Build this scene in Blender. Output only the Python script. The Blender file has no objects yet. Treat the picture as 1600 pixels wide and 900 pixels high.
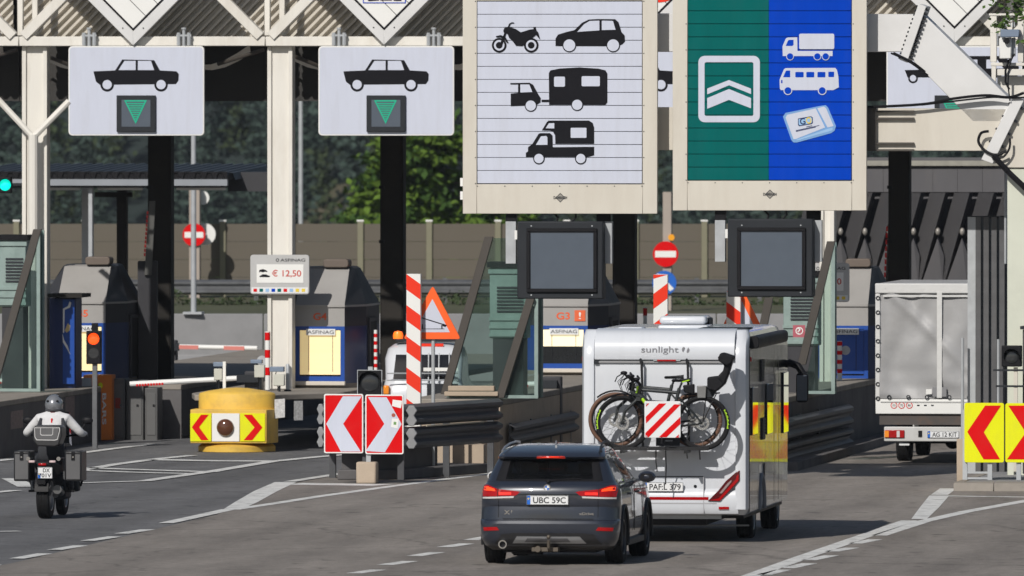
import bpy, bmesh, math, random
from mathutils import Vector, Matrix
import numpy as np
random.seed(7)
R = math.radians
SC = bpy.context.scene
COL = SC.collection
# ------------------------------------------------------------------ camera, world, sun
F, HC, YH = 20000.0, 6.2, 134.0          # focal length in photo pixels, camera height, horizon row
TH = R(7.1)                              # the lanes run 7 degrees to the right of the view
cam_d = bpy.data.cameras.new("camera"); cam = bpy.data.objects.new("camera", cam_d); COL.objects.link(cam)
cam.location = (0, 0, HC)
cam.rotation_euler = (math.pi / 2 - math.atan(316 / F), 0, 0)
cam_d.sensor_width = 36; cam_d.lens = 36 * F / 1600
cam_d.clip_start = 1; cam_d.clip_end = 6000
cam_d.dof.use_dof = True; cam_d.dof.focus_distance = 188; cam_d.dof.aperture_fstop = 6.0
SC.camera = cam
SUN = Vector((0.56, 1.25, -1.0)).normalized()
el = math.asin(-SUN.z)
sun_d = bpy.data.lights.new("sun", 'SUN'); sun = bpy.data.objects.new("sun", sun_d); COL.objects.link(sun)
sun_d.energy = 3.85; sun_d.angle = R(0.53); sun_d.color = (1, 0.955, 0.89)
sun.rotation_euler = SUN.to_track_quat('-Z', 'Y').to_euler()
wd = bpy.data.worlds.new("World"); SC.world = wd; wd.use_nodes = True
nt = wd.node_tree; sk = nt.nodes.new("ShaderNodeTexSky"); sk.sky_type = 'NISHITA'; sk.sun_disc = False
sk.sun_elevation = el
sk.sun_rotation = math.atan2(-SUN.x, -SUN.y)
bg = nt.nodes["Background"]; bg.inputs[1].default_value = 0.05
nt.links.new(sk.outputs[0], bg.inputs[0])
SC.view_settings.view_transform = 'Standard'; SC.view_settings.look = 'None'
SC.view_settings.exposure = 0.0; SC.view_settings.gamma = 1.0
SC.render.engine = 'CYCLES'; SC.cycles.max_bounces = 8; SC.cycles.transparent_max_bounces = 12

# ------------------------------------------------------------------ helpers
def G(px, py, z=0.0):
    Y = F * (HC - z) / (py - YH)
    return Vector(((px - 800) / F * Y, Y, z))
def W(px, py, Y):
    return Vector(((px - 800) / F * Y, Y, HC - (py - YH) / F * Y))

class Fr:
    """a local frame standing on the ground: x to the right, y along the lane, z up"""
    def __init__(s, px, Y, rz=-TH, z=0.0):
        s.o = Vector(((px - 800) / F * Y, Y, z)); s.rz = rz; s.c = math.cos(-rz); s.s = math.sin(-rz)
    def x(s, px, y=0.0):
        k = (px - 800) / F
        return (k * (s.o.y + y * s.c) - s.o.x - y * s.s) / (s.c + k * s.s)
    def z(s, px, py, y=0.0):
        Y = s.o.y - s.x(px, y) * s.s + y * s.c
        return HC - (py - YH) / F * Y - s.o.z
    def p(s, px, py, y=0.0):
        return Vector((s.x(px, y), y, s.z(px, py, y)))

MATS = {}
def M(name, col, rough=0.5, metal=0.0, var=0.10, scale=2.0, dirt=0.0, dcol=(0.05, 0.045, 0.04), bump=0.0, bscale=40.0,
      emit=None, es=0.0, coat=0.0, spec=0.5, stretch=(1, 1, 1), dscale=1.2):
    if name in MATS: return MATS[name]
    m = bpy.data.materials.new(name); m.use_nodes = True; MATS[name] = m
    n, l = m.node_tree.nodes, m.node_tree.links
    b = n["Principled BSDF"]
    b.inputs["Roughness"].default_value = rough; b.inputs["Metallic"].default_value = metal
    b.inputs["Coat Weight"].default_value = coat; b.inputs["Specular IOR Level"].default_value = spec
    b.inputs["Coat Roughness"].default_value = 0.03
    tc = n.new("ShaderNodeTexCoord"); mp = n.new("ShaderNodeMapping"); mp.inputs["Scale"].default_value = stretch
    l.new(tc.outputs["Object"], mp.inputs["Vector"])
    nz = n.new("ShaderNodeTexNoise"); nz.inputs["Scale"].default_value = scale; nz.inputs["Detail"].default_value = 6
    nz.inputs["Roughness"].default_value = 0.65
    l.new(mp.outputs[0], nz.inputs["Vector"])
    mx = n.new("ShaderNodeMix"); mx.data_type = 'RGBA'
    lo = [max(0, c * (1 - var * 1.6)) for c in col] + [1]; hi = [min(1, c * (1 + var * 1.6)) for c in col] + [1]
    mx.inputs[6].default_value = lo; mx.inputs[7].default_value = hi
    l.new(nz.outputs["Fac"], mx.inputs[0])
    out = mx.outputs[2]
    if dirt > 0:
        n2 = n.new("ShaderNodeTexNoise"); n2.inputs["Scale"].default_value = dscale; n2.inputs["Detail"].default_value = 9
        n2.inputs["Roughness"].default_value = 0.7
        l.new(mp.outputs[0], n2.inputs["Vector"])
        rp = n.new("ShaderNodeValToRGB"); rp.color_ramp.elements[0].position = 0.48; rp.color_ramp.elements[1].position = 0.72
        rp.color_ramp.elements[1].color = (dirt, dirt, dirt, 1)
        l.new(n2.outputs["Fac"], rp.inputs[0])
        m2 = n.new("ShaderNodeMix"); m2.data_type = 'RGBA'; m2.inputs[7].default_value = (*dcol, 1)
        l.new(rp.outputs[0], m2.inputs[0]); l.new(out, m2.inputs[6]); out = m2.outputs[2]
    l.new(out, b.inputs["Base Color"])
    rr = n.new("ShaderNodeMapRange"); rr.inputs[3].default_value = max(0.02, rough * 0.8); rr.inputs[4].default_value = min(1, rough * 1.2)
    l.new(nz.outputs["Fac"], rr.inputs[0]); l.new(rr.outputs[0], b.inputs["Roughness"])
    if bump > 0:
        n3 = n.new("ShaderNodeTexNoise"); n3.inputs["Scale"].default_value = bscale; n3.inputs["Detail"].default_value = 4
        l.new(mp.outputs[0], n3.inputs["Vector"])
        bp = n.new("ShaderNodeBump"); bp.inputs["Strength"].default_value = bump; bp.inputs["Distance"].default_value = 0.02
        l.new(n3.outputs["Fac"], bp.inputs["Height"]); l.new(bp.outputs[0], b.inputs["Normal"])
    if emit:
        b.inputs["Emission Color"].default_value = (*emit, 1); b.inputs["Emission Strength"].default_value = es
    return m

def glass(name, tint, refl=0.12, dirt=0.12, dcol=(0.5, 0.62, 0.58), rough=0.02):
    m = bpy.data.materials.new(name); m.use_nodes = True; MATS[name] = m
    n, l = m.node_tree.nodes, m.node_tree.links
    for q in list(n):
        if q.type == 'BSDF_PRINCIPLED': n.remove(q)
    out = [q for q in n if q.type == 'OUTPUT_MATERIAL'][0]
    tr = n.new("ShaderNodeBsdfTransparent"); tr.inputs[0].default_value = (*tint, 1)
    gl = n.new("ShaderNodeBsdfGlossy"); gl.inputs["Roughness"].default_value = rough
    df = n.new("ShaderNodeBsdfDiffuse"); df.inputs[0].default_value = (*dcol, 1)
    tc = n.new("ShaderNodeTexCoord"); nz = n.new("ShaderNodeTexNoise"); nz.inputs["Scale"].default_value = 2.0; nz.inputs["Detail"].default_value = 7
    l.new(tc.outputs["Object"], nz.inputs["Vector"])
    mr = n.new("ShaderNodeMapRange"); mr.inputs[1].default_value = 0.3; mr.inputs[2].default_value = 0.75
    mr.inputs[3].default_value = dirt * 0.3; mr.inputs[4].default_value = dirt * 1.8
    l.new(nz.outputs["Fac"], mr.inputs[0])
    m1 = n.new("ShaderNodeMixShader"); l.new(mr.outputs[0], m1.inputs[0]); l.new(tr.outputs[0], m1.inputs[1]); l.new(df.outputs[0], m1.inputs[2])
    fr = n.new("ShaderNodeLayerWeight"); fr.inputs[0].default_value = refl
    m2 = n.new("ShaderNodeMixShader"); l.new(fr.outputs["Fresnel"], m2.inputs[0]); l.new(m1.outputs[0], m2.inputs[1]); l.new(gl.outputs[0], m2.inputs[2])
    l.new(m2.outputs[0], out.inputs[0])
    return m

def circ(cx, cz, r, n=24, rz=None, a0=0, a1=2 * math.pi):
    rz = rz or r
    return [(cx + r * math.cos(a0 + (a1 - a0) * i / n), cz + rz * math.sin(a0 + (a1 - a0) * i / n)) for i in range(n)]
def rrect(x0, z0, x1, z1, r, n=4):
    if x1 < x0: x0, x1 = x1, x0
    if z1 < z0: z0, z1 = z1, z0
    o = []
    for cx, cz, a in ((x1 - r, z1 - r, 0), (x0 + r, z1 - r, 90), (x0 + r, z0 + r, 180), (x1 - r, z0 + r, 270)):
        for i in range(n + 1):
            t = R(a + 90 * i / n); o.append((cx + r * math.cos(t), cz + r * math.sin(t)))
    return o

class MB:
    def __init__(s): s.v = []; s.f = []; s.m = []
    def add(s, vs, fs, mi=0):
        b = len(s.v); s.v += [tuple(q) for q in vs]
        s.f += [tuple(b + i for i in f) for f in fs]; s.m += [mi] * len(fs)
        return s
    def box(s, x0, x1, y0, y1, z0, z1, mi=0):
        vs = [(x, y, z) for z in (z0, z1) for y in (y0, y1) for x in (x0, x1)]
        return s.add(vs, [(0, 2, 3, 1), (4, 5, 7, 6), (0, 1, 5, 4), (1, 3, 7, 5), (3, 2, 6, 7), (2, 0, 4, 6)], mi)
    def pb(s, fr, px0, py0, px1, py1, y0, dep, mi=0):
        pm = (px0 + px1) / 2
        return s.box(fr.x(px0, y0), fr.x(px1, y0), y0, y0 + dep, fr.z(pm, py1, y0), fr.z(pm, py0, y0), mi)
    def ext(s, poly, d0, d1, ax='y', mi=0):
        """poly of (a,b) pairs extruded along ax: y -> (x,z), x -> (y,z), z -> (x,y)"""
        f = {'y': lambda a, b, t: (a, t, b), 'x': lambda a, b, t: (t, a, b), 'z': lambda a, b, t: (a, b, t)}[ax]
        n = len(poly)
        vs = [f(a, b, d0) for a, b in poly] + [f(a, b, d1) for a, b in poly]
        fs = [tuple(range(n)), tuple(range(2 * n - 1, n - 1, -1))] + [(i, i + n, (i + 1) % n + n, (i + 1) % n) for i in range(n)]
        return s.add(vs, fs, mi)
    def cyl(s, p0, p1, r0, r1=None, n=12, mi=0, cap=True):
        p0, p1 = Vector(p0), Vector(p1); r1 = r0 if r1 is None else r1
        q = (p1 - p0).to_track_quat('Z', 'Y')
        vs = []
        for p, r in ((p0, r0), (p1, r1)):
            vs += [p + q @ Vector((r * math.cos(2 * math.pi * i / n), r * math.sin(2 * math.pi * i / n), 0)) for i in range(n)]
        fs = [(i, (i + 1) % n, (i + 1) % n + n, i + n) for i in range(n)]
        if cap: fs += [tuple(range(n - 1, -1, -1)), tuple(range(n, 2 * n))]
        return s.add(vs, fs, mi)
    def tube(s, pts, r, n=8, mi=0, closed=False):
        pts = [Vector(p) for p in pts]; k = len(pts); rs = r if isinstance(r, (list, tuple)) else [r] * k
        vs = []; prev = None
        for i, p in enumerate(pts):
            if closed: d = pts[(i + 1) % k] - pts[i - 1]
            else: d = pts[min(i + 1, k - 1)] - pts[max(i - 1, 0)]
            d.normalize()
            if prev is None:
                u = d.orthogonal().normalized()
            else:
                u = prev - d * prev.dot(d)
                u = u.normalized() if u.length > 1e-6 else d.orthogonal().normalized()
            prev = u; w = d.cross(u)
            vs += [p + rs[i] * (math.cos(2 * math.pi * j / n) * u + math.sin(2 * math.pi * j / n) * w) for j in range(n)]
        fs = []
        for i in range(k if closed else k - 1):
            a, b = i * n, ((i + 1) % k) * n
            fs += [(a + j, a + (j + 1) % n, b + (j + 1) % n, b + j) for j in range(n)]
        if not closed: fs += [tuple(range(n - 1, -1, -1)), tuple(range((k - 1) * n, k * n))]
        return s.add(vs, fs, mi)
    def torus(s, c, ax, Rr, r, n=36, m=8, mi=0):
        ax = Vector(ax).normalized(); u = ax.orthogonal().normalized(); w = ax.cross(u); c = Vector(c)
        vs = []
        for i in range(n):
            a = 2 * math.pi * i / n; e = math.cos(a) * u + math.sin(a) * w
            vs += [c + e * (Rr + r * math.cos(2 * math.pi * j / m)) + ax * r * math.sin(2 * math.pi * j / m) for j in range(m)]
        fs = [(i * m + j, ((i + 1) % n) * m + j, ((i + 1) % n) * m + (j + 1) % m, i * m + (j + 1) % m) for i in range(n) for j in range(m)]
        return s.add(vs, fs, mi)
    def lathe(s, c, ax, prof, n=28, mi=0):
        """prof: (radius, offset along ax)"""
        ax = Vector(ax).normalized(); u = ax.orthogonal().normalized(); w = ax.cross(u); c = Vector(c); k = len(prof)
        vs = []
        for i in range(n):
            a = 2 * math.pi * i / n; e = math.cos(a) * u + math.sin(a) * w
            vs += [c + e * max(r, 1e-4) + ax * o for r, o in prof]
        fs = [(i * k + j, ((i + 1) % n) * k + j, ((i + 1) % n) * k + j + 1, i * k + j + 1) for i in range(n) for j in range(k - 1)]
        return s.add(vs, fs, mi)
    def ball(s, c, r, nu=16, nv=10, mi=0):
        r = Vector(r) if hasattr(r, '__len__') else Vector((r, r, r)); c = Vector(c)
        vs = []
        for j in range(nv + 1):
            t = math.pi * j / nv
            for i in range(nu):
                a = 2 * math.pi * i / nu; q = max(math.sin(t), 1e-3)
                vs.append(c + Vector((r.x * q * math.cos(a), r.y * q * math.sin(a), r.z * math.cos(t))))
        fs = [(j * nu + i, (j + 1) * nu + i, (j + 1) * nu + (i + 1) % nu, j * nu + (i + 1) % nu) for j in range(nv) for i in range(nu)]
        return s.add(vs, fs, mi)
    def loft(s, rings, closed=True, cap0=True, cap1=True, mi=0):
        n = len(rings[0]); vs = [p for r in rings for p in r]; fs = []
        for i in range(len(rings) - 1):
            for j in range(n if closed else n - 1):
                fs.append((i * n + j, i * n + (j + 1) % n, (i + 1) * n + (j + 1) % n, (i + 1) * n + j))
        if cap0: fs.append(tuple(range(n - 1, -1, -1)))
        if cap1: fs.append(tuple(range((len(rings) - 1) * n, len(rings) * n)))
        return s.add(vs, fs, mi)
    def mesh(s, name, mats, smooth=35, fix=True):
        me = bpy.data.meshes.new(name)
        me.from_pydata([tuple(v) for v in s.v], [], s.f)
        for m in (mats if isinstance(mats, (list, tuple)) else [mats]): me.materials.append(m)
        me.polygons.foreach_set("material_index", s.m)
        if fix:
            bm = bmesh.new(); bm.from_mesh(me)
            bmesh.ops.recalc_face_normals(bm, faces=bm.faces); bm.to_mesh(me); bm.free()
        if smooth:
            me.polygons.foreach_set("use_smooth", [True] * len(me.polygons)); me.set_sharp_from_angle(angle=R(smooth))
        me.update()
        return me

def tag(o, label=None, cat=None, group=None, kind=None):
    for k, v in (("label", label), ("category", cat), ("group", group), ("kind", kind)):
        if v: o[k] = v
    return o
def obj(name, mb, mats, parent=None, label=None, bevel=0.0, seg=2, smooth=35, fix=True):
    me = mb.mesh(name, mats, smooth, fix) if isinstance(mb, MB) else mb
    o = bpy.data.objects.new(name, me); COL.objects.link(o)
    if parent: o.parent = parent
    if label: o["label"] = label
    if bevel:
        b = o.modifiers.new("bevel", 'BEVEL'); b.width = bevel; b.segments = seg; b.limit_method = 'ANGLE'; b.angle_limit = R(40)
    return o
def thing(name, label, cat, fr, group=None, kind=None):
    o = bpy.data.objects.new(name, None); COL.objects.link(o); o.empty_display_size = 0.2
    if isinstance(fr, Fr): o.location = fr.o; o.rotation_euler = (0, 0, fr.rz)
    return tag(o, label, cat, group, kind)
def put(o, fr):
    o.location = fr.o; o.rotation_euler = (0, 0, fr.rz); return o
def copy_tree(o, parent=None):
    c = o.copy(); COL.objects.link(c)
    if parent: c.parent = parent
    for ch in list(o.children): copy_tree(ch, c)
    return c

DG = None
def ev_mesh(o):
    dg = bpy.context.evaluated_depsgraph_get(); dg.update()
    return bpy.data.meshes.new_from_object(o.evaluated_get(dg))
def flat_raw(polys):
    """2-D outlines, even-odd filled -> (verts, faces)"""
    cu = bpy.data.curves.new("t", 'CURVE'); cu.dimensions = '2D'; cu.fill_mode = 'BOTH'
    for p in polys:
        sp = cu.splines.new('POLY'); sp.points.add(len(p) - 1)
        for q, (a, b) in zip(sp.points, p): q.co = (a, b, 0, 1)
        sp.use_cyclic_u = True
    o = bpy.data.objects.new("t", cu); COL.objects.link(o)
    me = ev_mesh(o); v = [tuple(q.co[:2]) for q in me.vertices]; f = [tuple(p.vertices) for p in me.polygons]
    bpy.data.objects.remove(o); bpy.data.curves.remove(cu); bpy.data.meshes.remove(me)
    return v, f
def flat(mb, polys, y, mi=0):
    v, f = flat_raw(polys); mb.add([(a, y, b) for a, b in v], f, mi); return mb
def pict(mb, fr, y, polys, mi=0):
    return flat(mb, [[(lambda q: (q.x, q.z))(fr.p(a, b, y)) for a, b in p] for p in polys], y, mi)
def text(mb, body, cx, cz, w, h, y, mi=0, bold=0.0, rot=0.0, shear=0.0):
    """lettering fitted into w x h on the plane y, facing -y"""
    cu = bpy.data.curves.new("t", 'FONT'); cu.body = body; cu.offset = bold; cu.shear = shear
    o = bpy.data.objects.new("t", cu); COL.objects.link(o); me = ev_mesh(o)
    v = np.array([q.co[:2] for q in me.vertices]); f = [tuple(p.vertices) for p in me.polygons]
    bpy.data.objects.remove(o); bpy.data.curves.remove(cu); bpy.data.meshes.remove(me)
    lo, hi = v.min(0), v.max(0); v = (v - (lo + hi) / 2) / (hi - lo) * np.array([w, h])
    c, s_ = math.cos(rot), math.sin(rot)
    mb.add([(cx + a * c - b * s_, y, cz + a * s_ + b * c) for a, b in v], f, mi); return mb
def textp(mb, fr, body, px0, py0, px1, py1, y, mi=0, bold=0.0, rot=0.0):
    a, b = fr.p(px0, py0, y), fr.p(px1, py1, y)
    w, h = abs(b.x - a.x), abs(a.z - b.z)
    if rot: w, h = h, w
    return text(mb, body, (a.x + b.x) / 2, (a.z + b.z) / 2, w, h, y, mi, bold, rot)
# ------------------------------------------------------------------ materials
CREAM = M("cream paint", (0.72, 0.695, 0.64), 0.5, var=0.05, dirt=0.35, dcol=(0.38, 0.32, 0.24), dscale=0.9, stretch=(2, 1, 0.5))
CREAMD = M("cream sign casing", (0.60, 0.565, 0.495), 0.5, var=0.04, dirt=0.22, dcol=(0.38, 0.31, 0.24), dscale=1.1, stretch=(2.2, 1, 0.5))
CREAMW = M("pale gantry paint", (0.66, 0.66, 0.66), 0.45, var=0.04, dirt=0.18, dcol=(0.42, 0.41, 0.39))
WHITEP = M("white sign film", (0.56, 0.59, 0.69), 0.5, var=0.03, scale=6, dirt=0.25, dcol=(0.42, 0.42, 0.45), dscale=1.6, stretch=(2.5, 1, 0.35), spec=0.1)
WHITE = M("white paint", (0.78, 0.78, 0.76), 0.4, var=0.04)
BLACKP = M("black print", (0.010, 0.010, 0.013), 0.6, var=0.2, spec=0.08)
TEAL = M("teal film", (0.0, 0.112, 0.106), 0.6, var=0.10, scale=1.5, spec=0.05, dirt=0.06, dcol=(0.08, 0.17, 0.16), stretch=(2.5, 1, 0.4))
BLUE = M("blue film", (0.0, 0.048, 0.46), 0.6, var=0.10, scale=1.5, spec=0.04, dirt=0.06, dcol=(0.10, 0.15, 0.40), stretch=(2.5, 1, 0.4))
LTBLUE = M("pale blue print", (0.28, 0.47, 0.72), 0.5)
YELP = M("yellow print", (0.75, 0.55, 0.05), 0.5)
REDF = M("red film", (0.64, 0.004, 0.006), 0.5, var=0.08, spec=0.08, dirt=0.22, dcol=(0.42, 0.06, 0.05), dscale=2.5)
REDO = M("red orange film", (0.80, 0.045, 0.02), 0.5, var=0.05, spec=0.1)
ORANGE = M("orange fluorescent film", (0.95, 0.12, 0.01), 0.45, var=0.05)
YELF = M("yellow fluorescent film", (0.74, 0.75, 0.01), 0.5, var=0.05, dirt=0.3, dcol=(0.48, 0.46, 0.08), dscale=2.2, stretch=(1.5, 1, 0.6), spec=0.1)
YELN = M("yellow plastic", (0.72, 0.46, 0.07), 0.6, var=0.08, dirt=0.55, dcol=(0.36, 0.24, 0.09), dscale=2.6, bump=0.15, bscale=14)
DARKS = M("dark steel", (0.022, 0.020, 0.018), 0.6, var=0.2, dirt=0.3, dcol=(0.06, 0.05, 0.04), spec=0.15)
BROWNS = M("dark brown steel", (0.06, 0.052, 0.045), 0.5, var=0.12)
BLACK = M("black plastic", (0.010, 0.010, 0.012), 0.5, var=0.2, spec=0.15)
CHAR = M("charcoal housing", (0.026, 0.029, 0.034), 0.55, var=0.1, spec=0.15)
SCREEN = M("unlit display", (0.085, 0.105, 0.135), 0.3, var=0.10, scale=3, spec=0.4)
GALV = M("galvanised steel", (0.42, 0.44, 0.46), 0.45, 0.15, var=0.14, scale=5, dirt=0.25, dcol=(0.2, 0.2, 0.2))
GALVD = M("weathered rail steel", (0.16, 0.165, 0.175), 0.45, 0.5, var=0.2, scale=4, dirt=0.4, dcol=(0.05, 0.05, 0.05))
SILVER = M("silver booth sheet", (0.34, 0.33, 0.32), 0.5, 0.1, var=0.06, dirt=0.2, dcol=(0.22, 0.2, 0.18))
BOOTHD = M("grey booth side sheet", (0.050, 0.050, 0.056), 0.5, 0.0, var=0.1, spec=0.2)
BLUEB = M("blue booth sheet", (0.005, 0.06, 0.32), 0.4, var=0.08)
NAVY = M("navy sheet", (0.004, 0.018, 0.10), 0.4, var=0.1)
BLIND = M("yellowish glowing blind", (0.80, 0.68, 0.40), 0.6, var=0.10, stretch=(0.4, 1, 6), scale=1.5, emit=(1.0, 0.74, 0.34), es=0.42)  # added glow brightens the blind where the column shades it
BLINDL = M("pale glowing blind", (0.82, 0.74, 0.52), 0.6, var=0.05, emit=(1.0, 0.86, 0.55), es=0.55)  # carries the same kind of added glow
CONC = M("concrete", (0.28, 0.255, 0.225), 0.9, var=0.14, scale=3, dirt=0.5, dcol=(0.12, 0.11, 0.10), bump=0.25, bscale=30, spec=0.1)
CONCT = M("tan concrete", (0.42, 0.34, 0.26), 0.85, var=0.12, scale=3, dirt=0.35, dcol=(0.2, 0.16, 0.12), bump=0.2, bscale=30)
CONCG = M("grey concrete wall", (0.24, 0.24, 0.245), 0.85, var=0.14, scale=2, dirt=0.3, dcol=(0.12, 0.12, 0.12))
CONCD = M("shade dark concrete", (0.13, 0.125, 0.127), 0.85, var=0.25, scale=1.5, dirt=0.5, dcol=(0.05, 0.05, 0.053), spec=0.1)  # concrete darkened in its colour, standing in for shaded sides
RUBBER = M("tyre rubber", (0.014, 0.014, 0.015), 0.8, var=0.25, scale=12, spec=0.15)
ALLOY = M("alloy", (0.38, 0.38, 0.39), 0.35, 0.8, var=0.08)
CHROME = M("chrome", (0.7, 0.7, 0.7), 0.12, 1.0, var=0.02)
PLATEW = M("plate white", (0.74, 0.75, 0.76), 0.35, var=0.02)
PLATEB = M("plate blue", (0.01, 0.13, 0.55), 0.4, var=0.03)
REDL = M("red lamp lens", (0.36, 0.003, 0.005), 0.14, var=0.05, coat=0.4, spec=0.3)
REDLD = M("dark red lens", (0.085, 0.004, 0.006), 0.15, var=0.05, coat=0.6)
BRAKE = M("lit brake lamp", (0.9, 0.05, 0.01), 0.3, emit=(1.0, 0.075, 0.012), es=1.0)
BRAKER = M("lit red lamp", (0.8, 0.02, 0.01), 0.3, emit=(1.0, 0.02, 0.01), es=0.45)
AMBER = M("lit amber lamp", (0.9, 0.2, 0.02), 0.3, emit=(1.0, 0.11, 0.01), es=1.4)
AMBERL = M("amber lens", (0.9, 0.28, 0.02), 0.2, coat=0.5)
GREENL = M("lit green lamp", (0.0, 0.6, 0.5), 0.3, emit=(0.0, 0.85, 0.62), es=1.0)
REDSIG = M("lit red signal", (0.9, 0.05, 0.01), 0.3, emit=(1.0, 0.075, 0.008), es=1.6)
REDDOT = M("red light dots", (0.30, 0.004, 0.008), 0.3, emit=(1.0, 0.01, 0.01), es=0.06)
LEDG = M("green display marks", (0.0, 0.33, 0.20), 0.4, emit=(0.0, 0.8, 0.42), es=0.12)
GLG = glass("green safety glass", (0.70, 0.80, 0.775), 0.18, 0.04, (0.25, 0.33, 0.31))
GLT = glass("tinted car glass", (0.52, 0.56, 0.58), 0.22, 0.02, (0.2, 0.2, 0.2))
GLV = glass("vehicle glass", (0.5, 0.56, 0.56), 0.2, 0.05, (0.3, 0.33, 0.33))
PGREEN = M("pale green cabinet", (0.25, 0.33, 0.31), 0.5, var=0.15, dirt=0.5, dcol=(0.10, 0.15, 0.14), dscale=3)
SLATE = M("dark slate cladding", (0.115, 0.113, 0.120), 0.7, var=0.14, scale=1.0, dirt=0.3, dcol=(0.17, 0.155, 0.14), stretch=(1, 1, 0.3), spec=0.15)
BARR = M("noise barrier boards", (0.135, 0.120, 0.098), 0.9, var=0.10, scale=1.2, stretch=(0.3, 1, 4), dirt=0.25, dcol=(0.09, 0.078, 0.062), spec=0.1)
BARRP = M("noise barrier posts", (0.22, 0.21, 0.15), 0.7, var=0.1, spec=0.1)
TARP = M("grey tarpaulin", (0.36, 0.36, 0.365), 0.45, var=0.10, scale=1.6, dirt=0.45, dcol=(0.26, 0.25, 0.24), dscale=0.9, bump=0.8, bscale=2.2)
TARPW = M("white tarpaulin hem", (0.62, 0.62, 0.61), 0.4, var=0.05, bump=0.3, bscale=12)

def asphalt(name, col, streak, seed):
    m = bpy.data.materials.new(name); m.use_nodes = True
    n, l = m.node_tree.nodes, m.node_tree.links; b = n["Principled BSDF"]
    b.inputs["Roughness"].default_value = 0.85; b.inputs["Specular IOR Level"].default_value = 0.35
    tc = n.new("ShaderNodeTexCoord"); rot = n.new("ShaderNodeMapping"); rot.inputs["Rotation"].default_value = (0, 0, TH)
    rot.inputs["Location"].default_value = (seed, seed * 2, 0)
    l.new(tc.outputs["Object"], rot.inputs["Vector"])
    def noise(sc, st, det=6, rough=0.65):
        mp = n.new("ShaderNodeMapping"); mp.inputs["Scale"].default_value = st; l.new(rot.outputs[0], mp.inputs["Vector"])
        z = n.new("ShaderNodeTexNoise"); z.inputs["Scale"].default_value = sc; z.inputs["Detail"].default_value = det; z.inputs["Roughness"].default_value = rough
        l.new(mp.outputs[0], z.inputs["Vector"]); return z.outputs["Fac"]
    def mul(c, fac, lo, hi):
        mr = n.new("ShaderNodeMapRange"); mr.inputs[1].default_value = 0.28; mr.inputs[2].default_value = 0.72
        mr.inputs[3].default_value = lo; mr.inputs[4].default_value = hi; l.new(fac, mr.inputs[0])
        mx = n.new("ShaderNodeVectorMath"); mx.operation = 'SCALE'; l.new(c, mx.inputs[0]); l.new(mr.outputs[0], mx.inputs[3]); return mx.outputs[0]
    rgb = n.new("ShaderNodeRGB"); rgb.outputs[0].default_value = (*col, 1)
    c = rgb.outputs[0]
    c = mul(c, noise(0.22, (1, 0.25, 1)), 0.82, 1.16)          # lane-long worn bands
    c = mul(c, noise(1.6, (1, streak, 1)), 0.82, 1.18)         # patches and streaks
    c = mul(c, noise(9.0, (1, 0.35, 1), 4), 0.86, 1.14)        # blotches
    c = mul(c, noise(60.0, (1, 0.6, 1), 2), 0.74, 1.26)        # chippings
    c = mul(c, noise(4.5, (0.5, 2.6, 1), 5), 0.90, 1.10)       # short streaks across the lane
    sx = n.new("ShaderNodeSeparateXYZ"); l.new(rot.outputs[0], sx.inputs[0])
    wob = n.new("ShaderNodeMath"); wob.operation = 'MULTIPLY_ADD'; wob.inputs[1].default_value = 1.6; l.new(noise(0.12, (1, 0.5, 1), 2), wob.inputs[0]); l.new(sx.outputs[0], wob.inputs[2])
    sn = n.new("ShaderNodeMath"); sn.operation = 'SINE'; k3 = n.new("ShaderNodeMath"); k3.operation = 'MULTIPLY'; k3.inputs[1].default_value = 2 * math.pi / 1.75
    l.new(wob.outputs[0], k3.inputs[0]); l.new(k3.outputs[0], sn.inputs[0])
    tk_ = n.new("ShaderNodeMapRange"); tk_.inputs[1].default_value = -0.2; tk_.inputs[2].default_value = 1.0; tk_.inputs[3].default_value = 1.03; tk_.inputs[4].default_value = 0.86
    l.new(sn.outputs[0], tk_.inputs[0])
    m7 = n.new("ShaderNodeVectorMath"); m7.operation = 'SCALE'; l.new(c, m7.inputs[0]); l.new(tk_.outputs[0], m7.inputs[3]); c = m7.outputs[0]
    vo = n.new("ShaderNodeTexVoronoi"); vo.feature = 'DISTANCE_TO_EDGE'; vo.inputs["Scale"].default_value = 0.16
    wv = n.new("ShaderNodeVectorMath"); wv.operation = 'MULTIPLY_ADD'; wv.inputs[1].default_value = (1.2, 1.2, 0); nzc = n.new("ShaderNodeTexNoise"); nzc.inputs["Scale"].default_value = 1.1; nzc.inputs["Detail"].default_value = 5
    l.new(rot.outputs[0], nzc.inputs["Vector"]); l.new(nzc.outputs["Color"], wv.inputs[0]); l.new(rot.outputs[0], wv.inputs[2]); l.new(wv.outputs[0], vo.inputs["Vector"])
    ck_ = n.new("ShaderNodeMapRange"); ck_.inputs[1].default_value = 0.0; ck_.inputs[2].default_value = 0.010; ck_.inputs[3].default_value = 0.62; ck_.inputs[4].default_value = 1.0
    l.new(vo.outputs["Distance"], ck_.inputs[0])
    m8 = n.new("ShaderNodeVectorMath"); m8.operation = 'SCALE'; l.new(c, m8.inputs[0]); l.new(ck_.outputs[0], m8.inputs[3]); c = m8.outputs[0]
    sp = noise(2.7, (1, 0.5, 1), 2, 0.5)                       # dark oil spots
    rp = n.new("ShaderNodeValToRGB"); rp.color_ramp.elements[0].position = 0.64; rp.color_ramp.elements[0].color = (1, 1, 1, 1)
    rp.color_ramp.elements[1].position = 0.72; rp.color_ramp.elements[1].color = (0.60, 0.60, 0.60, 1)
    l.new(sp, rp.inputs[0])
    mm = n.new("ShaderNodeVectorMath"); mm.operation = 'MULTIPLY'; l.new(c, mm.inputs[0]); l.new(rp.outputs[0], mm.inputs[1]); c = mm.outputs[0]
    l.new(c, b.inputs["Base Color"])
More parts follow.
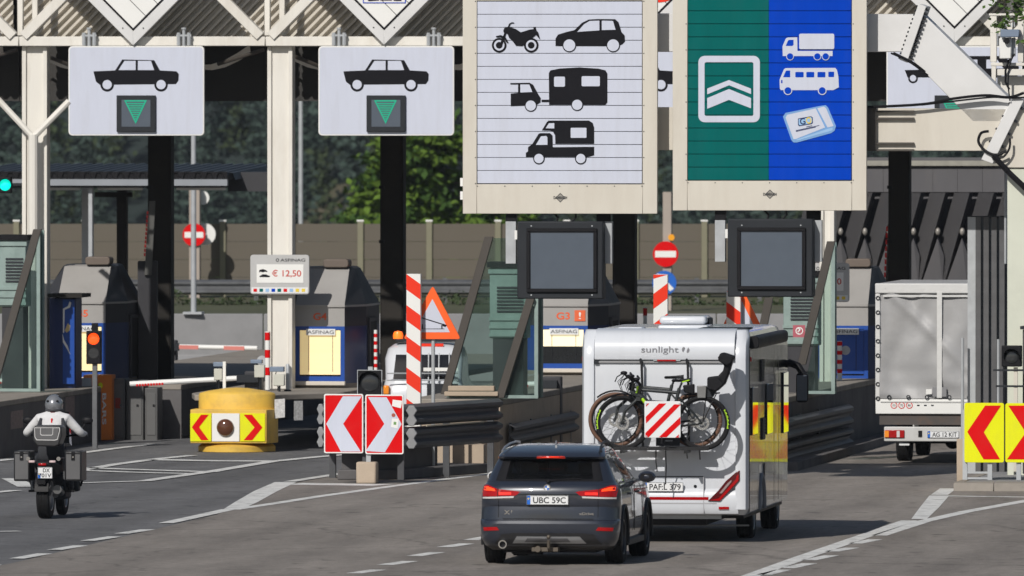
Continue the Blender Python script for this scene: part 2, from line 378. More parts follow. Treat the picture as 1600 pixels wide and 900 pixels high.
    bp = n.new("ShaderNodeBump"); bp.inputs["Strength"].default_value = 0.35; bp.inputs["Distance"].default_value = 0.01
    l.new(noise(80.0, (1, 1, 1), 3), bp.inputs["Height"]); l.new(bp.outputs[0], b.inputs["Normal"])
    return m
ASPD = asphalt("dark asphalt", (0.130, 0.130, 0.134), 0.5, 3)
ASPW = asphalt("warm worn asphalt", (0.226, 0.204, 0.184), 0.18, 11)
ROADP = M("worn road paint", (0.70, 0.70, 0.68), 0.7, var=0.10, scale=5, dirt=0.85, dcol=(0.16, 0.155, 0.15), dscale=3.5, bump=0.1)
FLOORF = M("forest floor", (0.030, 0.040, 0.038), 0.95, var=0.3, scale=0.2, spec=0.05)  # bluish lift in the colour adds to the distance haze
SCREE = M("bare slope", (0.10, 0.088, 0.060), 0.95, var=0.3, scale=0.6, dirt=0.7, dcol=(0.04, 0.06, 0.025), dscale=0.5, spec=0.05)
EARTH = M("earth and grass", (0.07, 0.075, 0.035), 0.95, var=0.3, scale=0.3, dirt=0.6, dcol=(0.16, 0.12, 0.085), dscale=0.06)
FOREST = M("spruce needles", (0.046, 0.070, 0.058), 0.95, var=0.4, scale=0.35, spec=0.1)  # lightened and blued in the colour, as haze would do
FOREST2 = M("light spruce needles", (0.050, 0.070, 0.034), 0.9, var=0.35, scale=0.35, spec=0.1)
LEAFG = M("bright foliage", (0.088, 0.150, 0.020), 0.8, var=0.40, scale=0.8, spec=0.2)
LEAFD = M("deep foliage", (0.035, 0.075, 0.014), 0.8, var=0.35, scale=0.8, spec=0.2)
LEAFN = M("near foliage", (0.06, 0.115, 0.02), 0.6, var=0.3, scale=9, spec=0.3)
BARK = M("bark", (0.11, 0.075, 0.055), 0.9, var=0.25, scale=6)

# ------------------------------------------------------------------ ground
def hz(x, y):
    """terrain height: level toll plaza, a low bank, a valley and a wooded hillside beyond it"""
    def sm(a, b, t): t = min(1, max(0, (t - a) / (b - a))); return t * t * (3 - 2 * t)
    z = -0.006 + 1.0 * sm(274, 284, y)
    z -= 16.0 * sm(335, 520, y)
    z += 0.30 * max(0, y - 840) * (1 if y < 2200 else 0) if y > 840 else 0
    return z
mb = MB(); xs = [-2500, -1200, -600, -300, -150, -75, -35, 0, 35, 75, 150, 300, 600, 1200, 2500]
ys = [-600, -100, 60, 150, 200, 250, 272, 274, 276, 278, 280, 282, 284, 290, 310, 335, 360, 390, 420, 460, 520, 600, 840, 900, 1000, 1200, 1600, 2199]
for y in ys:
    for x in xs: mb.v.append((x, y, hz(x, y)))
nx = len(xs)
for j in range(len(ys) - 1):
    for i in range(nx - 1):
        mb.f.append((j * nx + i, j * nx + i + 1, (j + 1) * nx + i + 1, (j + 1) * nx + i)); mb.m.append(0 if ys[j] < 272 else (1 if ys[j] < 500 else 2))
o = obj("ground", mb, [ASPD, EARTH, FLOORF], smooth=60, fix=False); o["kind"] = "structure"

def ground_poly(name, pts, z, m):
    mb = MB(); mb.add([(q.x, q.y, z) for q in (G(a, b) for a, b in pts)], [tuple(range(len(pts)))])
    o = obj(name, mb, m, smooth=0, fix=False); o["kind"] = "structure"; return o
# the right-hand lanes have an older, browner surface
ground_poly("road", [(-75, 897), (20, 880), (340, 804), (446, 757), (545, 740), (760, 688), (1000, 640), (1700, 600), (2200, 600), (2600, 1500), (-2600, 1500)], 0.002, ASPW)

def line_world(a, b, w):
    A, B = G(*a), G(*b); d = (B - A).normalized(); n = Vector((d.y, -d.x, 0)) * w / 2
    return [A + n, B + n, B - n, A - n]
class Paint:
    def __init__(s, z): s.mb = MB(); s.z = z
    def path(s, pts, w):
        P = [G(*p) for p in pts]; ws = w if isinstance(w, list) else [w] * len(P); L, Rr = [], []
        for i, p in enumerate(P):
            d = (P[min(i + 1, len(P) - 1)] - P[max(i - 1, 0)]).normalized(); n = Vector((d.y, -d.x, 0)) * ws[i] / 2
            L.append(p - n); Rr.append(p + n)
        n = len(P)
        s.mb.add([(q.x, q.y, s.z) for q in L + Rr], [(i, i + 1, n + i + 1, n + i) for i in range(n - 1)]); return s
    def done(s, name="lane_line", parent=None):
        o = obj(name, s.mb, ROADP, parent, smooth=0, fix=False)
        if not parent: o["kind"] = "structure"
        return o
def dashes(name, segs, w, z=0.006):
    t = bpy.data.objects.new(name, None); COL.objects.link(t); t["kind"] = "structure"
    for a, b in segs: Paint(z).path([a, b], w).done("dash", t)
dashes("dashed_lane_line", [((-70, 897), (-10, 883)), ((26, 873.5), (70, 865.5)), ((84, 860), (126, 853)), ((136, 845.8), (180, 839)), ((189, 834.5), (231, 828))], 0.21)
Paint(0.006).path([(259, 818), (310, 807), (357, 796.5)], 0.22).done()
Paint(0.0065).path([(362, 797), (385, 785), (415, 768), (446, 754)], [0.26, 0.34, 0.36, 0.34]).done()
Paint(0.006).path([(452, 753), (500, 745.5), (556, 737)], 0.2).done()
Paint(0.006).path([(370, 796), (430, 787), (500, 776), (600, 762), (690, 750), (770, 740)], 0.20).done()
Paint(0.006).path([(455, 756.5), (600, 758.5)], 0.9).done()
Paint(0.006).path([(127, 735), (180, 726), (240, 718), (300, 712)], 0.22).done()
Paint(0.006).path([(127, 731), (210, 734), (337, 738)], 0.35).done()
Paint(0.006).path([(127, 735.5), (210, 738.5), (310, 741)], 0.3).done()
Paint(0.006).path([(240, 718.5), (330, 720.5), (424, 721)], 0.6).done()
Paint(0.0065).path([(20, 757), (124, 755), (225, 752), (337, 736), (424, 721.5), (500, 714), (560, 709)], 0.24).done()
Paint(0.006).path([(17, 748), (42, 761)], 0.30).done()
dashes("faint_dashed_line", [((-60, 775), (26, 766.5)), ((-70, 832), (30, 830.5))], 0.22)
Paint(0.006).path([(-60, 727), (20, 717.5)], 0.22).done()
Paint(0.006).path([(105, 711), (180, 701), (240, 694)], 0.2).done()
dashes("dashed_lane_line", [((500, 908), (520, 903)), ((553, 896.5), (591, 891)), ((601, 883.5), (641, 877.5)), ((647, 869.5), (684, 863.5)), ((694, 855.5), (730, 850)), ((735, 844.5), (765, 839))], 0.22)
Paint(0.006).path([(1100, 930), (1178, 899), (1250, 873), (1340, 842), (1421, 814)], 0.24).done()
dashes("dashed_lane_line", [((1160, 912), (1190, 903)), ((1193, 899), (1225, 891)), ((1231, 888.5), (1265, 881)), ((1264, 876), (1300, 868.5)), ((1299, 862.5), (1332, 856.5)), ((1336, 850), (1368, 843.5))], 0.2)
Paint(0.006).path([(1374, 837.5), (1444, 815), (1510, 800), (1610, 782)], 0.22).done()
Paint(0.0065).path([(1436, 812), (1453, 793), (1468, 775)], [0.22, 0.28, 0.30]).done()
Paint(0.0065).path([(1468, 774), (1482, 764)], 0.26).done()
Paint(0.006).path([(1474, 775.5), (1610, 777.5)], 0.3).done()

# ------------------------------------------------------------------ forest, trees
def leaf_quads(rng, cen, size, n_each, spread, up=0.25):
    """n_each small leaf faces round every centre -> arrays of quad corners"""
    cen = np.repeat(np.asarray(cen, float), n_each, 0); n = len(cen)
    sp = np.asarray(spread, float)
    p = cen + rng.normal(size=(n, 3)) * sp
    a = rng.normal(size=(n, 3)); a[:, 2] *= 0.5; a /= np.linalg.norm(a, axis=1)[:, None]
    b = rng.normal(size=(n, 3)); b -= a * (a * b).sum(1)[:, None]; b /= np.linalg.norm(b, axis=1)[:, None]
    s = size * rng.uniform(0.6, 1.35, size=(n, 1))
    return np.stack([p - a * s, p + b * s * 0.55, p + a * s, p - b * s * 0.55], 1)
def quads_obj(name, quads, mat_idx, mats, parent=None):
    q = np.concatenate(quads) if isinstance(quads, list) else quads; n = len(q)
    me = bpy.data.meshes.new(name); me.vertices.add(4 * n); me.vertices.foreach_set("co", q.reshape(-1).astype(np.float32))
    me.loops.add(4 * n); me.loops.foreach_set("vertex_index", np.arange(4 * n, dtype=np.int32))
    me.polygons.add(n); me.polygons.foreach_set("loop_start", np.arange(0, 4 * n, 4, dtype=np.int32))
    for m in mats: me.materials.append(m)
    if mat_idx is not None: me.polygons.foreach_set("material_index", mat_idx.astype(np.int32))
    me.update(); me.validate()
    o = bpy.data.objects.new(name, me); COL.objects.link(o)
    if parent: o.parent = parent
    return o
rng = np.random.default_rng(5)
def spruce_quads(h, r):
    c = []
    z = 0.12 * h
    while z < h:
        t = (z / h); rr = r * (1 - t) ** 0.8 + 0.08; k = max(4, int(9 * (1 - t) + 3))
        for i in range(k):
            a = rng.uniform(0, 6.28); q = rr * rng.uniform(0.3, 1.0)
            c.append((q * math.cos(a), q * math.sin(a), z - 0.35 * q + rng.normal() * 0.15))
        z += 0.055 * h
    return leaf_quads(rng, c, 0.27, 8, (0.32, 0.32, 0.20))
kinds = [spruce_quads(rng.uniform(9, 14), rng.uniform(1.5, 2.3)) for _ in range(7)]
qs, mi = [], []
for row in range(17):
    y0 = 842 + row * 11
    for i in range(46):
        x = -80 + i * 3.5 + rng.normal() * 1.0; y = y0 + rng.normal() * 2.5
        px = 800 + x * F / y
        z = hz(x, y)
        k = kinds[rng.integers(7)]; q = k * rng.uniform(0.7, 1.2) + np.array([x, y, z - 0.6])
        if 505 < px < 575 and row < 2: continue            # a bare slope shows here
        qs.append(q); mi.append(np.full(len(q), int(rng.random() < 0.16)))
mb = MB(); P_ = [(470, 842), (500, 800), (610, 800), (590, 850)]
n_ = 12
for j_ in range(n_ + 1):
    for i_ in range(n_ + 1):
        u, v = i_ / n_, j_ / n_; x = -14.5 + 7.5 * u; y = 800 + 75 * v
        mb.v.append((x, y, hz(x, y) + 0.15 + 4.2 * math.sin(math.pi * min(1, u * 0.9 + 0.05)) ** 0.7 * math.sin(math.pi * min(1, 0.03 + 0.62 * v)) + 0.25 * rng.normal()))
for j_ in range(n_):
    for i_ in range(n_): mb.f.append((j_ * (n_ + 1) + i_, j_ * (n_ + 1) + i_ + 1, (j_ + 1) * (n_ + 1) + i_ + 1, (j_ + 1) * (n_ + 1) + i_)); mb.m.append(0)
o = obj("bare_slope", mb, SCREE, smooth=80, fix=False); o["kind"] = "structure"
o = quads_obj("forest", qs, np.concatenate(mi), [FOREST, FOREST2]); tag(o, "dark spruce forest on the far hillside", "forest", kind="stuff")

def leafy_tree(px, Y, zb, h, r, label, mats=(LEAFG, LEAFD), n=150, ls=0.22, group=None, name="tree", per=26):
    fr = Fr(px, Y, 0, zb); t = thing(name, label, "tree", fr, group)
    tk = MB(); tk.tube([(0, 0, 0), (0.05, 0, h * 0.4), (-0.04, 0.02, h * 0.8), (0, 0, h * 0.97)], [0.20, 0.15, 0.08, 0.03], 9)
    cs, mi = [], []
    for i in range(n):
        zz = h * (0.16 + 0.82 * (i + rng.random()) / n); a = rng.uniform(0, 6.28); tt = zz / h
        L = r * (math.sin(min(1, tt * 1.15) * math.pi) ** 0.6 * 0.75 + 0.25 * (1 - tt)) * rng.uniform(0.55, 1.1)
        e = Vector((L * math.cos(a), L * math.sin(a), zz - 0.16 * L + rng.normal() * 0.1))
        if i % 3 == 0: tk.tube([(0, 0, zz - 0.1 * L), e * 0.5 + Vector((0, 0, zz * 0.5 + 0.05)), e], [0.045, 0.03, 0.012], 5)
        for k in (0.35, 0.6, 0.8, 1.0): cs.append((e.x * k, e.y * k, zz + (e.z - zz) * k)); mi.append(int(rng.random() < 0.35))
    obj("trunk", tk, BARK, t)
    q = leaf_quads(rng, cs, ls, per, (0.24, 0.24, 0.10))
    quads_obj("crown", q, np.repeat(np.array(mi), per), list(mats), t)
    return t
leafy_tree(655, 420, -5.2, 13.0, 3.0, "bright green spreading tree behind the noise barrier, left of the two big signs", n=280, ls=0.17)
leafy_tree(772, 445, -6.5, 12.0, 2.4, "deep green tree behind the noise barrier, mostly hidden by the white plank sign", mats=(LEAFD, LEAFG), n=150, ls=0.17)
leafy_tree(1000, 430, -6.0, 7.2, 2.2, "low rounded tree peeping over the noise barrier below the gap between the big signs", mats=(LEAFD, LEAFG), n=110, ls=0.16)
leafy_tree(1105, 428, -6.0, 7.0, 2.0, "small dark tree peeping over the noise barrier beneath the teal and blue sign", mats=(LEAFD, FOREST2), n=110, ls=0.16)
leafy_tree(320, 520, -13, 12.6, 1.5, "slender pale green tree on the slope behind the light pole", mats=(FOREST2, LEAFD), n=100, ls=0.2)
leafy_tree(545, 560, -14, 12.0, 1.6, "half grown tree on the slope beside the bare patch", mats=(FOREST2, LEAFD), n=90, ls=0.22)
# hedge at the foot of the barrier
cs = [(x, 304 + rng.normal() * 0.4, 0.95 + abs(rng.normal()) * 0.10) for x in np.arange(-16, 14, 0.16)]
o = quads_obj("hedge", leaf_quads(rng, cs, 0.06, 22, (0.2, 0.2, 0.06)), None, [FOREST2]); tag(o, "low green undergrowth along the foot of the noise barrier", "hedge", kind="stuff")

# ------------------------------------------------------------------ noise barrier, rail and wall behind the plaza
fb = Fr(563, 315, 0, 1.0)
t = thing("noise_barrier", "long brown grey board noise barrier with pale posts in front of the forest", "noise barrier", fb)
post = None
for k in range(-6, 8):
    x = fb.x(563 + 107.5 * k); p0 = MB().box(-0.07, 0.07, -0.09, 0.12, 0, 1.86); p0.box(-0.085, 0.085, -0.10, 0.13, 1.86, 1.90, 1)
    if post is None: post = p0.mesh("post", [BARRP, WHITE]); board = MB().box(0.075, 1.62, -0.03, 0.03, 0.0, 0.432).mesh("board", BARR)
    o = obj("post", post, None, t); o.location.x = x
    for j in range(4):
        b = obj("board", board, None, t); b.location = (x, 0.012 * (j % 2), 0.44 * j + 0.05)
fg = Fr(400, 305, 0, 1.0)
t = thing("guardrail", "far steel guardrail in front of the noise barrier", "guardrail", fg)
def wprof(z0, h=0.31, d=0.08):
    return [(0, z0), (d, z0 + 0.15 * h), (d, z0 + 0.28 * h), (0.01, z0 + 0.44 * h), (0.01, z0 + 0.56 * h), (d, z0 + 0.72 * h), (d, z0 + 0.85 * h), (0, z0 + h)]
def wrail(mb, path, z0, h=0.31, d=0.08, mi=0, dz=None):
    pr = wprof(z0, h, d); pr = pr + [(a - 0.012, b) for a, b in reversed(pr)]
    rings = []; P = [Vector((a, b, 0)) for a, b in path]
    for i, p in enumerate(P):
        dd = (P[min(i + 1, len(P) - 1)] - P[max(i - 1, 0)]).normalized(); out = Vector((dd.y, -dd.x, 0))
        q = dz[i] if dz else 0
        rings.append([(p.x + out.x * a, p.y + out.y * a, b + q) for a, b in pr])
    return mb.loft(rings, mi=mi)
obj("rail", wrail(MB(), [(-14, 0), (14, 0)], 0.22, 0.36), GALVD, t)
for k in range(-9, 10):
    obj("post", MB().box(k * 1.5 - 0.05, k * 1.5 + 0.05, 0.02, 0.14, -0.3, 0.62), GALVD, t)
# concrete wall across the far side of the plaza: faceted blocks
fw = Fr(270, 268, 0)
t = thing("concrete_wall", "low grey concrete wall closing the far side of the plaza", "wall", fw)
for k in range(-4, 14):
    x0, x1 = k * 1.9, (k + 1) * 1.9 - 0.02
    w = MB(); w.ext([(0, 0), (0, 0.35), (0.28, 0.55), (0.36, 1.42), (0.62, 1.42), (0.7, 0)], x0, x1, 'x')
    obj("block", w, CONCG, t, bevel=0.02)
# ------------------------------------------------------------------ toll canopy
fc = Fr(440, 222)
PX, PZ = fc.x, fc.z
t = thing("toll_canopy", "cream steel toll plaza canopy with a zigzag front over the booths", "canopy", fc)
CAN = t
def beam(name, px0, px1, py0, py1, y0, d, m=CREAM, bev=0.01, par=None):
    return obj(name, MB().pb(fc, px0, py0, px1, py1, y0, d), m, par or CAN, bevel=bev, seg=1)
zi = 0.93
# fascia beam in lengths
for a, b in ((-120, 29), (30, 414), (415, 800), (801, 1189), (1190, 1574), (1575, 1750)):
    beam("fascia_beam", a, b, 57, 72, -0.30, 0.22)
def column(px_l, px_r, y=-0.18, name="column", top=None):
    xl, xr = PX(px_l), PX(px_r); z1 = 9.2 if top is None else top
    c = MB(); w = (xr - xl)
    c.box(xl, xl + 0.07, y, y + 0.36, zi, z1)
    c.box(xr - 0.07, xr, y, y + 0.36, zi, z1)
    c.box(xl + 0.07, xr - 0.07, y + 0.05, y + 0.30, zi, z1)
    return obj(name, c, CREAM, CAN, bevel=0.006, seg=1)
ct = PZ(440, 72.2, -0.3)
for a, b in ((420, 459), (37, 76), (1282, 1305), (-345, -305), (1660, 1700)): column(a, b, top=ct)
# slim front post with a fork, by the left-hand column
c = MB(); z0, z1 = PZ(50, 330, -0.4), PZ(52, 210, -0.4); x = PX(52, -0.4)
c.tube([(x, -0.40, zi), (x, -0.40, z1)], 0.085, 10)
c.tube([(x, -0.40, z1 - 0.05), fc.p(-10, 148, -0.4)], 0.055, 8); c.tube([(x, -0.40, z1 - 0.05), fc.p(108, 158, -0.4)], 0.055, 8)
obj("forked_post", c, CREAM, CAN)
# zigzag members, posts above the beam and folded corrugated roof sheets
top = PZ(600, -330, 0)
for nd in (-362, 30, 416, 803, 1190, 1576):
    for s in (-1, 1):
        a = fc.p(nd + 8 * s, 57, -0.22); b = fc.p(nd + 8 * s + 240 * s, -183, -0.22)
        d = (b - a).normalized(); n = Vector((-d.z, 0, d.x)) * 0.085
        q = [a + n, b + n, b - n, a - n]
        obj("zigzag_member", MB().ext([(v.x, v.z) for v in q], -0.34, -0.16), CREAM, CAN, bevel=0.008, seg=1)
    for dx in (-3, 20):
        beam("upright", nd + dx, nd + dx + 9, -120, 56, 0.02, 0.12)
# corrugated sheet behind the zigzag: ridges run diagonally
for k, nd in enumerate((-362, 30, 416, 803, 1190, 1576)):
    sh = MB(); x0, x1 = PX(nd + 4, 0.9), PX(nd + 384, 0.9); zb, zt = PZ(nd, 60, 0.9), PZ(nd, -110, 0.9); H_ = zt - zb
    pitch = 0.165; L = x1 - x0; i = -int(H_ / pitch) - 1
    while i * pitch < L:
        c0 = i * pitch
        def clip(o):           # a diagonal strip between offsets c0+o.. clipped to the rectangle
            lo = max(0, -(c0 + o)); hi = min(H_, L - (c0 + o))
            return (lo, hi)
        e = [(0, 0.0), (0.14, 0.10), (0.50, 0.10), (0.64, 0.0), (1.0, 0.0)]
        for (o0, d0), (o1, d1) in zip(e[:-1], e[1:]):
            l0, h0 = clip(o0 * pitch); l1, h1 = clip(o1 * pitch)
            if h0 <= l0 or h1 <= l1: continue
            a, b = c0 + o0 * pitch, c0 + o1 * pitch
            sh.add([(x0 + a + l0, 0.9 - d0, zb + l0), (x0 + b + l1, 0.9 - d1, zb + l1), (x0 + b + h1, 0.9 - d1, zb + h1), (x0 + a + h0, 0.9 - d0, zb + h0)], [(0, 1, 2, 3)])
        i += 1
    obj("corrugated_sheet", sh, M("canopy sheet", (0.60, 0.56, 0.49), 0.5, var=0.08), CAN, smooth=0, fix=False)
# roof deck and the dark ceiling behind the front
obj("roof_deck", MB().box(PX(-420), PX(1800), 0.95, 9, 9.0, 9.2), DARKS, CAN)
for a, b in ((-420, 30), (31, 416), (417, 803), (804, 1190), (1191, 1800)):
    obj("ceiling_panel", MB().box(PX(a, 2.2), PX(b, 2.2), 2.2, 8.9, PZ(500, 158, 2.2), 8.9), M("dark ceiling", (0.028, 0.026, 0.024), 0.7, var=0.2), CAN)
# bent cream ceiling shells seen under the front beam
for nd in (30, 416, 803, 1190):
    for s in (-1, 1):
        sh = MB(); r0, r1 = [], []
        for i in range(7):
            u = i / 6; px = nd + s * (24 + 120 * u); py = 84 + 26 * math.sin(u * math.pi * 0.9)
            r0.append(fc.p(px, py, 1.6)); q = fc.p(px, py - 14 + 10 * u, 1.6); q.y = 1.45; r1.append(q)
        sh.loft([r0, r1], closed=False, cap0=False, cap1=False)
        obj("ceiling_shell", sh, CREAM, CAN, fix=False)
    c = MB(); c.tube([fc.p(nd + 18, 78, 0.6), fc.p(nd + 95, 108, 1.2)], 0.035, 8); c.tube([fc.p(nd - 4, 78, 0.6), fc.p(nd - 75, 100, 1.2)], 0.035, 8)
    obj("strut", c, BROWNS, CAN)
# dark rear columns in the shade
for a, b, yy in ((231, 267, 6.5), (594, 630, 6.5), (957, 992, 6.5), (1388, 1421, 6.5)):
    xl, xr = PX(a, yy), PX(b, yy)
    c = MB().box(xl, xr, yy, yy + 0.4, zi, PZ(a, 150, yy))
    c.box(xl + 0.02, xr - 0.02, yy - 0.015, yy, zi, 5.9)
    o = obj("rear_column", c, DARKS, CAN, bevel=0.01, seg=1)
    for py in (290, 375): obj("bracket", MB().pb(fc, a - 2, py, a + 6, py + 5, yy - 0.05, 0.03), BLACK, o)

# ------------------------------------------------------------------ hanging lane signs and diamonds
CAR = [(146, 111.5), (150, 127.5), (156, 132.5), (275, 131.5), (279, 126), (279.5, 116), (276, 111.5), (250, 110), (241, 94), (191, 93), (180, 110)]
WIN1 = [(185, 109.5), (194.5, 95), (212, 95), (212, 109.5)]
WIN2 = [(215.5, 109.5), (215.5, 95), (236, 95), (241, 109.5)]
def lane_sign(dx, label):
    f = Fr(213 + dx, 222 - (213 + dx - 440) / 90.0 * 0.1245 - 0.42)
    t = thing("lane_sign", label, "lane sign", f, "car lane signs hanging under the canopy beam")
    q = lambda a, b: (f.x(a + dx), f.z(a + dx, b))
    (x0, z1), (x1, z0) = q(107, 72), q(319, 212)
    obj("board", MB().ext(rrect(x0, z0, x1, z1, 0.07), 0.0, 0.07), WHITE, t, bevel=0.006, seg=1)
    fa = MB(); flat(fa, [rrect(x0 + 0.022, z0 + 0.022, x1 - 0.022, z1 - 0.022, 0.055)], -0.002)
    obj("face", fa, WHITEP, t, smooth=0, fix=False)
    p = MB(); ff = lambda poly: [(a + dx, b) for a, b in poly]
    wide = dx > 1200
    CAR_, W1_, W2_ = (CAR, WIN1, WIN2) if not wide else ([(135.5, 109.5), (140, 121), (300, 121.5), (312, 119), (314, 104), (305, 100), (292, 89), (286, 87.5), (222, 87.5), (205, 98), (196, 108)], [(206, 107), (218, 93), (230, 93), (230, 107)], [(263, 107), (263, 93), (280, 93), (290, 107)])
    HUBS = ((167.5, 132.5, 10.6, 7.3), (251.7, 132.5, 10.6, 7.3)) if not wide else ((148.5, 122.5, 7.6, 5.0), (290, 122.5, 7.6, 5.0))
    pict(p, f, -0.004, [ff(CAR_), ff(W1_), ff(W2_)] + ([ff([(239, 107), (239, 93), (249, 93), (249, 107)])] if wide else []))
    for cx, cy, r0, r1 in HUBS:
        pict(p, f, -0.006, [ff(circ(cx, cy, r0))]); pict(p, f, -0.008, [ff(circ(cx, cy - 0.3, r1))], 1)
    obj("car_symbol", p, [BLACKP, WHITEP], t, smooth=0, fix=False)
    h = MB().pb(f, 182 + dx, 149, 243 + dx, 206, -0.06, 0.058)
    d = obj("arrow_display", h, CHAR, t, bevel=0.01)
    obj("glass_pane", MB().pb(f, 190 + dx, 156, 235 + dx, 198, -0.064, 0.003), SCREEN, d)
    g = MB()
    pict(g, f, -0.068, [ff([(194, 156.5), (229.5, 156.5), (212, 193.5)]), ff([(197.5, 158.8), (226, 158.8), (212, 189)])])
    for i in range(8):
        y = 161 + i * 3.4; w = 13.2 * (1 - i / 8.6)
        pict(g, f, -0.068, [ff([(212 - w, y), (212 + w, y), (212 + w - 1, y + 1.8), (212 - w + 1, y + 1.8)])])
    obj("green_arrow", g, LEDG, d, smooth=0, fix=False)
    for hx in (139, 287):
        b = MB(); xa = f.x(hx + dx)
        b.cyl((xa, 0.03, f.z(hx + dx, 78)), (xa, 0.03, f.z(hx + dx, 44)), 0.030, n=10)
        b.cyl((xa, 0.03, f.z(hx + dx, 46)), (xa, 0.03, f.z(hx + dx, 43)), 0.045, n=10)
        for s in (-0.09, 0.09): b.cyl((xa + s, 0.03, f.z(hx + dx, 71)), (xa + s, 0.03, f.z(hx + dx, 51)), 0.035, n=8)
        b.box(xa - 0.13, xa + 0.13, 0.005, 0.06, f.z(hx, 57), f.z(hx, 54))
        obj("hanger", b, GALV, t)
lane_sign(0, "white car lane sign with green arrow display, between the forked post and the dark column")
lane_sign(390.5, "white car lane sign with green arrow display, just left of the white plank sign")
lane_sign(781, "white car lane sign mostly hidden behind the two big plank signs")
lane_sign(1278, "white car lane sign partly covered by the slanting gantry arm")
def diamond(px, tip, label, kind=0):
    f = Fr(px, 222 - (px - 440) / 90.0 * 0.1245 - 0.48)
    t = thing("diamond_sign", label, "diamond sign", f, "white diamond signs along the canopy front")
    a = 1.78; zt = f.z(px, tip); c = zt + a
    D = lambda r: [(0, c - r), (r, c), (0, c + r), (-r, c)]
    fr_ = MB(); o_, i_ = D(a), D(a - 0.235)
    for k in range(4):
        fr_.ext([o_[k], o_[(k + 1) % 4], i_[(k + 1) % 4], i_[k]], 0.0, 0.16)
    obj("frame", fr_, CREAMW, t, bevel=0.004, seg=1)
    fl = MB(); flat(fl, [D(a - 0.25), D(a - 0.30)], 0.012); obj("black_border", fl, BLACKP, t, smooth=0, fix=False)
    r = a - 0.235
    obj("panel", MB().ext(D(r), 0.02, 0.10), WHITE, t)
    ln = MB()
    for k in range(-3, 3):             # joints of the panel sheets
        s = k * 0.42 + 0.21; n = 0.004
        A = Vector(((s - r) / 2, 0.0175, c + (s + r) / 2)); B = Vector(((s + r) / 2, 0.0175, c + (s - r) / 2))
        ln.add([A + Vector((n, 0, n)), B + Vector((n, 0, n)), B - Vector((n, 0, n)), A - Vector((n, 0, n))], [(0, 1, 2, 3)])
    obj("panel_joint", ln, CHAR, t, smooth=0, fix=False)
    bo = MB()
    for s in (-1, 1):
        for d in (0.42, 1.1):
            bo.cyl((s * (0.16 + d * 0.0 + 0.02), -0.01, c - a + 0.30), (s * 0.18, 0.0, c - a + 0.30), 0.012, n=8)
    obj("bolt", bo, CHAR, t)
    if kind == 1:
        b = MB(); pict(b, f, 0.010, [[(567, -40), (634, -40), (634, 5), (567, 5)], [(568.3, -39), (632.7, -39), (632.7, 3.7), (568.3, 3.7)]])
        pict(b, f, 0.008, [[(575, -8), (590, -8), (592, 0.5), (575, 1.5)]], 1); pict(b, f, 0.008, [[(594, -8), (612, -8), (612, 0.5), (594, 0.5)]], 1); pict(b, f, 0.008, [[(615, -8), (627, -8), (627, 1.2), (615, 1.0)]], 1)
        obj("plate_border", b, [BLUE, BLACKP], t, smooth=0, fix=False)
    if kind == 2:
        b = MB(); flat(b, [circ(0.30, c - 0.1 - 0.52, 0.42)], 0.012); obj("red_disc", b, REDO, t, smooth=0, fix=False)
diamond(208, 71, "white diamond sign with blank stripes over the sign by the forked post")
diamond(600, 70, "white diamond sign with a blue edged plate at its middle", 1)
diamond(1003, 71, "white diamond sign with a red disc behind the gap of the big signs", 2)
diamond(1491, 68, "white diamond sign above the slanting gantry arm")

# ------------------------------------------------------------------ islands
def island(fr, poly, h, label, y0=0, mats=(CONCD, CONC)):
    t = thing("concrete_island", label, "traffic island", fr, "long concrete islands between the toll lanes")
    b = MB(); n = len(poly)
    b.add([(a, c, 0) for a, c in poly] + [(a, c, h - 0.10) for a, c in poly], [(i, i + n, (i + 1) % n + n, (i + 1) % n) for i in range(n)] + [tuple(range(n))])
    obj("wall", b, mats[0], t)
    obj("slab", MB().ext(poly, h - 0.10, h, 'z'), mats[1], t, bevel=0.015)
    return t
f5, f4, f3, f2 = Fr(-95, 213), Fr(360, 217), Fr(712, 206), Fr(1112, 206)
PO = [(-0.66, 0.30), (0.66, 0.30), (0.72, 0.9), (1.55, 1.9), (1.62, 34), (-0.9, 34), (-0.9, 1.6)]
island(f5, [(-0.66, 0), (1.0, 0), (1.0, 12.4), (2.2, 12.4), (2.2, 42), (-0.9, 42)], 0.95, "dark sided concrete island beside the motorcycle lane, under the blue cabinet")
i4 = island(f4, PO, 0.95, "concrete island with the rounded yellow nose")
i3 = island(f3, [(-0.75, 0), (0.72, 0), (0.80, 0.6), (0.95, 38), (-0.9, 38)], 1.16, "tan fronted concrete island behind the crash rails and red white chevron boards", mats=(CONCT, CONC))
i2 = island(f2, [(-0.75, 0), (0.72, 0), (0.80, 0.6), (1.25, 38), (-0.9, 38)], 1.10, "concrete island beyond the motorhome", mats=(CONCD, CONC))
# stickers and graffiti on the walls
def sticker(fr, par, pts, y, m, name="sticker"):
    s = MB(); pict(s, fr, y, [pts]); return obj(name, s, m, par, smooth=0, fix=False)
GRAF = M("scratched paper", (0.5, 0.5, 0.5), 0.7, var=0.55, scale=22)
GRAF2 = M("faded graffiti", (0.22, 0.17, 0.16), 0.8, var=0.6, scale=14)

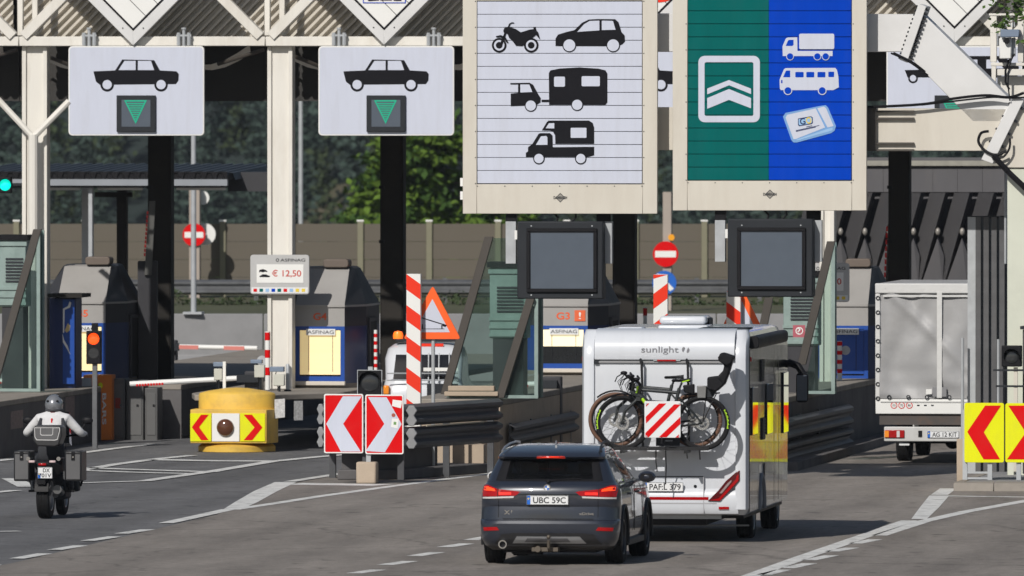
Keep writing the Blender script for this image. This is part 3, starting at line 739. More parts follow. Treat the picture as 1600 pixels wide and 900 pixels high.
# yellow rounded nose
t = thing("island_nose", "yellow rounded island nose with two arrow boards and a round lamp", "crash cushion", f4)
X4, Z4 = f4.x, f4.z
xl, xr = X4(304, -0.2), X4(424, -0.2); xc = (xl + xr) / 2; w = (xr - xl) / 2
def dplan(s, z, yb=0.28, dep=0.5):
    return [(xc + s * w * math.cos(R(180 + 180 * i / 16)), yb + s * dep * math.sin(R(180 + 180 * i / 16)), z) for i in range(17)]
zb, zs, zt = Z4(360, 652, -0.3), Z4(360, 618, -0.3), Z4(357, 606, 0.0)
hood = MB().loft([dplan(1.0, zb), dplan(1.0, zs), dplan(0.97, zs + 0.03), dplan(0.75, zs + (zt - zs) * 0.55), dplan(0.3, zt - 0.01), dplan(0.02, zt)], cap0=True, cap1=True)
obj("hood", hood, YELN, t, smooth=50)
xa, xb = X4(297, -0.42), X4(416, -0.42)
bx = MB().ext([(xa, -0.40), (xb, -0.40), (xb + 0.10, 0.1), (xb + 0.10, 0.3), (xa - 0.02, 0.3)], Z4(360, 693, -0.42), Z4(360, 640, -0.42), 'z')
obj("body", bx, YELN, t, bevel=0.012)
obj("base_ring", MB().loft([dplan(1.0, 0.0, dep=0.80), dplan(1.0, Z4(360, 699, -0.5), dep=0.80), dplan(0.93, Z4(360, 695, -0.5), dep=0.70)]), YELN, t)
obj("gap_collar", MB().loft([dplan(0.9, 0.0, dep=0.36), dplan(0.9, 0.3, dep=0.36)]), BLACK, t)
for a, b, nm, red in ((297, 330, "arrow_board", [(314, 648), (326, 648), (311, 667.5), (326, 688), (314, 688), (299.5, 667.5)]), (375, 414, "arrow_board", [(380.5, 648), (393.5, 648), (410, 668), (394, 688), (380.5, 688), (397.5, 668)])):
    bd = obj(nm, MB().pb(f4, a, 646, b, 690, -0.42, 0.017), YELF, t, bevel=0.004, seg=1)
    s = MB(); pict(s, f4, -0.424, [red]); obj("red_chevron", s, REDF, bd, smooth=0, fix=False)
bd = obj("lamp_board", MB().pb(f4, 331, 646, 374, 690, -0.42, 0.017), WHITE, t, bevel=0.004, seg=1)
c = f4.p(352, 668, -0.42); r = 13.6 / 92
obj("lamp_dome", MB().lathe(c, (0, -1, 0), [(r, 0), (r, 0.02)] + [(r * math.cos(R(a)), 0.02 + 0.08 * math.sin(R(a))) for a in range(0, 91, 10)]), M("brown lamp glass", (0.10, 0.035, 0.015), 0.12, coat=0.8), bd)

# ------------------------------------------------------------------ booths
def oct_plan(s, y0, y1, z, hw=0.80, fw=0.43, ch=0.48):
    return [(-fw * s, y0, z), (fw * s, y0, z), ((fw + 0.27) * s, y0 + 0.80, z), ((fw + 0.27) * s, y1 - ch, z), (fw * s, y1, z), (-fw * s, y1, z), (-hw * s, y1 - ch, z), (-hw * s, y0 + ch, z)]
MHBW = M("dark booth window", (0.012, 0.014, 0.016), 0.08, spec=0.5)
BOOTHS = "toll booths on the islands"
def booth(px, Y, name_txt, label, ztop=3.04, zeave=2.36, blind=BLIND, full=True):
    f = Fr(px, Y); t = thing("toll_booth", label, "toll booth", f, BOOTHS); zi_ = 0.95 if Y > 218 else 1.1
    zi_ = 1.17 if name_txt == "G3" else 0.96
    zf = zi_ + 0.07
    hw, fw, ch, y1 = 0.70, 0.43, 0.48, 3.0
    # walls: lower blue belt, grey band above
    wl = MB(); zb = 2.02
    P0, P1 = oct_plan(1, 0, y1, zf), oct_plan(1, 0, y1, zb)
    n = 8
    wl.loft([oct_plan(1.02, -0.02, y1 + 0.02, zi_), oct_plan(1.02, -0.02, y1 + 0.02, zf)])
    obj("plinth", wl, CONC, t)
    wall = MB()
    for i in range(8):
        a, b = Vector(P0[i]), Vector(P0[(i + 1) % 8]); a1, b1 = Vector(P1[i]), Vector(P1[(i + 1) % 8])
        if i == 0:   # window opening in the front
            x0, x1, z0, z1 = -0.36, 0.36, zf + 0.12, zb - 0.06
            wall.box(-fw, x0, 0, 0.06, zf, zb, 0); wall.box(x1, fw, 0, 0.06, zf, zb, 0)
            wall.box(x0, x1, 0, 0.06, zf, z0, 0); wall.box(x0, x1, 0, 0.06, z1, zb, 0)
        else:
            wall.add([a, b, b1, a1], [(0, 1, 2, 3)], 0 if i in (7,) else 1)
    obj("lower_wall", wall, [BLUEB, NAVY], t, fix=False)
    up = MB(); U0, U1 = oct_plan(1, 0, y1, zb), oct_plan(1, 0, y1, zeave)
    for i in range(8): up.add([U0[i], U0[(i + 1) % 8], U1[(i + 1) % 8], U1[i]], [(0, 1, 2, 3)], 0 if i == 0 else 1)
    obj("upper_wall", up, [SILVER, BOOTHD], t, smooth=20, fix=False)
    ev = MB().loft([oct_plan(1.02, -0.03, y1 + 0.03, zeave - 0.005), oct_plan(1.02, -0.03, y1 + 0.03, zeave + 0.03)])
    obj("eaves_trim", ev, SILVER, t, smooth=20)
    rf = MB(); R0, R1, R2 = oct_plan(1.0, 0.0, y1, zeave + 0.03), oct_plan(0.62, 0.62, y1 - 0.5, ztop - 0.03), oct_plan(0.56, 0.70, y1 - 0.55, ztop)
    R1[0], R1[1] = (-0.40, 0.62, ztop - 0.03), (0.43, 0.62, ztop - 0.03)
    for A_, B_ in ((R0, R1), (R1, R2)):
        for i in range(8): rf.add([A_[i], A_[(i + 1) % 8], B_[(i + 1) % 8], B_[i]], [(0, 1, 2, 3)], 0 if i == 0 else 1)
    rf.add(R2, [tuple(range(8))], 1)
    roof = obj("roof", rf, [SILVER, BOOTHD], t, smooth=20, fix=False)
    cp = MB().ext(rrect(-0.02, ztop - 0.005, 0.42, ztop + 0.14, 0.05), 0.55, 1.0)
    obj("roof_vent", cp, M("brown vent cap", (0.14, 0.11, 0.09), 0.5), roof, bevel=0.015)
    # blind behind the glass, label board, window sill
    w = obj("window", MB().box(-0.36, 0.36, 0.03, 0.04, zf + 0.12, zb - 0.06), MHBW, t, fix=True)
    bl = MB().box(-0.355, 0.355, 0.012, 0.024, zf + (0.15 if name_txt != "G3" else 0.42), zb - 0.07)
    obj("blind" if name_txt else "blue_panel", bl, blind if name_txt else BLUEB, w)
    for sx in (-0.2, 0.22): obj("blind_cord", MB().box(sx - 0.004, sx + 0.004, 0.007, 0.0118, zf + 0.2, zb - 0.075), CHAR, w)
    lb = obj("name_board", MB().box(-0.24, 0.27, -0.03, -0.012, zb - 0.155, zb - 0.045), PLATEW, t)
    s = MB(); text(s, "ASFINAG", 0.015, zb - 0.10, 0.46, 0.06, -0.034); obj("lettering", s, CHAR, lb, smooth=0, fix=False)
    obj("sill", MB().box(-fw - 0.02, fw + 0.02, -0.12, 0.0, zf - 0.035, zf + 0.035), M("sill sheet", (0.6, 0.55, 0.48), 0.5), t, bevel=0.01)
    if name_txt:
        s = MB(); text(s, name_txt, 0.0, 2.19, 0.235, 0.125, -0.003, bold=0.02); obj("number", s, M("red orange lettering", (0.75, 0.10, 0.02), 0.5), t, smooth=0, fix=False)
    # side door and window on the right wall
    d = MB().box(hw, hw + 0.03, 1.05, 1.85, zf + 0.02, 2.08); dr = obj("side_window", d, DARKS, t)
    obj("door_frame", MB().box(hw, hw + 0.045, 0.96, 1.045, zf, 2.15).box(hw, hw + 0.045, 1.855, 1.94, zf, 2.15).box(hw, hw + 0.045, 1.046, 1.854, 2.085, 2.15), BOOTHD, t)
    return t, f
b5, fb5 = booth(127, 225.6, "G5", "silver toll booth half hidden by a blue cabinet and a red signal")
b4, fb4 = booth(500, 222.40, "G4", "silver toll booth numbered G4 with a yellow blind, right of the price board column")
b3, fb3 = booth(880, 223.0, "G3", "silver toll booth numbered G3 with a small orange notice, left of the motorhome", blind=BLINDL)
b2, fb2 = booth(1318, 223.0, "", "shaded toll booth with a blue front beside the tarpaulin truck")
# small orange notice on G3
o = obj("notice", MB().box(0.20, 0.39, -0.012, -0.001, 2.10, 2.29), M("orange notice", (0.75, 0.13, 0.04), 0.5), b3)
s = MB(); text(s, "!", 0.295, 2.195, 0.04, 0.12, -0.016); obj("mark", s, WHITE, o, smooth=0, fix=False)
# warning tape column at the side wall corner
def striped(mb, x, y, r, z0, z1, n, ph=0):
    for i in range(n):
        mb.cyl((x, y, z0 + (z1 - z0) * i / n), (x, y, z0 + (z1 - z0) * (i + 1) / n), r, n=12, mi=(i + ph) % 2)
    return mb
for bt in (b4,):
    s = MB(); striped(s, 0.90, 0.55, 0.03, 1.1, 1.95, 13); obj("striped_edge", s, [WHITE, REDF], bt)

# price boards
def price(px0, py0, px1, py1, y_off, label, part_of=None):
    f = Fr((px0 + px1) / 2, 222 - ((px0 + px1) / 2 - 440) / 90.0 * 0.1245 - y_off)
    t = thing("price_board", label, "price board", f, "price boards fixed to the canopy columns")
    u = (px1 - px0) / 92.0; Q = lambda a, b: (px0 + a * u, py0 + b * (py1 - py0) / 62.0)
    p0, p1 = f.p(px0, py0), f.p(px1, py1)
    obj("board", MB().ext(rrect(p0.x, p1.z, p1.x, p0.z, 0.05), 0, 0.06), M("silver sign sheet", (0.50, 0.50, 0.50), 0.4, 0.2, var=0.04), t, bevel=0.005, seg=1)
    a, b = Q(10, 15), Q(83, 44); obj("price_panel", MB().pb(f, a[0], a[1], b[0], b[1], -0.006, 0.004), WHITE, t)
    a, b = Q(2, 51), Q(90, 60); obj("logo_strip", MB().pb(f, a[0], a[1], b[0], b[1], -0.006, 0.004), PLATEW, t)
    s = MB(); a, b = Q(34, 23.5), Q(79.5, 34.5); textp(s, f, "\u20ac 12,50", a[0], a[1], b[0], b[1] + 1.2, -0.009, bold=0.012); obj("price", s, M("red print", (0.55, 0.06, 0.04), 0.5), t, smooth=0, fix=False)
    s = MB(); a, b = Q(47, 6), Q(86, 10.8); textp(s, f, "ASFINAG", a[0], a[1], b[0], b[1], -0.003, bold=0.01)
    pict(s, f, -0.003, [[Q(*q) for q in circ(42.5, 8.4, 2.6)], [Q(*q) for q in circ(42.5, 8.4, 1.6)]]); obj("lettering", s, CHAR, t, smooth=0, fix=False)
    s = MB(); mot = [(14, 24), (17, 23), (20, 22.3), (23, 23.5), (26, 25), (27, 27), (23, 26.4), (20, 27.5), (16, 26.5), (14, 28)]
    pict(s, f, -0.009, [[Q(*q) for q in mot]]); car = [(14, 33.5), (17, 32), (19, 30.6), (25, 30.6), (27, 32), (31, 33), (30, 35), (15, 35)]
    pict(s, f, -0.009, [[Q(*q) for q in car]]); obj("vehicle_symbols", s, BLACKP, t, smooth=0, fix=False)
    cl = [REDF, TEAL, LTBLUE, BLUE, TEAL, REDF, LTBLUE, YELP, YELP]
    s = MB()
    for i in range(9):
        a = Q(5 + i * 9.4, 53); b = Q(10.5 + i * 9.4, 58); pict(s, f, -0.009, [[(a[0], a[1]), (b[0], a[1]), (b[0], b[1]), (a[0], b[1])]], i)
    obj("card_logos", s, cl, t, smooth=0, fix=False)
    return t
price(391, 398, 483, 460, 0.28, "silver price board reading 12,50 euros on the cream column")
price(1236, 411, 1327, 472, -0.6, "silver price board peeping out right of the glass screen")

# ------------------------------------------------------------------ slanted glass wind screens
SCR = "slanted glass wind screens on the island ends"
def screen(px_fix, fr, pts_lead, pts_lead2, pane_right, base_py, label, zbase, back=3.0, cab=None):
    t = thing("wind_screen", label, "glass screen", fr, SCR)
    (a0, b0), (a1, b1) = pts_lead          # top, foot of the front slanted post (photo pixels)
    def post(pt, y0, name="slanted_post", wpx=13):
        (a0, b0), (a1, b1) = pt
        A, B = fr.p(a0, b0, y0), fr.p(a1, b1, y0); w = wpx / 95
        return obj(name, MB().ext([(A.x, A.z), (A.x + w, A.z), (B.x + w, B.z), (B.x, B.z)], y0, y0 + 0.10), BROWNS, t, bevel=0.006, seg=1)
    post(pts_lead, 0.05)
    if pts_lead2: post(pts_lead2, -0.02)
    A, B = fr.p(a0, b0, 0.09), fr.p(a1, b1, 0.09); xr = fr.x(pane_right, 0.09); zt = A.z - 0.02
    pn = MB().ext([(A.x + 0.1, zt), (B.x + 0.1, zbase), (xr, zbase), (xr, zt)], 0.09, 0.105)
    obj("glass_pane", pn, GLG, t)
    # pane along the island behind the slanted edge
    obj("glass_pane", MB().box(xr - 0.012, xr + 0.0, 0.16, back, zbase, zt), GLG, t)
    obj("glazing_post", MB().box(xr - 0.03, xr + 0.03, 0.07, 0.13, zbase, zt), PGREEN, t)
    obj("glazing_post", MB().box(xr - 0.03, xr + 0.03, back, back + 0.06, zbase, zt), PGREEN, t)
    obj("glazing_rail", MB().box(B.x + 0.14, xr - 0.03, 0.08, 0.115, zbase, zbase + 0.05), PGREEN, t)
    return t
s3 = screen(0, f3, [(757, 370), (688, 616)], [(822, 466), (774, 622)], 838, 606, "slanted glass wind screen between the warning triangle and booth G3", 1.17, back=0.7)
obj("sill", MB().pb(f3, 700, 603, 772, 611, -0.03, 0.12), CONCT, s3, bevel=0.01); obj("sill", MB().pb(f3, 694, 612, 778, 619, -0.06, 0.2), CONCT, s3, bevel=0.01)
fs5 = Fr(10, 219)
s5 = screen(0, fs5, [(52, 358), (-16, 600)], None, 60, 612, "slanted glass wind screen beside the motorcycle lane", fs5.z(30, 612), back=0.5)
fs2 = Fr(1180, 211)
s2 = screen(0, fs2, [(1292, 377), (1246, 570)], [(1195, 465), (1176, 560)], 1302, 606, "slanted glass wind screen beyond the motorhome roof", 1.12, back=0.3)
s = MB().pb(fs2, 1239, 508, 1258, 527, 0.075, 0.01); o = obj("fire_notice", s, M("faded red notice", (0.42, 0.10, 0.13), 0.5), s2)
s = MB(); text(s, "Z", 0, 0, 0.07, 0.11, 0)
q = fs2.p(1248.5, 517.5, 0.07); s2m = MB(); pict(s2m, fs2, 0.071, [circ(1249, 517, 6), circ(1249, 517, 4.5)]); text(s2m, "?", q.x, q.z, 0.05, 0.10, 0.070); obj("mark", s2m, WHITE, o, smooth=0, fix=False)
# pale green ventilation cabinets behind the screens
def cabinet(fr, px0, py0, px1, py1, label, y=1.6, zb=1.15):
    xa, xb = fr.x(px0, y), fr.x(px1, y); z1 = fr.z(px0, py0, y)
    f = Fr(px0, fr.o.y); t = thing("vent_cabinet", label, "cabinet", f0 := Fr((px0 + px1) / 2, fr.o.y + y), "pale green ventilation cabinets behind the glass screens")
    hw = (xb - xa) / 2
    zc_ = z1 - 1.15
    obj("body", MB().box(-hw, hw, 0, 0.6, zc_, z1), PGREEN, t, bevel=0.015); obj("plinth", MB().box(-hw + 0.05, hw - 0.05, 0.03, 0.6, zb, zc_), BOOTHD, t)
    obj("lid", MB().box(-hw - 0.04, hw + 0.04, -0.05, 0.65, z1, z1 + 0.09), BLACK, t)
    obj("ledge", MB().box(-hw - 0.02, hw + 0.02, -0.03, -0.001, z1 - 0.10, z1 - 0.03), PGREEN, t)
    for i in range(8):
        z = z1 - 0.34 - i * 0.055
        obj("louvre", MB().ext([(-0.02, z), (0.0, z + 0.03), (0.004, z + 0.03), (-0.016, z)], -hw + 0.12, hw - 0.04, 'x'), CHAR, t)
    for i in range(3): obj("ledge", MB().box(-hw - 0.01, hw + 0.01, -0.025, -0.001, z1 - 0.86 - i * 0.13, z1 - 0.81 - i * 0.13), PGREEN, t)
    return t
cabinet(f3, 765, 418, 822, 600, "pale green louvred cabinet behind the glass left of the first dark message box")
cabinet(fs5, -2, 375, 40, 600, "pale green louvred cabinet behind the glass by the motorcycle lane", zb=0.96)
cabinet(fs2, 1224, 432, 1278, 600, "pale green louvred cabinet behind the glass beyond the motorhome", zb=1.1)
# ------------------------------------------------------------------ sign gantry
fgn = Fr(1585, 199)
gt = thing("sign_gantry", "pale steel sign gantry with bolted flanges and a slanting arm", "gantry", fgn)
def gx(px, y=0.5): return fgn.x(px, y)
def gpoly(name, pts, y0, y1, m=CREAMW, par=gt, bev=0.008):
    P = [fgn.p(a, b, y0) for a, b in pts]
    return obj(name, MB().ext([(q.x, q.z) for q in P], y0, y1), m, par, bevel=bev, seg=1)
gpoly("upper_tube", [(745, 20), (1436, 22), (1411, 81), (745, 81)], 0.45, 1.05)
gpoly("lower_beam", [(745, 166), (1573, 170), (1541, 236), (745, 234)], 0.45, 1.05, CREAMD)
gpoly("slanting_arm", [(1444, 24), (1592, 168), (1576, 190), (1520, 190), (1424, 92)], 0.45, 1.05)
gpoly("knee", [(1577, 171), (1660, 171), (1660, 262), (1576, 262), (1546, 238)], 0.46, 1.04, CREAMD)
pm = M("pale green grey paint", (0.60, 0.62, 0.53), 0.45, var=0.05, dirt=0.12)
gpoly("gantry_post", [(1574, 263), (1654, 263), (1654, 750), (1574, 750)], 0.50, 1.0, pm)
for nm, q in (("flange", [(1435, 6), (1447, 10), (1417, 98), (1405, 93)]), ("flange", [(1584, 150), (1600, 156), (1551, 256), (1533, 249)])):
    fl = gpoly(nm, q, 0.34, 1.16, CREAMW, gt, 0.006)
    a0, a1, b0, b1 = [Vector((*p, 0)) for p in (q[0], q[3], q[1], q[2])]
    n = 13 if q[0][0] == 1435 else 5
    for i in range(n):
        u = (i + 0.6) / n
        for e0, e1, d in ((a0, a1, -1), (b0, b1, 1)):
            e = e0.lerp(e1, u); nrm = Vector((e1.y - e0.y, -(e1.x - e0.x), 0)).normalized()
            if nrm.x * d < 0: nrm = -nrm
            k = 5.5 if d > 0 else 2.2
            p0, p1 = fgn.p(e.x, e.y, 0.40), fgn.p(e.x + nrm.x * k, e.y + nrm.y * k, 0.40)
            obj("bolt", MB().cyl(p0, p1, 0.020 if d > 0 else 0.017, n=8), CHAR, fl)
# clamping straps on the lower beam
for py in (174, 185, 224, 234.5):
    gpoly("clamp_bar", [(1340, py - 1.5), (1428, py - 1.5), (1428, py + 1.5), (1340, py + 1.5)], 0.38, 0.44, BROWNS, gt, 0)
gpoly("clamp_plate", [(1350, 167), (1369, 167), (1369, 234), (1350, 234)], 0.36, 0.378, BROWNS, gt, 0)
def cable(pts, r, par=gt, name="cable", y=0.30):
    P = [fgn.p(a, b, y) for a, b in pts]
    Q = []
    for i in range(len(P) - 1):
        p0, p1, p2, p3 = P[max(i - 1, 0)], P[i], P[i + 1], P[min(i + 2, len(P) - 1)]
        for k in range(6):
            u = k / 6
            Q.append(0.5 * ((2 * p1) + (p2 - p0) * u + (2 * p0 - 5 * p1 + 4 * p2 - p3) * u * u + (3 * p1 - p0 - 3 * p2 + p3) * u ** 3))
    Q.append(P[-1])
    return obj(name, MB().tube(Q, r, 6), BLACK, par)
cable([(1340, 168), (1440, 163), (1490, 154), (1540, 149), (1576, 152), (1600, 145)], 0.022)
cable([(1440, 164), (1500, 157), (1550, 152), (1580, 153), (1640, 150)], 0.014)
cable([(1392, 83), (1420, 96), (1450, 118)], 0.016); cable([(1396, 82), (1426, 97), (1446, 112)], 0.012)
cable([(1545, 205), (1533, 208), (1529, 222), (1540, 236), (1556, 242), (1572, 236)], 0.022)
cable([(1578, 216), (1577, 232), (1566, 246), (1552, 243)], 0.018)
cable([(1552, 243), (1575, 268), (1600, 292), (1640, 330)], 0.05)
cable([(1578, 158), (1575, 128), (1578, 100), (1585, 84)], 0.012)

# ------------------------------------------------------------------ the two big plank signs
def plank_sign(name, label, px, out, inn, joints, fr):
    t = thing(name, label, "plank sign", fr)
    (x0, y0, x1, y1), (a0, b0, a1, b1) = out, inn
    obj("back_panel", MB().pb(fr, x0 + 1, y0 + 1, x1 - 1, y1 - 1, 0.06, 0.20), CREAMD, t, bevel=0.01, seg=1)
    obj("casing", MB().pb(fr, x0, y0, a0 - 1, y1, 0.0, 0.058), CREAMD, t, bevel=0.006, seg=1)
    obj("casing", MB().pb(fr, a1 + 1, y0, x1, y1, 0.0, 0.058), CREAMD, t, bevel=0.006, seg=1)
    obj("casing", MB().pb(fr, a0 - 0.95, b1 + 1, a1 + 0.95, y1, 0.0, 0.058), CREAMD, t, bevel=0.006, seg=1)
    obj("casing", MB().pb(fr, a0 - 0.95, y0, a1 + 0.95, b0 - 1, 0.0, 0.058), CREAMD, t, bevel=0.006, seg=1)
    obj("joint_backing", MB().pb(fr, a0 - 1, b0 - 1, a1 + 1, b1 + 1, 0.045, 0.012), BLACK, t)  # black backing seen through the plank joints
    # emblem and rivets
    cx = (x0 + x1) / 2 + 0.5; cy = b1 + 22
    s = MB(); pict(s, fr, -0.002, [[(cx, cy - 7.5), (cx + 7.5, cy), (cx, cy + 7.5), (cx - 7.5, cy)]]); pict(s, fr, -0.0035, [[(cx, cy - 6), (cx + 6, cy), (cx, cy + 6), (cx - 6, cy)]], 1)
    textp(s, fr, "DAMBACH", cx - 10.5, cy - 2.3, cx + 10.5, cy + 2.3, -0.005, 0, bold=0.03)
    obj("maker_emblem", s, [CHAR, M("emblem grey", (0.30, 0.28, 0.25), 0.5)], t, smooth=0, fix=False)
    for j in joints[::2]:
        for ex in (a0 - 3, a1 + 3):
            p = fr.p(ex, j, 0); obj("rivet", MB().cyl((p.x, -0.006, p.z), (p.x, 0.01, p.z), 0.009, n=8), CHAR, t)
    for i in range(7):
        p = fr.p(a0 + (a1 - a0) * i / 6, b1 + 4, 0); obj("rivet", MB().cyl((p.x, -0.006, p.z), (p.x, 0.01, p.z), 0.009, n=8), CHAR, t)
    # side hinges
    return t
def planks(t, fr, a0, a1, joints, m):
    for j0, j1 in zip(joints[:-1], joints[1:]):
        obj("plank", MB().pb(fr, a0, j0 + 0.42, a1, j1 - 0.42, 0.012 + 0.002 * random.random(), 0.03), m, t, bevel=0.003, seg=1)
J1 = [2.0 + 20.35 * i for i in range(0, 15)]
fs1 = Fr(875, 199.0 + (1585 - 875) / 100.5 * 0.1245)
sg1 = plank_sign("plank_sign", "big white plank sign with motorcycle, car, caravan and camper symbols", 875, (723, -14, 1027, 334), (746, J1[0], 1003, J1[-1]), J1, fs1)
planks(sg1, fs1, 746, 1003, J1, WHITEP)
z3 = lambda pts: [(720 + a / 4, b / 4) for a, b in pts]
z8 = lambda pts: [(720 + a / 3, 180 + b / 3) for a, b in pts]
yl = 0.006
s = MB()
for cx in (240, 440):
    for r, k, mi in ((46, 0, 0), (33, 1, 1), (21, 2, 0)): pict(s, fs1, yl - 0.002 * k, [z3(circ(cx, 283, r))], mi)
pict(s, fs1, yl - 0.006, [z3([(265, 192), (272, 175), (290, 168), (312, 170), (345, 182), (375, 202), (430, 185), (455, 182), (452, 170), (467, 168), (472, 188), (485, 205), (496, 248), (470, 218), (448, 236), (420, 250), (408, 270), (385, 288), (345, 286), (328, 262), (302, 236), (292, 212), (270, 206)])])
pict(s, fs1, yl - 0.0065, [z3([(288, 198), (258, 290), (240, 284), (276, 196)])])
pict(s, fs1, yl - 0.0065, [z3([(218, 226), (250, 219), (282, 235), (300, 270), (288, 268), (270, 243), (245, 232), (222, 233)])])
pict(s, fs1, yl - 0.0065, [z3([(292, 172), (302, 148), (318, 139), (334, 141), (332, 147), (320, 146), (310, 152), (300, 176)])])
obj("motorcycle_symbol", s, [BLACKP, WHITEP], sg1, smooth=0, fix=False)
s = MB()
pict(s, fs1, yl, [z3([(592, 288), (592, 240), (608, 216), (660, 200), (710, 188), (758, 142), (800, 122), (860, 119), (965, 120), (986, 140), (1004, 200), (1024, 222), (1026, 260), (1012, 275), (985, 289)])])
pict(s, fs1, yl - 0.002, [z3([(728, 199), (770, 152), (806, 131), (866, 129), (866, 190)]), z3([(881, 188), (881, 129), (951, 131), (967, 186)])], 1)
for cx in (678, 952):
    pict(s, fs1, yl - 0.004, [z3(circ(cx, 283, 43))]); pict(s, fs1, yl - 0.006, [z3(circ(cx, 283, 37))], 1)
obj("car_symbol", s, [BLACKP, WHITEP], sg1, smooth=0, fix=False)
s = MB()
pict(s, fs1, yl, [z3([(312, 585), (358, 580), (358, 528), (310, 528), (310, 519), (430, 517), (452, 530), (485, 590), (500, 614), (498, 640), (470, 658), (312, 664)])])
pict(s, fs1, yl - 0.002, [z3([(372, 578), (372, 528), (428, 528), (447, 575)])], 1)
pict(s, fs1, yl, [z3([(505, 623), (551, 623), (551, 638), (505, 638)])])
pict(s, fs1, yl, [z3([(552, 655), (550, 458), (560, 440), (620, 428), (740, 421), (860, 429), (905, 440), (916, 460), (916, 640), (902, 656)])])
pict(s, fs1, yl - 0.002, [z3(rrect(583, 479, 651, 542, 8)), z3(rrect(755, 476, 869, 539, 8))], 1)
for cx, cy in ((437, 660), (727, 655)):
    pict(s, fs1, yl - 0.004, [z3(circ(cx, cy, 38))]); pict(s, fs1, yl - 0.006, [z3(circ(cx, cy, 32))], 1)
obj("caravan_symbol", s, [BLACKP, WHITEP], sg1, smooth=0, fix=False)
s = MB()
pict(s, fs1, yl, [z8([(380, 71), (404, 31), (412, 25), (600, 25), (618, 36), (625, 58), (625, 134), (443, 134), (442, 95), (432, 77), (418, 72)])])
pict(s, fs1, yl, [z8([(305, 196), (305, 176), (315, 170), (315, 150), (335, 135), (364, 88), (372, 84), (418, 84), (430, 95), (431, 150), (625, 148), (625, 188), (598, 196)])])
pict(s, fs1, yl - 0.002, [z8([(398, 61), (413, 38), (438, 37), (438, 62)]), z8(rrect(515, 59, 589, 106, 3)), z8([(352, 139), (376, 99), (401, 97), (406, 104), (406, 139)])], 1)
for cx in (366, 562):
    pict(s, fs1, yl - 0.004, [z8(circ(cx, 203, 27))]); pict(s, fs1, yl - 0.006, [z8(circ(cx, 203, 22))], 1)
obj("camper_symbol", s, [BLACKP, WHITEP], sg1, smooth=0, fix=False)
h = [obj("hinge", MB().pb(fs1, 719, py, 724, py + 13, 0.1, 0.05), WHITE, sg1) for py in (278, 299)]

fs2b = Fr(1202, 199.0 + (1585 - 1202) / 100.5 * 0.1245)
J2 = [281.5 - 20.35 * i for i in range(14, -1, -1)]
sg2 = plank_sign("plank_sign", "big teal and blue plank sign with toll chevron, lorry, bus and small toll box", 1202, (1051, -18, 1354, 329), (1075, J2[0], 1330, J2[-1]), J2, fs2b)
planks(sg2, fs2b, 1075, 1201, J2, TEAL); planks(sg2, fs2b, 1201.2, 1330, J2, BLUE)
z4 = lambda pts: [(1040 + a / 5, b / 5) for a, b in pts]
z7 = lambda pts: [(1040 + a / 2.728, 150 + b / 2.728) for a, b in pts]
s = MB()
pict(s, fs2b, yl, [z4(rrect(256, 436, 736, 955, 48)), z4(rrect(304, 486, 686, 905, 14))])
for q in ([(325, 692), (495, 625), (667, 692), (667, 735), (495, 666), (325, 737)], [(325, 766), (495, 695), (667, 766), (667, 846), (495, 780), (325, 850)]): pict(s, fs2b, yl, [z4(q)])
obj("toll_symbol", s, WHITEP, sg2, smooth=0, fix=False)
s = MB()
pict(s, fs2b, yl, [z4(rrect(1043, 263, 1317, 384, 12))])
pict(s, fs2b, yl, [z4([(915, 438), (913, 360), (940, 300), (955, 293), (1028, 291), (1030, 398), (1304, 398), (1304, 438)])])
pict(s, fs2b, yl - 0.002, [z4([(938, 359), (955, 318), (965, 311), (999, 311), (999, 350), (990, 359)])], 1)
for cx in (972, 1185, 1250):
    pict(s, fs2b, yl - 0.002 - (0.004 if cx == 1250 else 0), [z4(circ(cx, 441, 30))]); pict(s, fs2b, yl - 0.004 - (0.004 if cx == 1250 else 0), [z4(circ(cx, 441, 25))], 1)
obj("lorry_symbol", s, [WHITEP, BLUE], sg2, smooth=0, fix=False)
s = MB()
pict(s, fs2b, yl, [z4([(892, 692), (890, 622), (906, 585), (925, 540), (940, 532), (1325, 530), (1338, 545), (1350, 600), (1353, 682), (1310, 704), (900, 704)])])
for q in ([(918, 603), (938, 555), (945, 551), (973, 551), (973, 603)], rrect(1013, 562, 1078, 604, 6), rrect(1099, 562, 1161, 604, 6), rrect(1186, 562, 1248, 604, 6), rrect(1271, 560, 1316, 602, 6), [(902, 625), (913, 625), (913, 650), (902, 650)]):
    pict(s, fs2b, yl - 0.002, [z4(q)], 1)
for cx in (955, 1223): pict(s, fs2b, yl - 0.004, [z4(circ(cx, 708, 34))]); pict(s, fs2b, yl - 0.006, [z4(circ(cx, 708, 27))], 1)
obj("bus_symbol", s, [WHITEP, BLUE], sg2, smooth=0, fix=False)
s = MB()
pict(s, fs2b, yl, [z7([(500, 88), (511, 72), (660, 42), (682, 39), (692, 48), (726, 128), (720, 148), (706, 158), (560, 198), (545, 198), (536, 188)])])
pict(s, fs2b, yl - 0.002, [z7([(511, 92), (518, 80), (640, 53), (680, 134), (553, 184), (545, 184)])], 1)
pict(s, fs2b, yl - 0.002, [z7([(646, 52), (675, 45), (684, 52), (716, 128), (690, 134)])], 1)
pict(s, fs2b, yl - 0.002, [z7([(690, 140), (712, 134), (712, 146), (560, 190), (556, 186)])], 2)
pict(s, fs2b, yl - 0.004, [z7([(564, 96), (620, 86), (627, 91), (628, 115), (622, 120), (570, 129), (564, 124)])], 3)
pict(s, fs2b, yl - 0.006, [z7([(567, 99), (619, 90), (624, 94), (624, 112), (620, 116), (573, 125), (567, 121)])], 2)
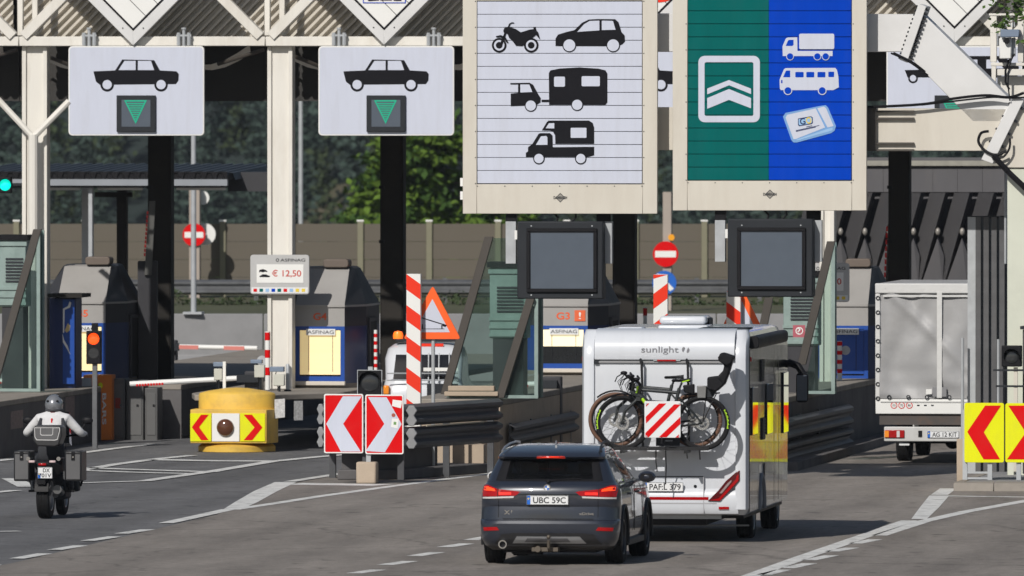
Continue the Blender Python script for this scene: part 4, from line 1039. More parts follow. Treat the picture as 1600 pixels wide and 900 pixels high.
q = fs2b.p(1040 + 584 / 2.728, 150 + 108 / 2.728, yl - 0.008); text(s, "G", q.x, q.z, 0.085, 0.10, yl - 0.008, 3, 0.02, 0.17)
q = fs2b.p(1040 + 610 / 2.728, 150 + 104 / 2.728, yl - 0.008); text(s, "O", q.x, q.z, 0.085, 0.10, yl - 0.008, 4, 0.02, 0.17)
for i, (a, b, c, d) in enumerate(((555, 146, 655, 124), (555, 150, 640, 131), (600, 130, 625, 125))):
    pict(s, fs2b, yl - 0.004, [z7([(a, b), (c, d), (c, d + 3), (a, b + 3)])], 3)
obj("toll_box_symbol", s, [M("mid blue outline", (0.16, 0.33, 0.62), 0.5), WHITEP, LTBLUE, NAVY, YELP], sg2, smooth=0, fix=False)

# ------------------------------------------------------------------ dark message boxes hanging under the signs
def msg_box(label, fr, o, sc, br):
    t = thing("message_box", label, "message display", fr, "dark message boxes hanging under the plank signs")
    x0, y0, x1, y1 = o
    obj("housing", MB().pb(fr, x0, y0, x1, y1, -0.10, 0.42), CHAR, t, bevel=0.02)
    a0, b0, a1, b1 = sc
    k = MB(); e = 5.5
    for (p, q, r, u) in ((a0 - e, b0 - e, a1 + e, b0), (a0 - e, b1, a1 + e, b1 + e), (a0 - e, b0 + 0.05, a0, b1 - 0.05), (a1, b0 + 0.05, a1 + e, b1 - 0.05)):
        obj("bezel", MB().pb(fr, p, q, r, u, -0.145, 0.045), BLACK, t, bevel=0.006, seg=1)
    obj("display_pane", MB().pb(fr, a0, b0, a1, b1, -0.112, 0.010), SCREEN, t)
    for cx in (a0 + 2, a1 - 2):
        for cy in (b0 - 9, b1 + 10):
            p = fr.p(cx, cy, -0.11); obj("screw", MB().cyl((p.x, -0.108, p.z), (p.x, -0.10, p.z), 0.012, n=8), GALV, t)
    (l0, l1), (r0, r1), (h0, h1) = br
    obj("bracket", MB().pb(fr, l0, h0, l1, h1, 0.06, 0.16), GALV, t, bevel=0.004, seg=1)
    obj("bracket", MB().pb(fr, r0, h0, r1, h1, 0.20, 0.16), GALV, t, bevel=0.004, seg=1)
    obj("hanger", MB().pb(fr, l0, h0 - 22, l1 + 1, h0, 0.09, 0.10), BLACK, t); obj("hanger", MB().pb(fr, r0 - 12, h0 - 22, r1 - 2, h0, 0.22, 0.10), BLACK, t)
    obj("hinge", MB().pb(fr, x0 - 4, h0 + 14, x0, h0 + 28, -0.05, 0.06), WHITE, t)
    for px, a in ((x0 + 62, -5), (x0 + 85, 6)):
        p0, p1 = fr.p(px, y0 + 1, 0.1), fr.p(px + a, y0 - 14, 0.12)
        obj("cable", MB().tube([p0, (p0 + p1) / 2 + Vector((0.04, 0, 0)), p1], 0.018, 6), BLACK, t)
msg_box("dark message box with blank screen under the white plank sign", fs1, (808, 346, 942, 467), (828, 362, 927, 451), ((790, 806), (944, 956), (346, 412)))
msg_box("dark message box with blank screen under the teal and blue sign", fs2b, (1137, 342, 1270, 464), (1157, 361, 1253, 447), ((1117, 1133), (1272, 1284), (344, 409)))

# ------------------------------------------------------------------ chevron boards
fch = Fr(568.5, 199.3)
t = thing("chevron_sign", "pair of red and white chevron boards in front of the crash rails", "chevron sign", fch)
zc = lambda pts: [(480 + a / 5, 580 + b / 5) for a, b in pts]
for q, w in (((506, 615.5, 567.5, 708.5), [(278, 196), (426, 196), (280, 412), (418, 628), (262, 628), (148, 412)]), ((570.5, 616.5, 630.5, 710), [(474, 202), (620, 204), (738, 414), (606, 634), (456, 624), (602, 412)])):
    a, b = fch.p(q[0], q[1]), fch.p(q[2], q[3])
    bd = obj("board", MB().ext(rrect(a.x, b.z, b.x, a.z, 0.03), 0, 0.035), WHITE, t, bevel=0.004, seg=1)
    s = MB(); flat(s, [rrect(a.x + 0.02, b.z + 0.02, b.x - 0.02, a.z - 0.02, 0.02)], -0.002); obj("red_field", s, REDF, bd, smooth=0, fix=False)
    s = MB(); pict(s, fch, -0.004, [zc(w)]); obj("white_chevron", s, WHITEP, bd, smooth=0, fix=False)
    if q[0] > 560:
        s = MB(); pict(s, fch, -0.007, [zc([(668, 222), (742, 232), (732, 290), (662, 272)])]); pict(s, fch, -0.007, [zc([(662, 370), (716, 372), (706, 448), (654, 436)])])
        pict(s, fch, -0.009, [zc([(676, 395), (696, 397), (694, 420), (674, 418)])], 1); pict(s, fch, -0.007, [zc(circ(674, 344, 15))], 2)
        obj("sticker", s, [WHITE, M("green print", (0.15, 0.3, 0.1), 0.5), M("brown sticker", (0.35, 0.08, 0.05), 0.5)], bd, smooth=0, fix=False)
xp = fch.x(575)
obj("post", MB().box(xp - 0.035, xp + 0.035, 0.04, 0.10, 0.28, fch.z(575, 625)), GALV, t)
o = thing("concrete_block", "pale concrete footing block under the red and white chevron boards", "concrete block", fch)
xa, xb = fch.x(557), fch.x(588); zt = fch.z(572, 722, -0.06)
obj("block", MB().box(xa, xb, -0.06, 0.26, 0, zt), CONCT, o, bevel=0.025)

fcr = Fr(1568, 196.8)
t = thing("chevron_sign", "pair of yellow and red chevron boards in front of the gantry post", "chevron sign", fcr)
zr = lambda pts: [(1340 + a / 4.092, 560 + b / 4.092) for a, b in pts]
for q, w in (((1507, 629.5, 1569, 723), [(816, 302), (918, 302), (808, 472), (912, 646), (806, 646), (702, 470)]), ((1571, 630, 1632, 723), [(964, 302), (1066, 302), (1180, 474), (1070, 646), (956, 646), (1076, 474)])):
    a, b = fcr.p(q[0], q[1]), fcr.p(q[2], q[3])
    bd = obj("board", MB().ext(rrect(a.x, b.z, b.x, a.z, 0.035), 0, 0.035), YELF, t, bevel=0.004, seg=1)
    s = MB(); pict(s, fcr, -0.004, [zr(w)]); obj("red_chevron", s, REDF, bd, smooth=0, fix=False)
for px in (1508, 1547, 1592):
    x = fcr.x(px, 0.06); obj("leg", MB().box(x - 0.035, x + 0.035, 0.04, 0.11, 0.135, fcr.z(px, 640)), GALV, t)
for py in (739, 748): obj("cross_bar", MB().pb(fcr, 1511, py - 2, 1544, py + 1, 0.05, 0.05), GALV, t)
obj("upright", MB().pb(fcr, 1495, 686, 1506, 754, 0.25, 0.12), CONCT, t, bevel=0.01)
# kerbed island under the gantry
fk = Fr(1490, 195.6)
t = thing("kerb_island", "raised kerb island under the yellow and red chevron boards", "traffic island", fk)
for i in range(9):
    x0 = i * 0.62; obj("kerb_stone", MB().ext([(0.0, 0), (0.03, 0.125), (0.16, 0.14), (0.16, 0)], x0, x0 + 0.612, 'x'), CONC, t, bevel=0.006, seg=1)
for i in range(18):
    y0 = 0.17 + i * 1.0; obj("kerb_stone", MB().box(-0.0, 0.14, y0, y0 + 0.985, 0, 0.138), CONC, t, bevel=0.008, seg=1)
obj("infill", MB().box(0.145, 5.6, 0.165, 18.2, 0, 0.132), CONCG, t)

# galvanised fins left of the gantry post
fq = Fr(1514, 201.2)
t = thing("steel_screen", "tall galvanised steel channel screen left of the gantry post", "steel screen", fq)
zt = fq.z(1540, 339)
for i in range(6):
    x0 = fq.x(1512) + i * 0.125
    obj("channel", MB().ext([(0, 0), (0.075, 0.0), (0.105, 0.16), (0.115, 0.16), (0.082, -0.008), (0, -0.008)] if i else [(0, 0), (0.12, 0.0), (0.12, 0.1), (0.128, 0.1), (0.128, -0.008), (0, -0.008)], 0.13, zt, 'z'), GALV if i < 1 else M('dark channel steel', (0.10, 0.10, 0.105), 0.5, 0.2, var=0.2, scale=4, dirt=0.3, dcol=(0.05, 0.05, 0.05)), t).location.x = x0
    
obj("top_cap", MB().box(fq.x(1511), fq.x(1572), -0.015, 0.17, zt, zt + 0.015), CHAR, t)
for px, y0, y1, w in ((1504, 528, 690, 5), (1560, 530, 640, 4.5), (1571, 262, 412, 4)):
    x = fq.x(px, -0.25); o = obj("rod", MB().cyl((x, -0.25, max(0.13, fq.z(px, y1, -0.25))), (x, -0.25, fq.z(px, y0, -0.25)), w / 200, n=8), GALV, None)
    o.location = fq.o; o.rotation_euler = (0, 0, fq.rz)
    tag(o, {1504: "thin steel rod standing against the tarpaulin truck's right edge", 1560: "thin pale pole beside the unlit signal at the gantry post", 1571: "pale conduit pipe at the upper left of the gantry post"}[px], "rod"); o.name = "steel_rod"
# unlit signal at the gantry post
def signal(label, fr, box, lens, m, visor=True, frame=False, depth=0.18, extra=None):
    t = thing("traffic_signal", label, "traffic signal", fr)
    x0, y0, x1, y1 = box
    obj("housing", MB().pb(fr, x0, y0, x1, y1, 0, depth), BLACK, t, bevel=0.012)
    cx, cy, r = lens; p = fr.p(cx, cy, 0); rr = abs(fr.x(cx + r) - fr.x(cx))
    obj("lens", MB().lathe((p.x, -0.002, p.z), (0, -1, 0), [(rr, 0)] + [(rr * math.cos(R(a)), 0.03 * math.sin(R(a))) for a in range(0, 91, 15)]), m, t)
    if visor:
        v = MB(); n = 18; ring = []
        for d in (0.0, 0.13):
            ring.append([(p.x + rr * 1.14 * math.cos(R(-20 + 220 * i / n)), -d * (1 if d == 0 else (0.55 + 0.45 * math.sin(max(0, R(-20 + 220 * i / n))))), p.z + rr * 1.14 * math.sin(R(-20 + 220 * i / n))) for i in range(n + 1)])
        v.loft(ring, closed=False, cap0=False, cap1=False); obj("visor", v, BLACK, t, fix=False)
    if frame:
        e = 1.0
        for q in ((x0 - e, y0 - e, x1 + e, y0), (x0 - e, y1, x1 + e, y1 + e), (x0 - e, y0 + 0.05, x0, y1 - 0.05), (x1, y0 + 0.05, x1 + e, y1 - 0.05)): obj("rim", MB().pb(fr, *q, -0.01, 0.03), GALV, t)
    return t
LENSD = M("unlit lens", (0.03, 0.032, 0.035), 0.15, coat=0.5)
fsr = Fr(1580, 198.2)
sr = signal("unlit square signal in front of the gantry post, right of the steel screen", fsr, (1565, 540, 1596, 573), (1581, 557, 11), LENSD)
for q in ((1552, 577, 1600, 580), (1556, 602, 1600, 605)): obj("bracket", MB().pb(fsr, *q, 0.05, 0.04), CHAR, sr)
obj("post", MB().pb(fsr, 1584, 574, 1590, 742, 0.06, 0.06), CREAMD, sr)
fsd = Fr(577, 200.6)
sd = signal("unlit round signal above the red and white chevron boards", fsd, (559, 579, 596, 628), (578, 597, 15), LENSD, True, True)
obj("post", MB().pb(fsd, 574, 628, 581, 744, 0.05, 0.07), CHAR, sd); obj("cap", MB().pb(fsd, 575, 573, 582, 578, 0.02, 0.06), GALV, sd)
frd = Fr(145, 218.8)
rd = signal("black two-lens signal lit red in front of booth G5", frd, (134.5, 517, 157, 569), (146, 529.5, 9), REDSIG, True)
p = frd.p(146, 552, 0); obj("lens", MB().cyl((p.x, -0.004, p.z), (p.x, 0.0, p.z), 0.09, n=18), LENSD, rd)
obj("hood", MB().pb(frd, 143, 505, 152, 517, 0.05, 0.1), BLACK, rd)
obj("post", MB().pb(frd, 144, 569, 151, 702, 0.05, 0.09), GALVD, rd)
fgr = Fr(8, 224.5)
gr = signal("black signal lit green beside the left edge columns", fgr, (-4, 276, 17, 302), (8, 289, 9), GREENL, True)
obj("arm", MB().pb(fgr, 17, 286, 40, 290, 0.06, 0.04), CHAR, gr)

# ------------------------------------------------------------------ crash rails
fr3 = Fr(568, 200.6)
t = thing("crash_rail", "stacked crash rails wrapped round the island end behind the red white chevron boards", "guardrail", fr3, "crash rails on the island ends")
path = [(-0.78, 4.4), (-0.74, 1.2), (-0.60, 0.55), (-0.30, 0.22), (0.0, 0.12), (0.30, 0.22), (0.58, 0.50), (0.74, 0.9), (1.60, 4.2)]
pa = []
for i in range(len(path) - 1):
    for k in range(4): pa.append(tuple(path[i][c] + (path[i + 1][c] - path[i][c]) * k / 4 for c in (0, 1)))
pa.append(path[-1])
GALVR = M("dark rail steel", (0.085, 0.088, 0.096), 0.48, 0.25, var=0.25, scale=5, dirt=0.5, dcol=(0.035, 0.035, 0.04))
for z0 in (0.86, 0.50): obj("rail", wrail(MB(), pa, z0, 0.34, 0.085), GALVR, t)
for (x, y) in ((0.52, 0.62), (1.02, 2.3), (1.5, 4.1), (-0.7, 1.6), (-0.7, 4.0), (0.0, 0.35)):
    obj("post", MB().box(x - 0.06, x + 0.04, y - 0.05, y + 0.05, 0, 1.16), GALVR, t)
for z0, m_ in ((0.845, WHITE),): 
    obj("reflector_strip", MB().tube([(0.80 + 0.06, 1.0, z0), (1.45, 3.55, z0)], 0.012, 6), M("cream strip", (0.6, 0.55, 0.42), 0.5), t)
for px0, px1, zz in ((495, 507, 0.88), (495, 507, 0.52), (634, 652, 0.86), (634, 652, 0.50)):
    x0_, x1_ = fr3.x(px0, 0.45), fr3.x(px1, 0.45); m_ = (x0_ + x1_) / 2; w_ = (x1_ - x0_) / 2; e_ = MB(); n_ = 16; L_, R_ = [], []
    for k in range(n_ + 1):
        u = k / n_; b_ = w_ * (0.45 + 0.55 * (1 - abs((u * 2) % 1.0 - 0.5) * 2) ** 1.2); L_.append((m_ - b_, zz + 0.32 * u)); R_.append((m_ + b_, zz + 0.32 * u))
    e_.ext(L_ + R_[::-1], 0.42, 0.50); obj("rail_end", e_, M("grey rail end", (0.27, 0.275, 0.285), 0.5, 0.2, var=0.15, dirt=0.4, dcol=(0.1, 0.1, 0.1), scale=6), t, bevel=0.01)
obj("footing", MB().ext([(-0.50, 0.62), (0.45, 0.85), (1.45, 4.6), (-0.62, 4.6)], 0, 0.16, 'z'), CONCD, t, bevel=0.02)  # dark colour carries the shadow of the chevron boards
obj("shade_block", MB().ext([(-0.45, 0.75), (0.42, 0.95), (0.75, 3.2), (-0.5, 3.2)], 0.162, 0.52, 'z'), CONCD, t)  # dark block added to paint the shade under the rails
obj("back_wall", MB().box(0.85, 1.35, 4.3, 4.6, 0.162, 0.46), CONCT, t)
fr3b = Fr(788, 206.2)
t = thing("crash_rail", "single crash rail along the island wall below the glass screen", "guardrail", fr3b, "crash rails on the island ends")
obj("rail", wrail(MB(), [(0.08, 0), (0.10, 4), (0.12, 8.5)], 0.40, 0.34, 0.085), GALVR, t)
for y in (0.25, 2.9, 5.6, 8.3): obj("post", MB().box(0.0, 0.085, y, y + 0.1, 0, 0.76), GALVD, t)
fr2 = Fr(1243, 210)
t = thing("crash_rail", "crash rail on the island wall right of the motorhome mirror", "guardrail", fr2, "crash rails on the island ends")
obj("rail", wrail(MB(), [(0.02, -4), (0.0, 0.4), (0.10, 8.0)], 0.42, 0.36, 0.085), GALVR, t); obj("rail", wrail(MB(), [(0.02, -4), (0.0, 0.4), (0.10, 8.0)], 0.05, 0.34, 0.085), GALVR, t)
for y in (-3.8, -1.2, 0.8, 3.9, 7.6): obj("post", MB().box(-0.1, 0.0, y, y + 0.12, 0, 1.05 if y > 7 else 0.8), GALVD, t)
obj("footing", MB().box(0.12, 0.45, -4, 14, 0, 0.14), CONCD, t)

# ------------------------------------------------------------------ marker posts and warning triangles
def marker(label, px0, px1, py0, py1, Y, slope, period=40, ph=0, zbase=0.0):
    f = Fr((px0 + px1) / 2, Y); t = thing("marker_post", label, "marker post", f, "red and white marker posts at the lane entrances")
    p0, p1 = f.p(px0, py0), f.p(px1, py0); zb = zbase
    zt = p0.z; w = p1.x - p0.x
    obj("post", MB().box(p0.x, p1.x, 0, 0.14, zb, zt), WHITE, t, bevel=0.006, seg=1)
    s = MB(); P = period / 98.0; k = -4
    while True:
        a = zt - (k + ph) * P; b = a - P / 2
        if b < zb and a - w * abs(slope) < zb: break
        q = [(p0.x, a), (p1.x, a - slope * w), (p1.x, b - slope * w), (p0.x, b)]
        q = [(x, min(zt - 0.002, max(zb + 0.002, z))) for x, z in q]
        if abs(q[0][1] - q[3][1]) + abs(q[1][1] - q[2][1]) > 0.01: s.add([(x, -0.002, z) for x, z in q], [(0, 1, 2, 3)])
        k += 1
    obj("red_stripes", s, REDO, t, smooth=0, fix=False)
    return t
marker("tall red and white striped marker post left of the warning triangle", 635, 657, 428, 636, 203.2, 0.72, 48.5, 0.0, zbase=0.158)
marker("red and white marker post below the second no entry sign", 1021, 1043, 429, 640, 207.5, -0.75, 48, 0.64)
marker("red and white marker post behind the second warning triangle", 1135, 1157, 455, 640, 202.5, 0.75, 46, 0.35)
def triangle(label, cx, top, bl, br, base, Y, post=True):
    f = Fr(cx, Y); t = thing("warning_triangle", label, "warning sign", f, "orange edged barrier warning triangles")
    ap = (cx, top)
    def rt(k, r=0.055):
        c = ((bl + br) / 2, top + (base - top) * 0.66)
        pts = [(c[0] + (q[0] - c[0]) * k, c[1] + (q[1] - c[1]) * k) for q in (ap, (br, base), (bl, base))]
        P = [f.p(a, b) for a, b in pts]; P = [Vector((q.x, q.z, 0)) for q in P]; out = []
        for i in range(3):
            p, a, b = P[i], P[i - 1], P[(i + 1) % 3]; d0 = (a - p).normalized(); d1 = (b - p).normalized()
            rr = r * k
            for u in (0, 0.25, 0.5, 0.75, 1.0):
                q0, q1 = p + d0 * rr, p + d1 * rr
                out.append(tuple(((1 - u) ** 2 * q0 + 2 * u * (1 - u) * p + u * u * q1)[:2]))
        return out
    obj("plate", MB().ext(rt(1.0), 0, 0.03), ORANGE, t, bevel=0.003, seg=1)
    s = MB(); flat(s, [rt(0.62, 0.02)], -0.003); obj("white_field", s, WHITEP, t, smooth=0, fix=False)
    b = MB(); u = (br - bl) / 100.0; q = lambda a, c: (cx + a * u, base - c * u)
    pict(b, f, -0.006, [[q(-22, 39), q(20, 26), q(20, 24.2), q(-22, 37.2)], [q(18, 27), q(25, 24.5), q(22, 21), q(17, 23)]])
    pict(b, f, -0.006, [[q(-19, 18), q(-17, 18), q(-17, 26), q(-19, 26)]]); pict(b, f, -0.006, [[q(15, 18), q(17, 18), q(17, 25), q(15, 25)]]); pict(b, f, -0.008, [[q(-22, 17.6), q(20, 17.6), q(20, 18.4), q(-22, 18.4)]])
    obj("barrier_symbol", b, BLACKP, t, smooth=0, fix=False)
    x = f.x(cx); obj("post", MB().cyl((x, 0.065, 0.16 if cx < 900 else 0.0), (x, 0.065, f.z(cx, base - 12)), 0.03, n=10), GALV, t)
triangle("orange edged barrier warning triangle right of the tall marker post", 676, 446, 630, 720, 530, 203.36)
triangle("orange edged barrier warning triangle half hidden behind the motorhome roof", 1159, 448, 1116, 1202, 536, 202.66)

fsw = Fr(1640, 198.9)  # added box, mostly out of view, dims what the motorhome side reflects
t = thing("reflection_blocker", "dark grey switch cabinet at the right edge behind the yellow and red boards", "cabinet", fsw)
obj("body", MB().pb(fsw, 1598, 515, 1705, 741, 0.0, 0.5), M("reflection blocker grey", (0.045, 0.045, 0.048), 0.55, var=0.15), t, bevel=0.015)
obj("door", MB().pb(fsw, 1602, 522, 1651, 735, -0.02, 0.018), M("reflection blocker grey", (0.045, 0.045, 0.048), 0.55), t, bevel=0.006); obj("door", MB().pb(fsw, 1653, 522, 1701, 735, -0.02, 0.018), M("reflection blocker grey", (0.045, 0.045, 0.048), 0.55), t, bevel=0.006)
obj("roof", MB().pb(fsw, 1594, 510, 1709, 514.8, -0.05, 0.6), CHAR, t)
# ------------------------------------------------------------------ wheels and number plates
def wheel(parent, c, r, w, spokes=5, name="wheel", rimc=ALLOY, ax=(1, 0, 0)):
    """tyre with tread grooves and a spoked rim; c is the hub, outer face towards +x when ax is +x"""
    ax = Vector(ax)
    h = w / 2; prof = [(r * 0.66, -h * 0.92), (r * 0.80, -h), (r * 0.93, -h * 0.97), (r * 0.985, -h * 0.80)]
    for g in (-0.45, -0.05, 0.4): prof += [(r, h * (g - 0.09)), (r * 0.975, h * (g - 0.07)), (r * 0.975, h * (g + 0.05)), (r, h * (g + 0.07))]
    prof += [(r * 0.985, h * 0.80), (r * 0.93, h * 0.97), (r * 0.80, h), (r * 0.66, h * 0.92)]
    o = obj(name, MB().lathe(c, ax, prof, 36), RUBBER, parent, smooth=30)
    rm = MB(); rm.lathe(c, ax, [(r * 0.66, -h * 0.9), (r * 0.64, h * 0.4), (r * 0.66, h * 0.93), (r * 0.62, h * 0.88), (r * 0.60, h * 0.5)], 32)
    u = Vector((0, 0, 1)); v = ax.cross(u)
    for i in range(spokes):
        a = 2 * math.pi * i / spokes; d = u * math.cos(a) + v * math.sin(a); e = u * -math.sin(a) + v * math.cos(a); q = Vector(c) + ax * h * 0.62
        P = [q + e * r * 0.07, q - e * r * 0.07, q + d * r * 0.61 - e * r * 0.045, q + d * r * 0.61 + e * r * 0.045]
        rm.add(P + [p - ax * 0.03 for p in P], [(0, 1, 2, 3), (7, 6, 5, 4), (0, 4, 5, 1), (1, 5, 6, 2), (2, 6, 7, 3), (3, 7, 4, 0)])
    rm.cyl(Vector(c) + ax * h * 0.3, Vector(c) + ax * h * 0.68, r * 0.13, n=16)
    obj("rim", rm, rimc, o)
    return o
def plate(parent, txt, cx, cz, y, w=0.52, h=0.115, two=None, eu=True):
    p = obj("number_plate", MB().ext(rrect(cx - w / 2, cz - h / 2, cx + w / 2, cz + h / 2, 0.012), y - 0.012, y), PLATEW, parent, bevel=0.002, seg=1)
    k = 0.09 * w if not two else 0.2 * w
    if eu:
        b = MB(); flat(b, [rrect(cx - w / 2 + 0.006, cz - h / 2 + 0.006, cx - w / 2 + k, cz + h / 2 - 0.006 - (h * 0.5 if two else 0), 0.006)], y - 0.014); obj("blue_band", b, PLATEB, p, smooth=0, fix=False)
        s = MB(); flat(s, [circ(cx - w / 2 + k / 2, cz + h * (0.16 if not two else -0.1), k * 0.25, 10)], y - 0.016); obj("star_ring", s, YELP, p, smooth=0, fix=False)
    s = MB(); flat(s, [rrect(cx - w / 2 + 0.002, cz - h / 2 + 0.002, cx + w / 2 - 0.002, cz + h / 2 - 0.002, 0.011), rrect(cx - w / 2 + 0.007, cz - h / 2 + 0.007, cx + w / 2 - 0.007, cz + h / 2 - 0.007, 0.008)], y - 0.0135)
    if not two: text(s, txt, cx + k / 2, cz, w * 0.78, h * 0.64, y - 0.0145, bold=0.012)
    else:
        text(s, txt, cx + 0.02, cz + h * 0.22, w * 0.46, h * 0.34, y - 0.0145, bold=0.015); text(s, two, cx, cz - h * 0.22, w * 0.84, h * 0.34, y - 0.0145, bold=0.015)
    obj("lettering", s, BLACKP, p, smooth=0, fix=False)
    return p
def lerp_rows(rows, z):
    for a, b in zip(rows[:-1], rows[1:]):
        if a[0] <= z <= b[0]:
            t = (z - a[0]) / max(1e-6, b[0] - a[0]); return [p + (q - p) * t for p, q in zip(a, b)]
    return list(rows[0] if z < rows[0][0] else rows[-1])
def rear_y(rows, x, z):
    _, yr, yf, w, r, bow = lerp_rows(rows, z); ax = abs(x)
    if ax <= w - r: return yr + bow * (x / w) ** 2
    d = min(r * 0.999, ax - (w - r)); return yr + bow * ((w - r) / w) ** 2 + r - math.sqrt(r * r - d * d)
def patch(mb, rows, poly, eps, mi=0, back=0.03, seg=0.05):
    """a thin shell laid on the rear surface over the outline poly (x,z)"""
    v, f = flat_raw([poly]); bm = bmesh.new(); bv = [bm.verts.new((a, b, 0)) for a, b in v]
    for q in f:
        try: bm.faces.new([bv[i] for i in q])
        except ValueError: pass
    bmesh.ops.remove_doubles(bm, verts=bm.verts, dist=1e-5)
    for _ in range(3):
        es = [e for e in bm.edges if e.calc_length() > seg]
        if not es: break
        bmesh.ops.subdivide_edges(bm, edges=es, cuts=1, use_grid_fill=True)
    bmesh.ops.triangulate(bm, faces=bm.faces)
    bm.verts.index_update(); vs = [(q.co.x, rear_y(rows, q.co.x, q.co.y) - eps, q.co.y) for q in bm.verts]
    fs = [tuple(l.vert.index for l in q.loops) for q in bm.faces]; n = len(vs)
    bed = [(e.verts[0].index, e.verts[1].index) for e in bm.edges if len(e.link_faces) == 1]
    bm.free()
    vs2 = vs + [(a, b + back, c) for a, b, c in vs]
    mb.add(vs2, fs + [(i, j, j + n, i + n) for i, j in bed], mi); return mb

# ------------------------------------------------------------------ the dark grey car
PAINT = M("dark grey car paint", (0.021, 0.026, 0.040), 0.30, 0.15, var=0.03, coat=1.0, spec=0.5)  # blue in the base colour stands in for sky reflection
TRIMC = M("car trim plastic", (0.018, 0.018, 0.02), 0.5, var=0.1)
SATIN = M("satin silver trim", (0.42, 0.43, 0.45), 0.35, 0.7, var=0.05)
fcar = Fr(855, 165.3)
car = thing("car", "dark grey hatchback car with brake lights lit, close behind the motorhome", "car", fcar)
#        z    yr    yf    w     r    bow
LOW = [(0.19, 0.26, 4.25, 0.78, 0.20, 0.04), (0.25, 0.11, 4.36, 0.85, 0.22, 0.05), (0.33, 0.035, 4.41, 0.885, 0.24, 0.06), (0.43, 0.0, 4.44, 0.902, 0.26, 0.07),
       (0.54, -0.005, 4.445, 0.908, 0.27, 0.07), (0.575, 0.012, 4.44, 0.908, 0.27, 0.07), (0.592, 0.060, 4.43, 0.907, 0.27, 0.08), (0.70, 0.064, 4.42, 0.906, 0.28, 0.10), (0.76, 0.074, 4.38, 0.905, 0.28, 0.10),
       (0.785, 0.062, 4.36, 0.904, 0.28, 0.10), (0.90, 0.060, 4.22, 0.90, 0.28, 0.11), (0.98, 0.07, 4.0, 0.888, 0.28, 0.11), (1.035, 0.10, 3.55, 0.868, 0.28, 0.11), (1.065, 0.14, 3.12, 0.845, 0.27, 0.11)]
UP = [(1.065, 0.14, 3.12, 0.845, 0.27, 0.11), (1.095, 0.18, 3.05, 0.83, 0.24, 0.09), (1.16, 0.235, 2.93, 0.80, 0.20, 0.08), (1.26, 0.32, 2.72, 0.757, 0.18, 0.07), (1.325, 0.375, 2.55, 0.728, 0.17, 0.06), (1.365, 0.41, 2.44, 0.708, 0.16, 0.06),
      (1.372, 0.30, 2.42, 0.70, 0.16, 0.10), (1.398, 0.262, 2.36, 0.695, 0.18, 0.11), (1.43, 0.32, 2.28, 0.685, 0.20, 0.12), (1.465, 0.45, 2.18, 0.668, 0.24, 0.12), (1.50, 0.66, 2.06, 0.635, 0.26, 0.12), (1.527, 0.90, 1.92, 0.575, 0.26, 0.10), (1.543, 1.15, 1.75, 0.46, 0.25, 0.08), (1.548, 1.3, 1.6, 0.25, 0.15, 0.05)]
SIDE = [0.06, 0.14, 0.26, 0.33, 0.44, 0.50, 0.62, 0.69, 0.80, 0.92]
def ring(row, sides=SIDE, nr=9, na=4):
    z, yr, yf, w, r, bow = row; half = []
    for i in range(nr // 2 + 1):
        x = (w - r) * i / (nr // 2); half.append((x, yr + bow * (x / w) ** 2))
    yc = yr + bow * ((w - r) / w) ** 2 + r
    for i in range(1, na + 1):
        a = R(90 * i / na); half.append((w - r + r * math.sin(a), yc - r * math.cos(a)))
    rf = min(0.45, w * 0.6); ye = yf - 0.16 - rf
    for t in sides: half.append((w - 0.012 * abs(t - 0.45), yc + (ye - yc) * t))
    for i in range(0, 5):
        a = R(90 * i / 4); half.append((w - rf + rf * math.cos(a) - 0.005, ye + rf * math.sin(a)))
    half.append(((w - rf) * 0.5, yf - 0.04)); half.append((0.0, yf))
    left = [(-a, b) for a, b in half[1:-1]]
    return [Vector((a, b, z)) for a, b in half] + [Vector((a, b, z)) for a, b in reversed(left)]
def dense(rows, k=2):
    out = []
    for a, b in zip(rows[:-1], rows[1:]):
        for i in range(k): out.append([p + (q - p) * i / k for p, q in zip(a, b)])
    out.append(list(rows[-1])); return out
lowm = MB().loft([ring(r) for r in dense(LOW, 2)])
body = obj("body", lowm, [PAINT], None, smooth=28)
cutm = MB()
for y in (0.90, 3.57):
    for s in (-1, 1): cutm.cyl((s * 0.55, y, 0.355), (s * 1.2, y, 0.355), 0.385, n=40)
cut = obj("cut", cutm, TRIMC)
bo = body.modifiers.new("b", 'BOOLEAN'); bo.object = cut; bo.operation = 'DIFFERENCE'; bo.solver = 'EXACT'
me = ev_mesh(body); body.modifiers.clear(); old = body.data; body.data = me; bpy.data.objects.remove(cut)
me.materials.clear(); me.materials.append(PAINT); me.materials.append(TRIMC)
for p in me.polygons:
    c = p.center
    p.material_index = 1 if (c.z < 0.262 or (abs(c.x) < 0.80 and c.z < 0.70 and 0.3 < c.y < 4.2 and abs(p.normal.x) < 0.99 and c.z < 0.73 and (0.45 < c.y < 1.35 or 3.1 < c.y < 4.05))) else 0
me.polygons.foreach_set("use_smooth", [True] * len(me.polygons)); me.set_sharp_from_angle(angle=R(28))
body.parent = car
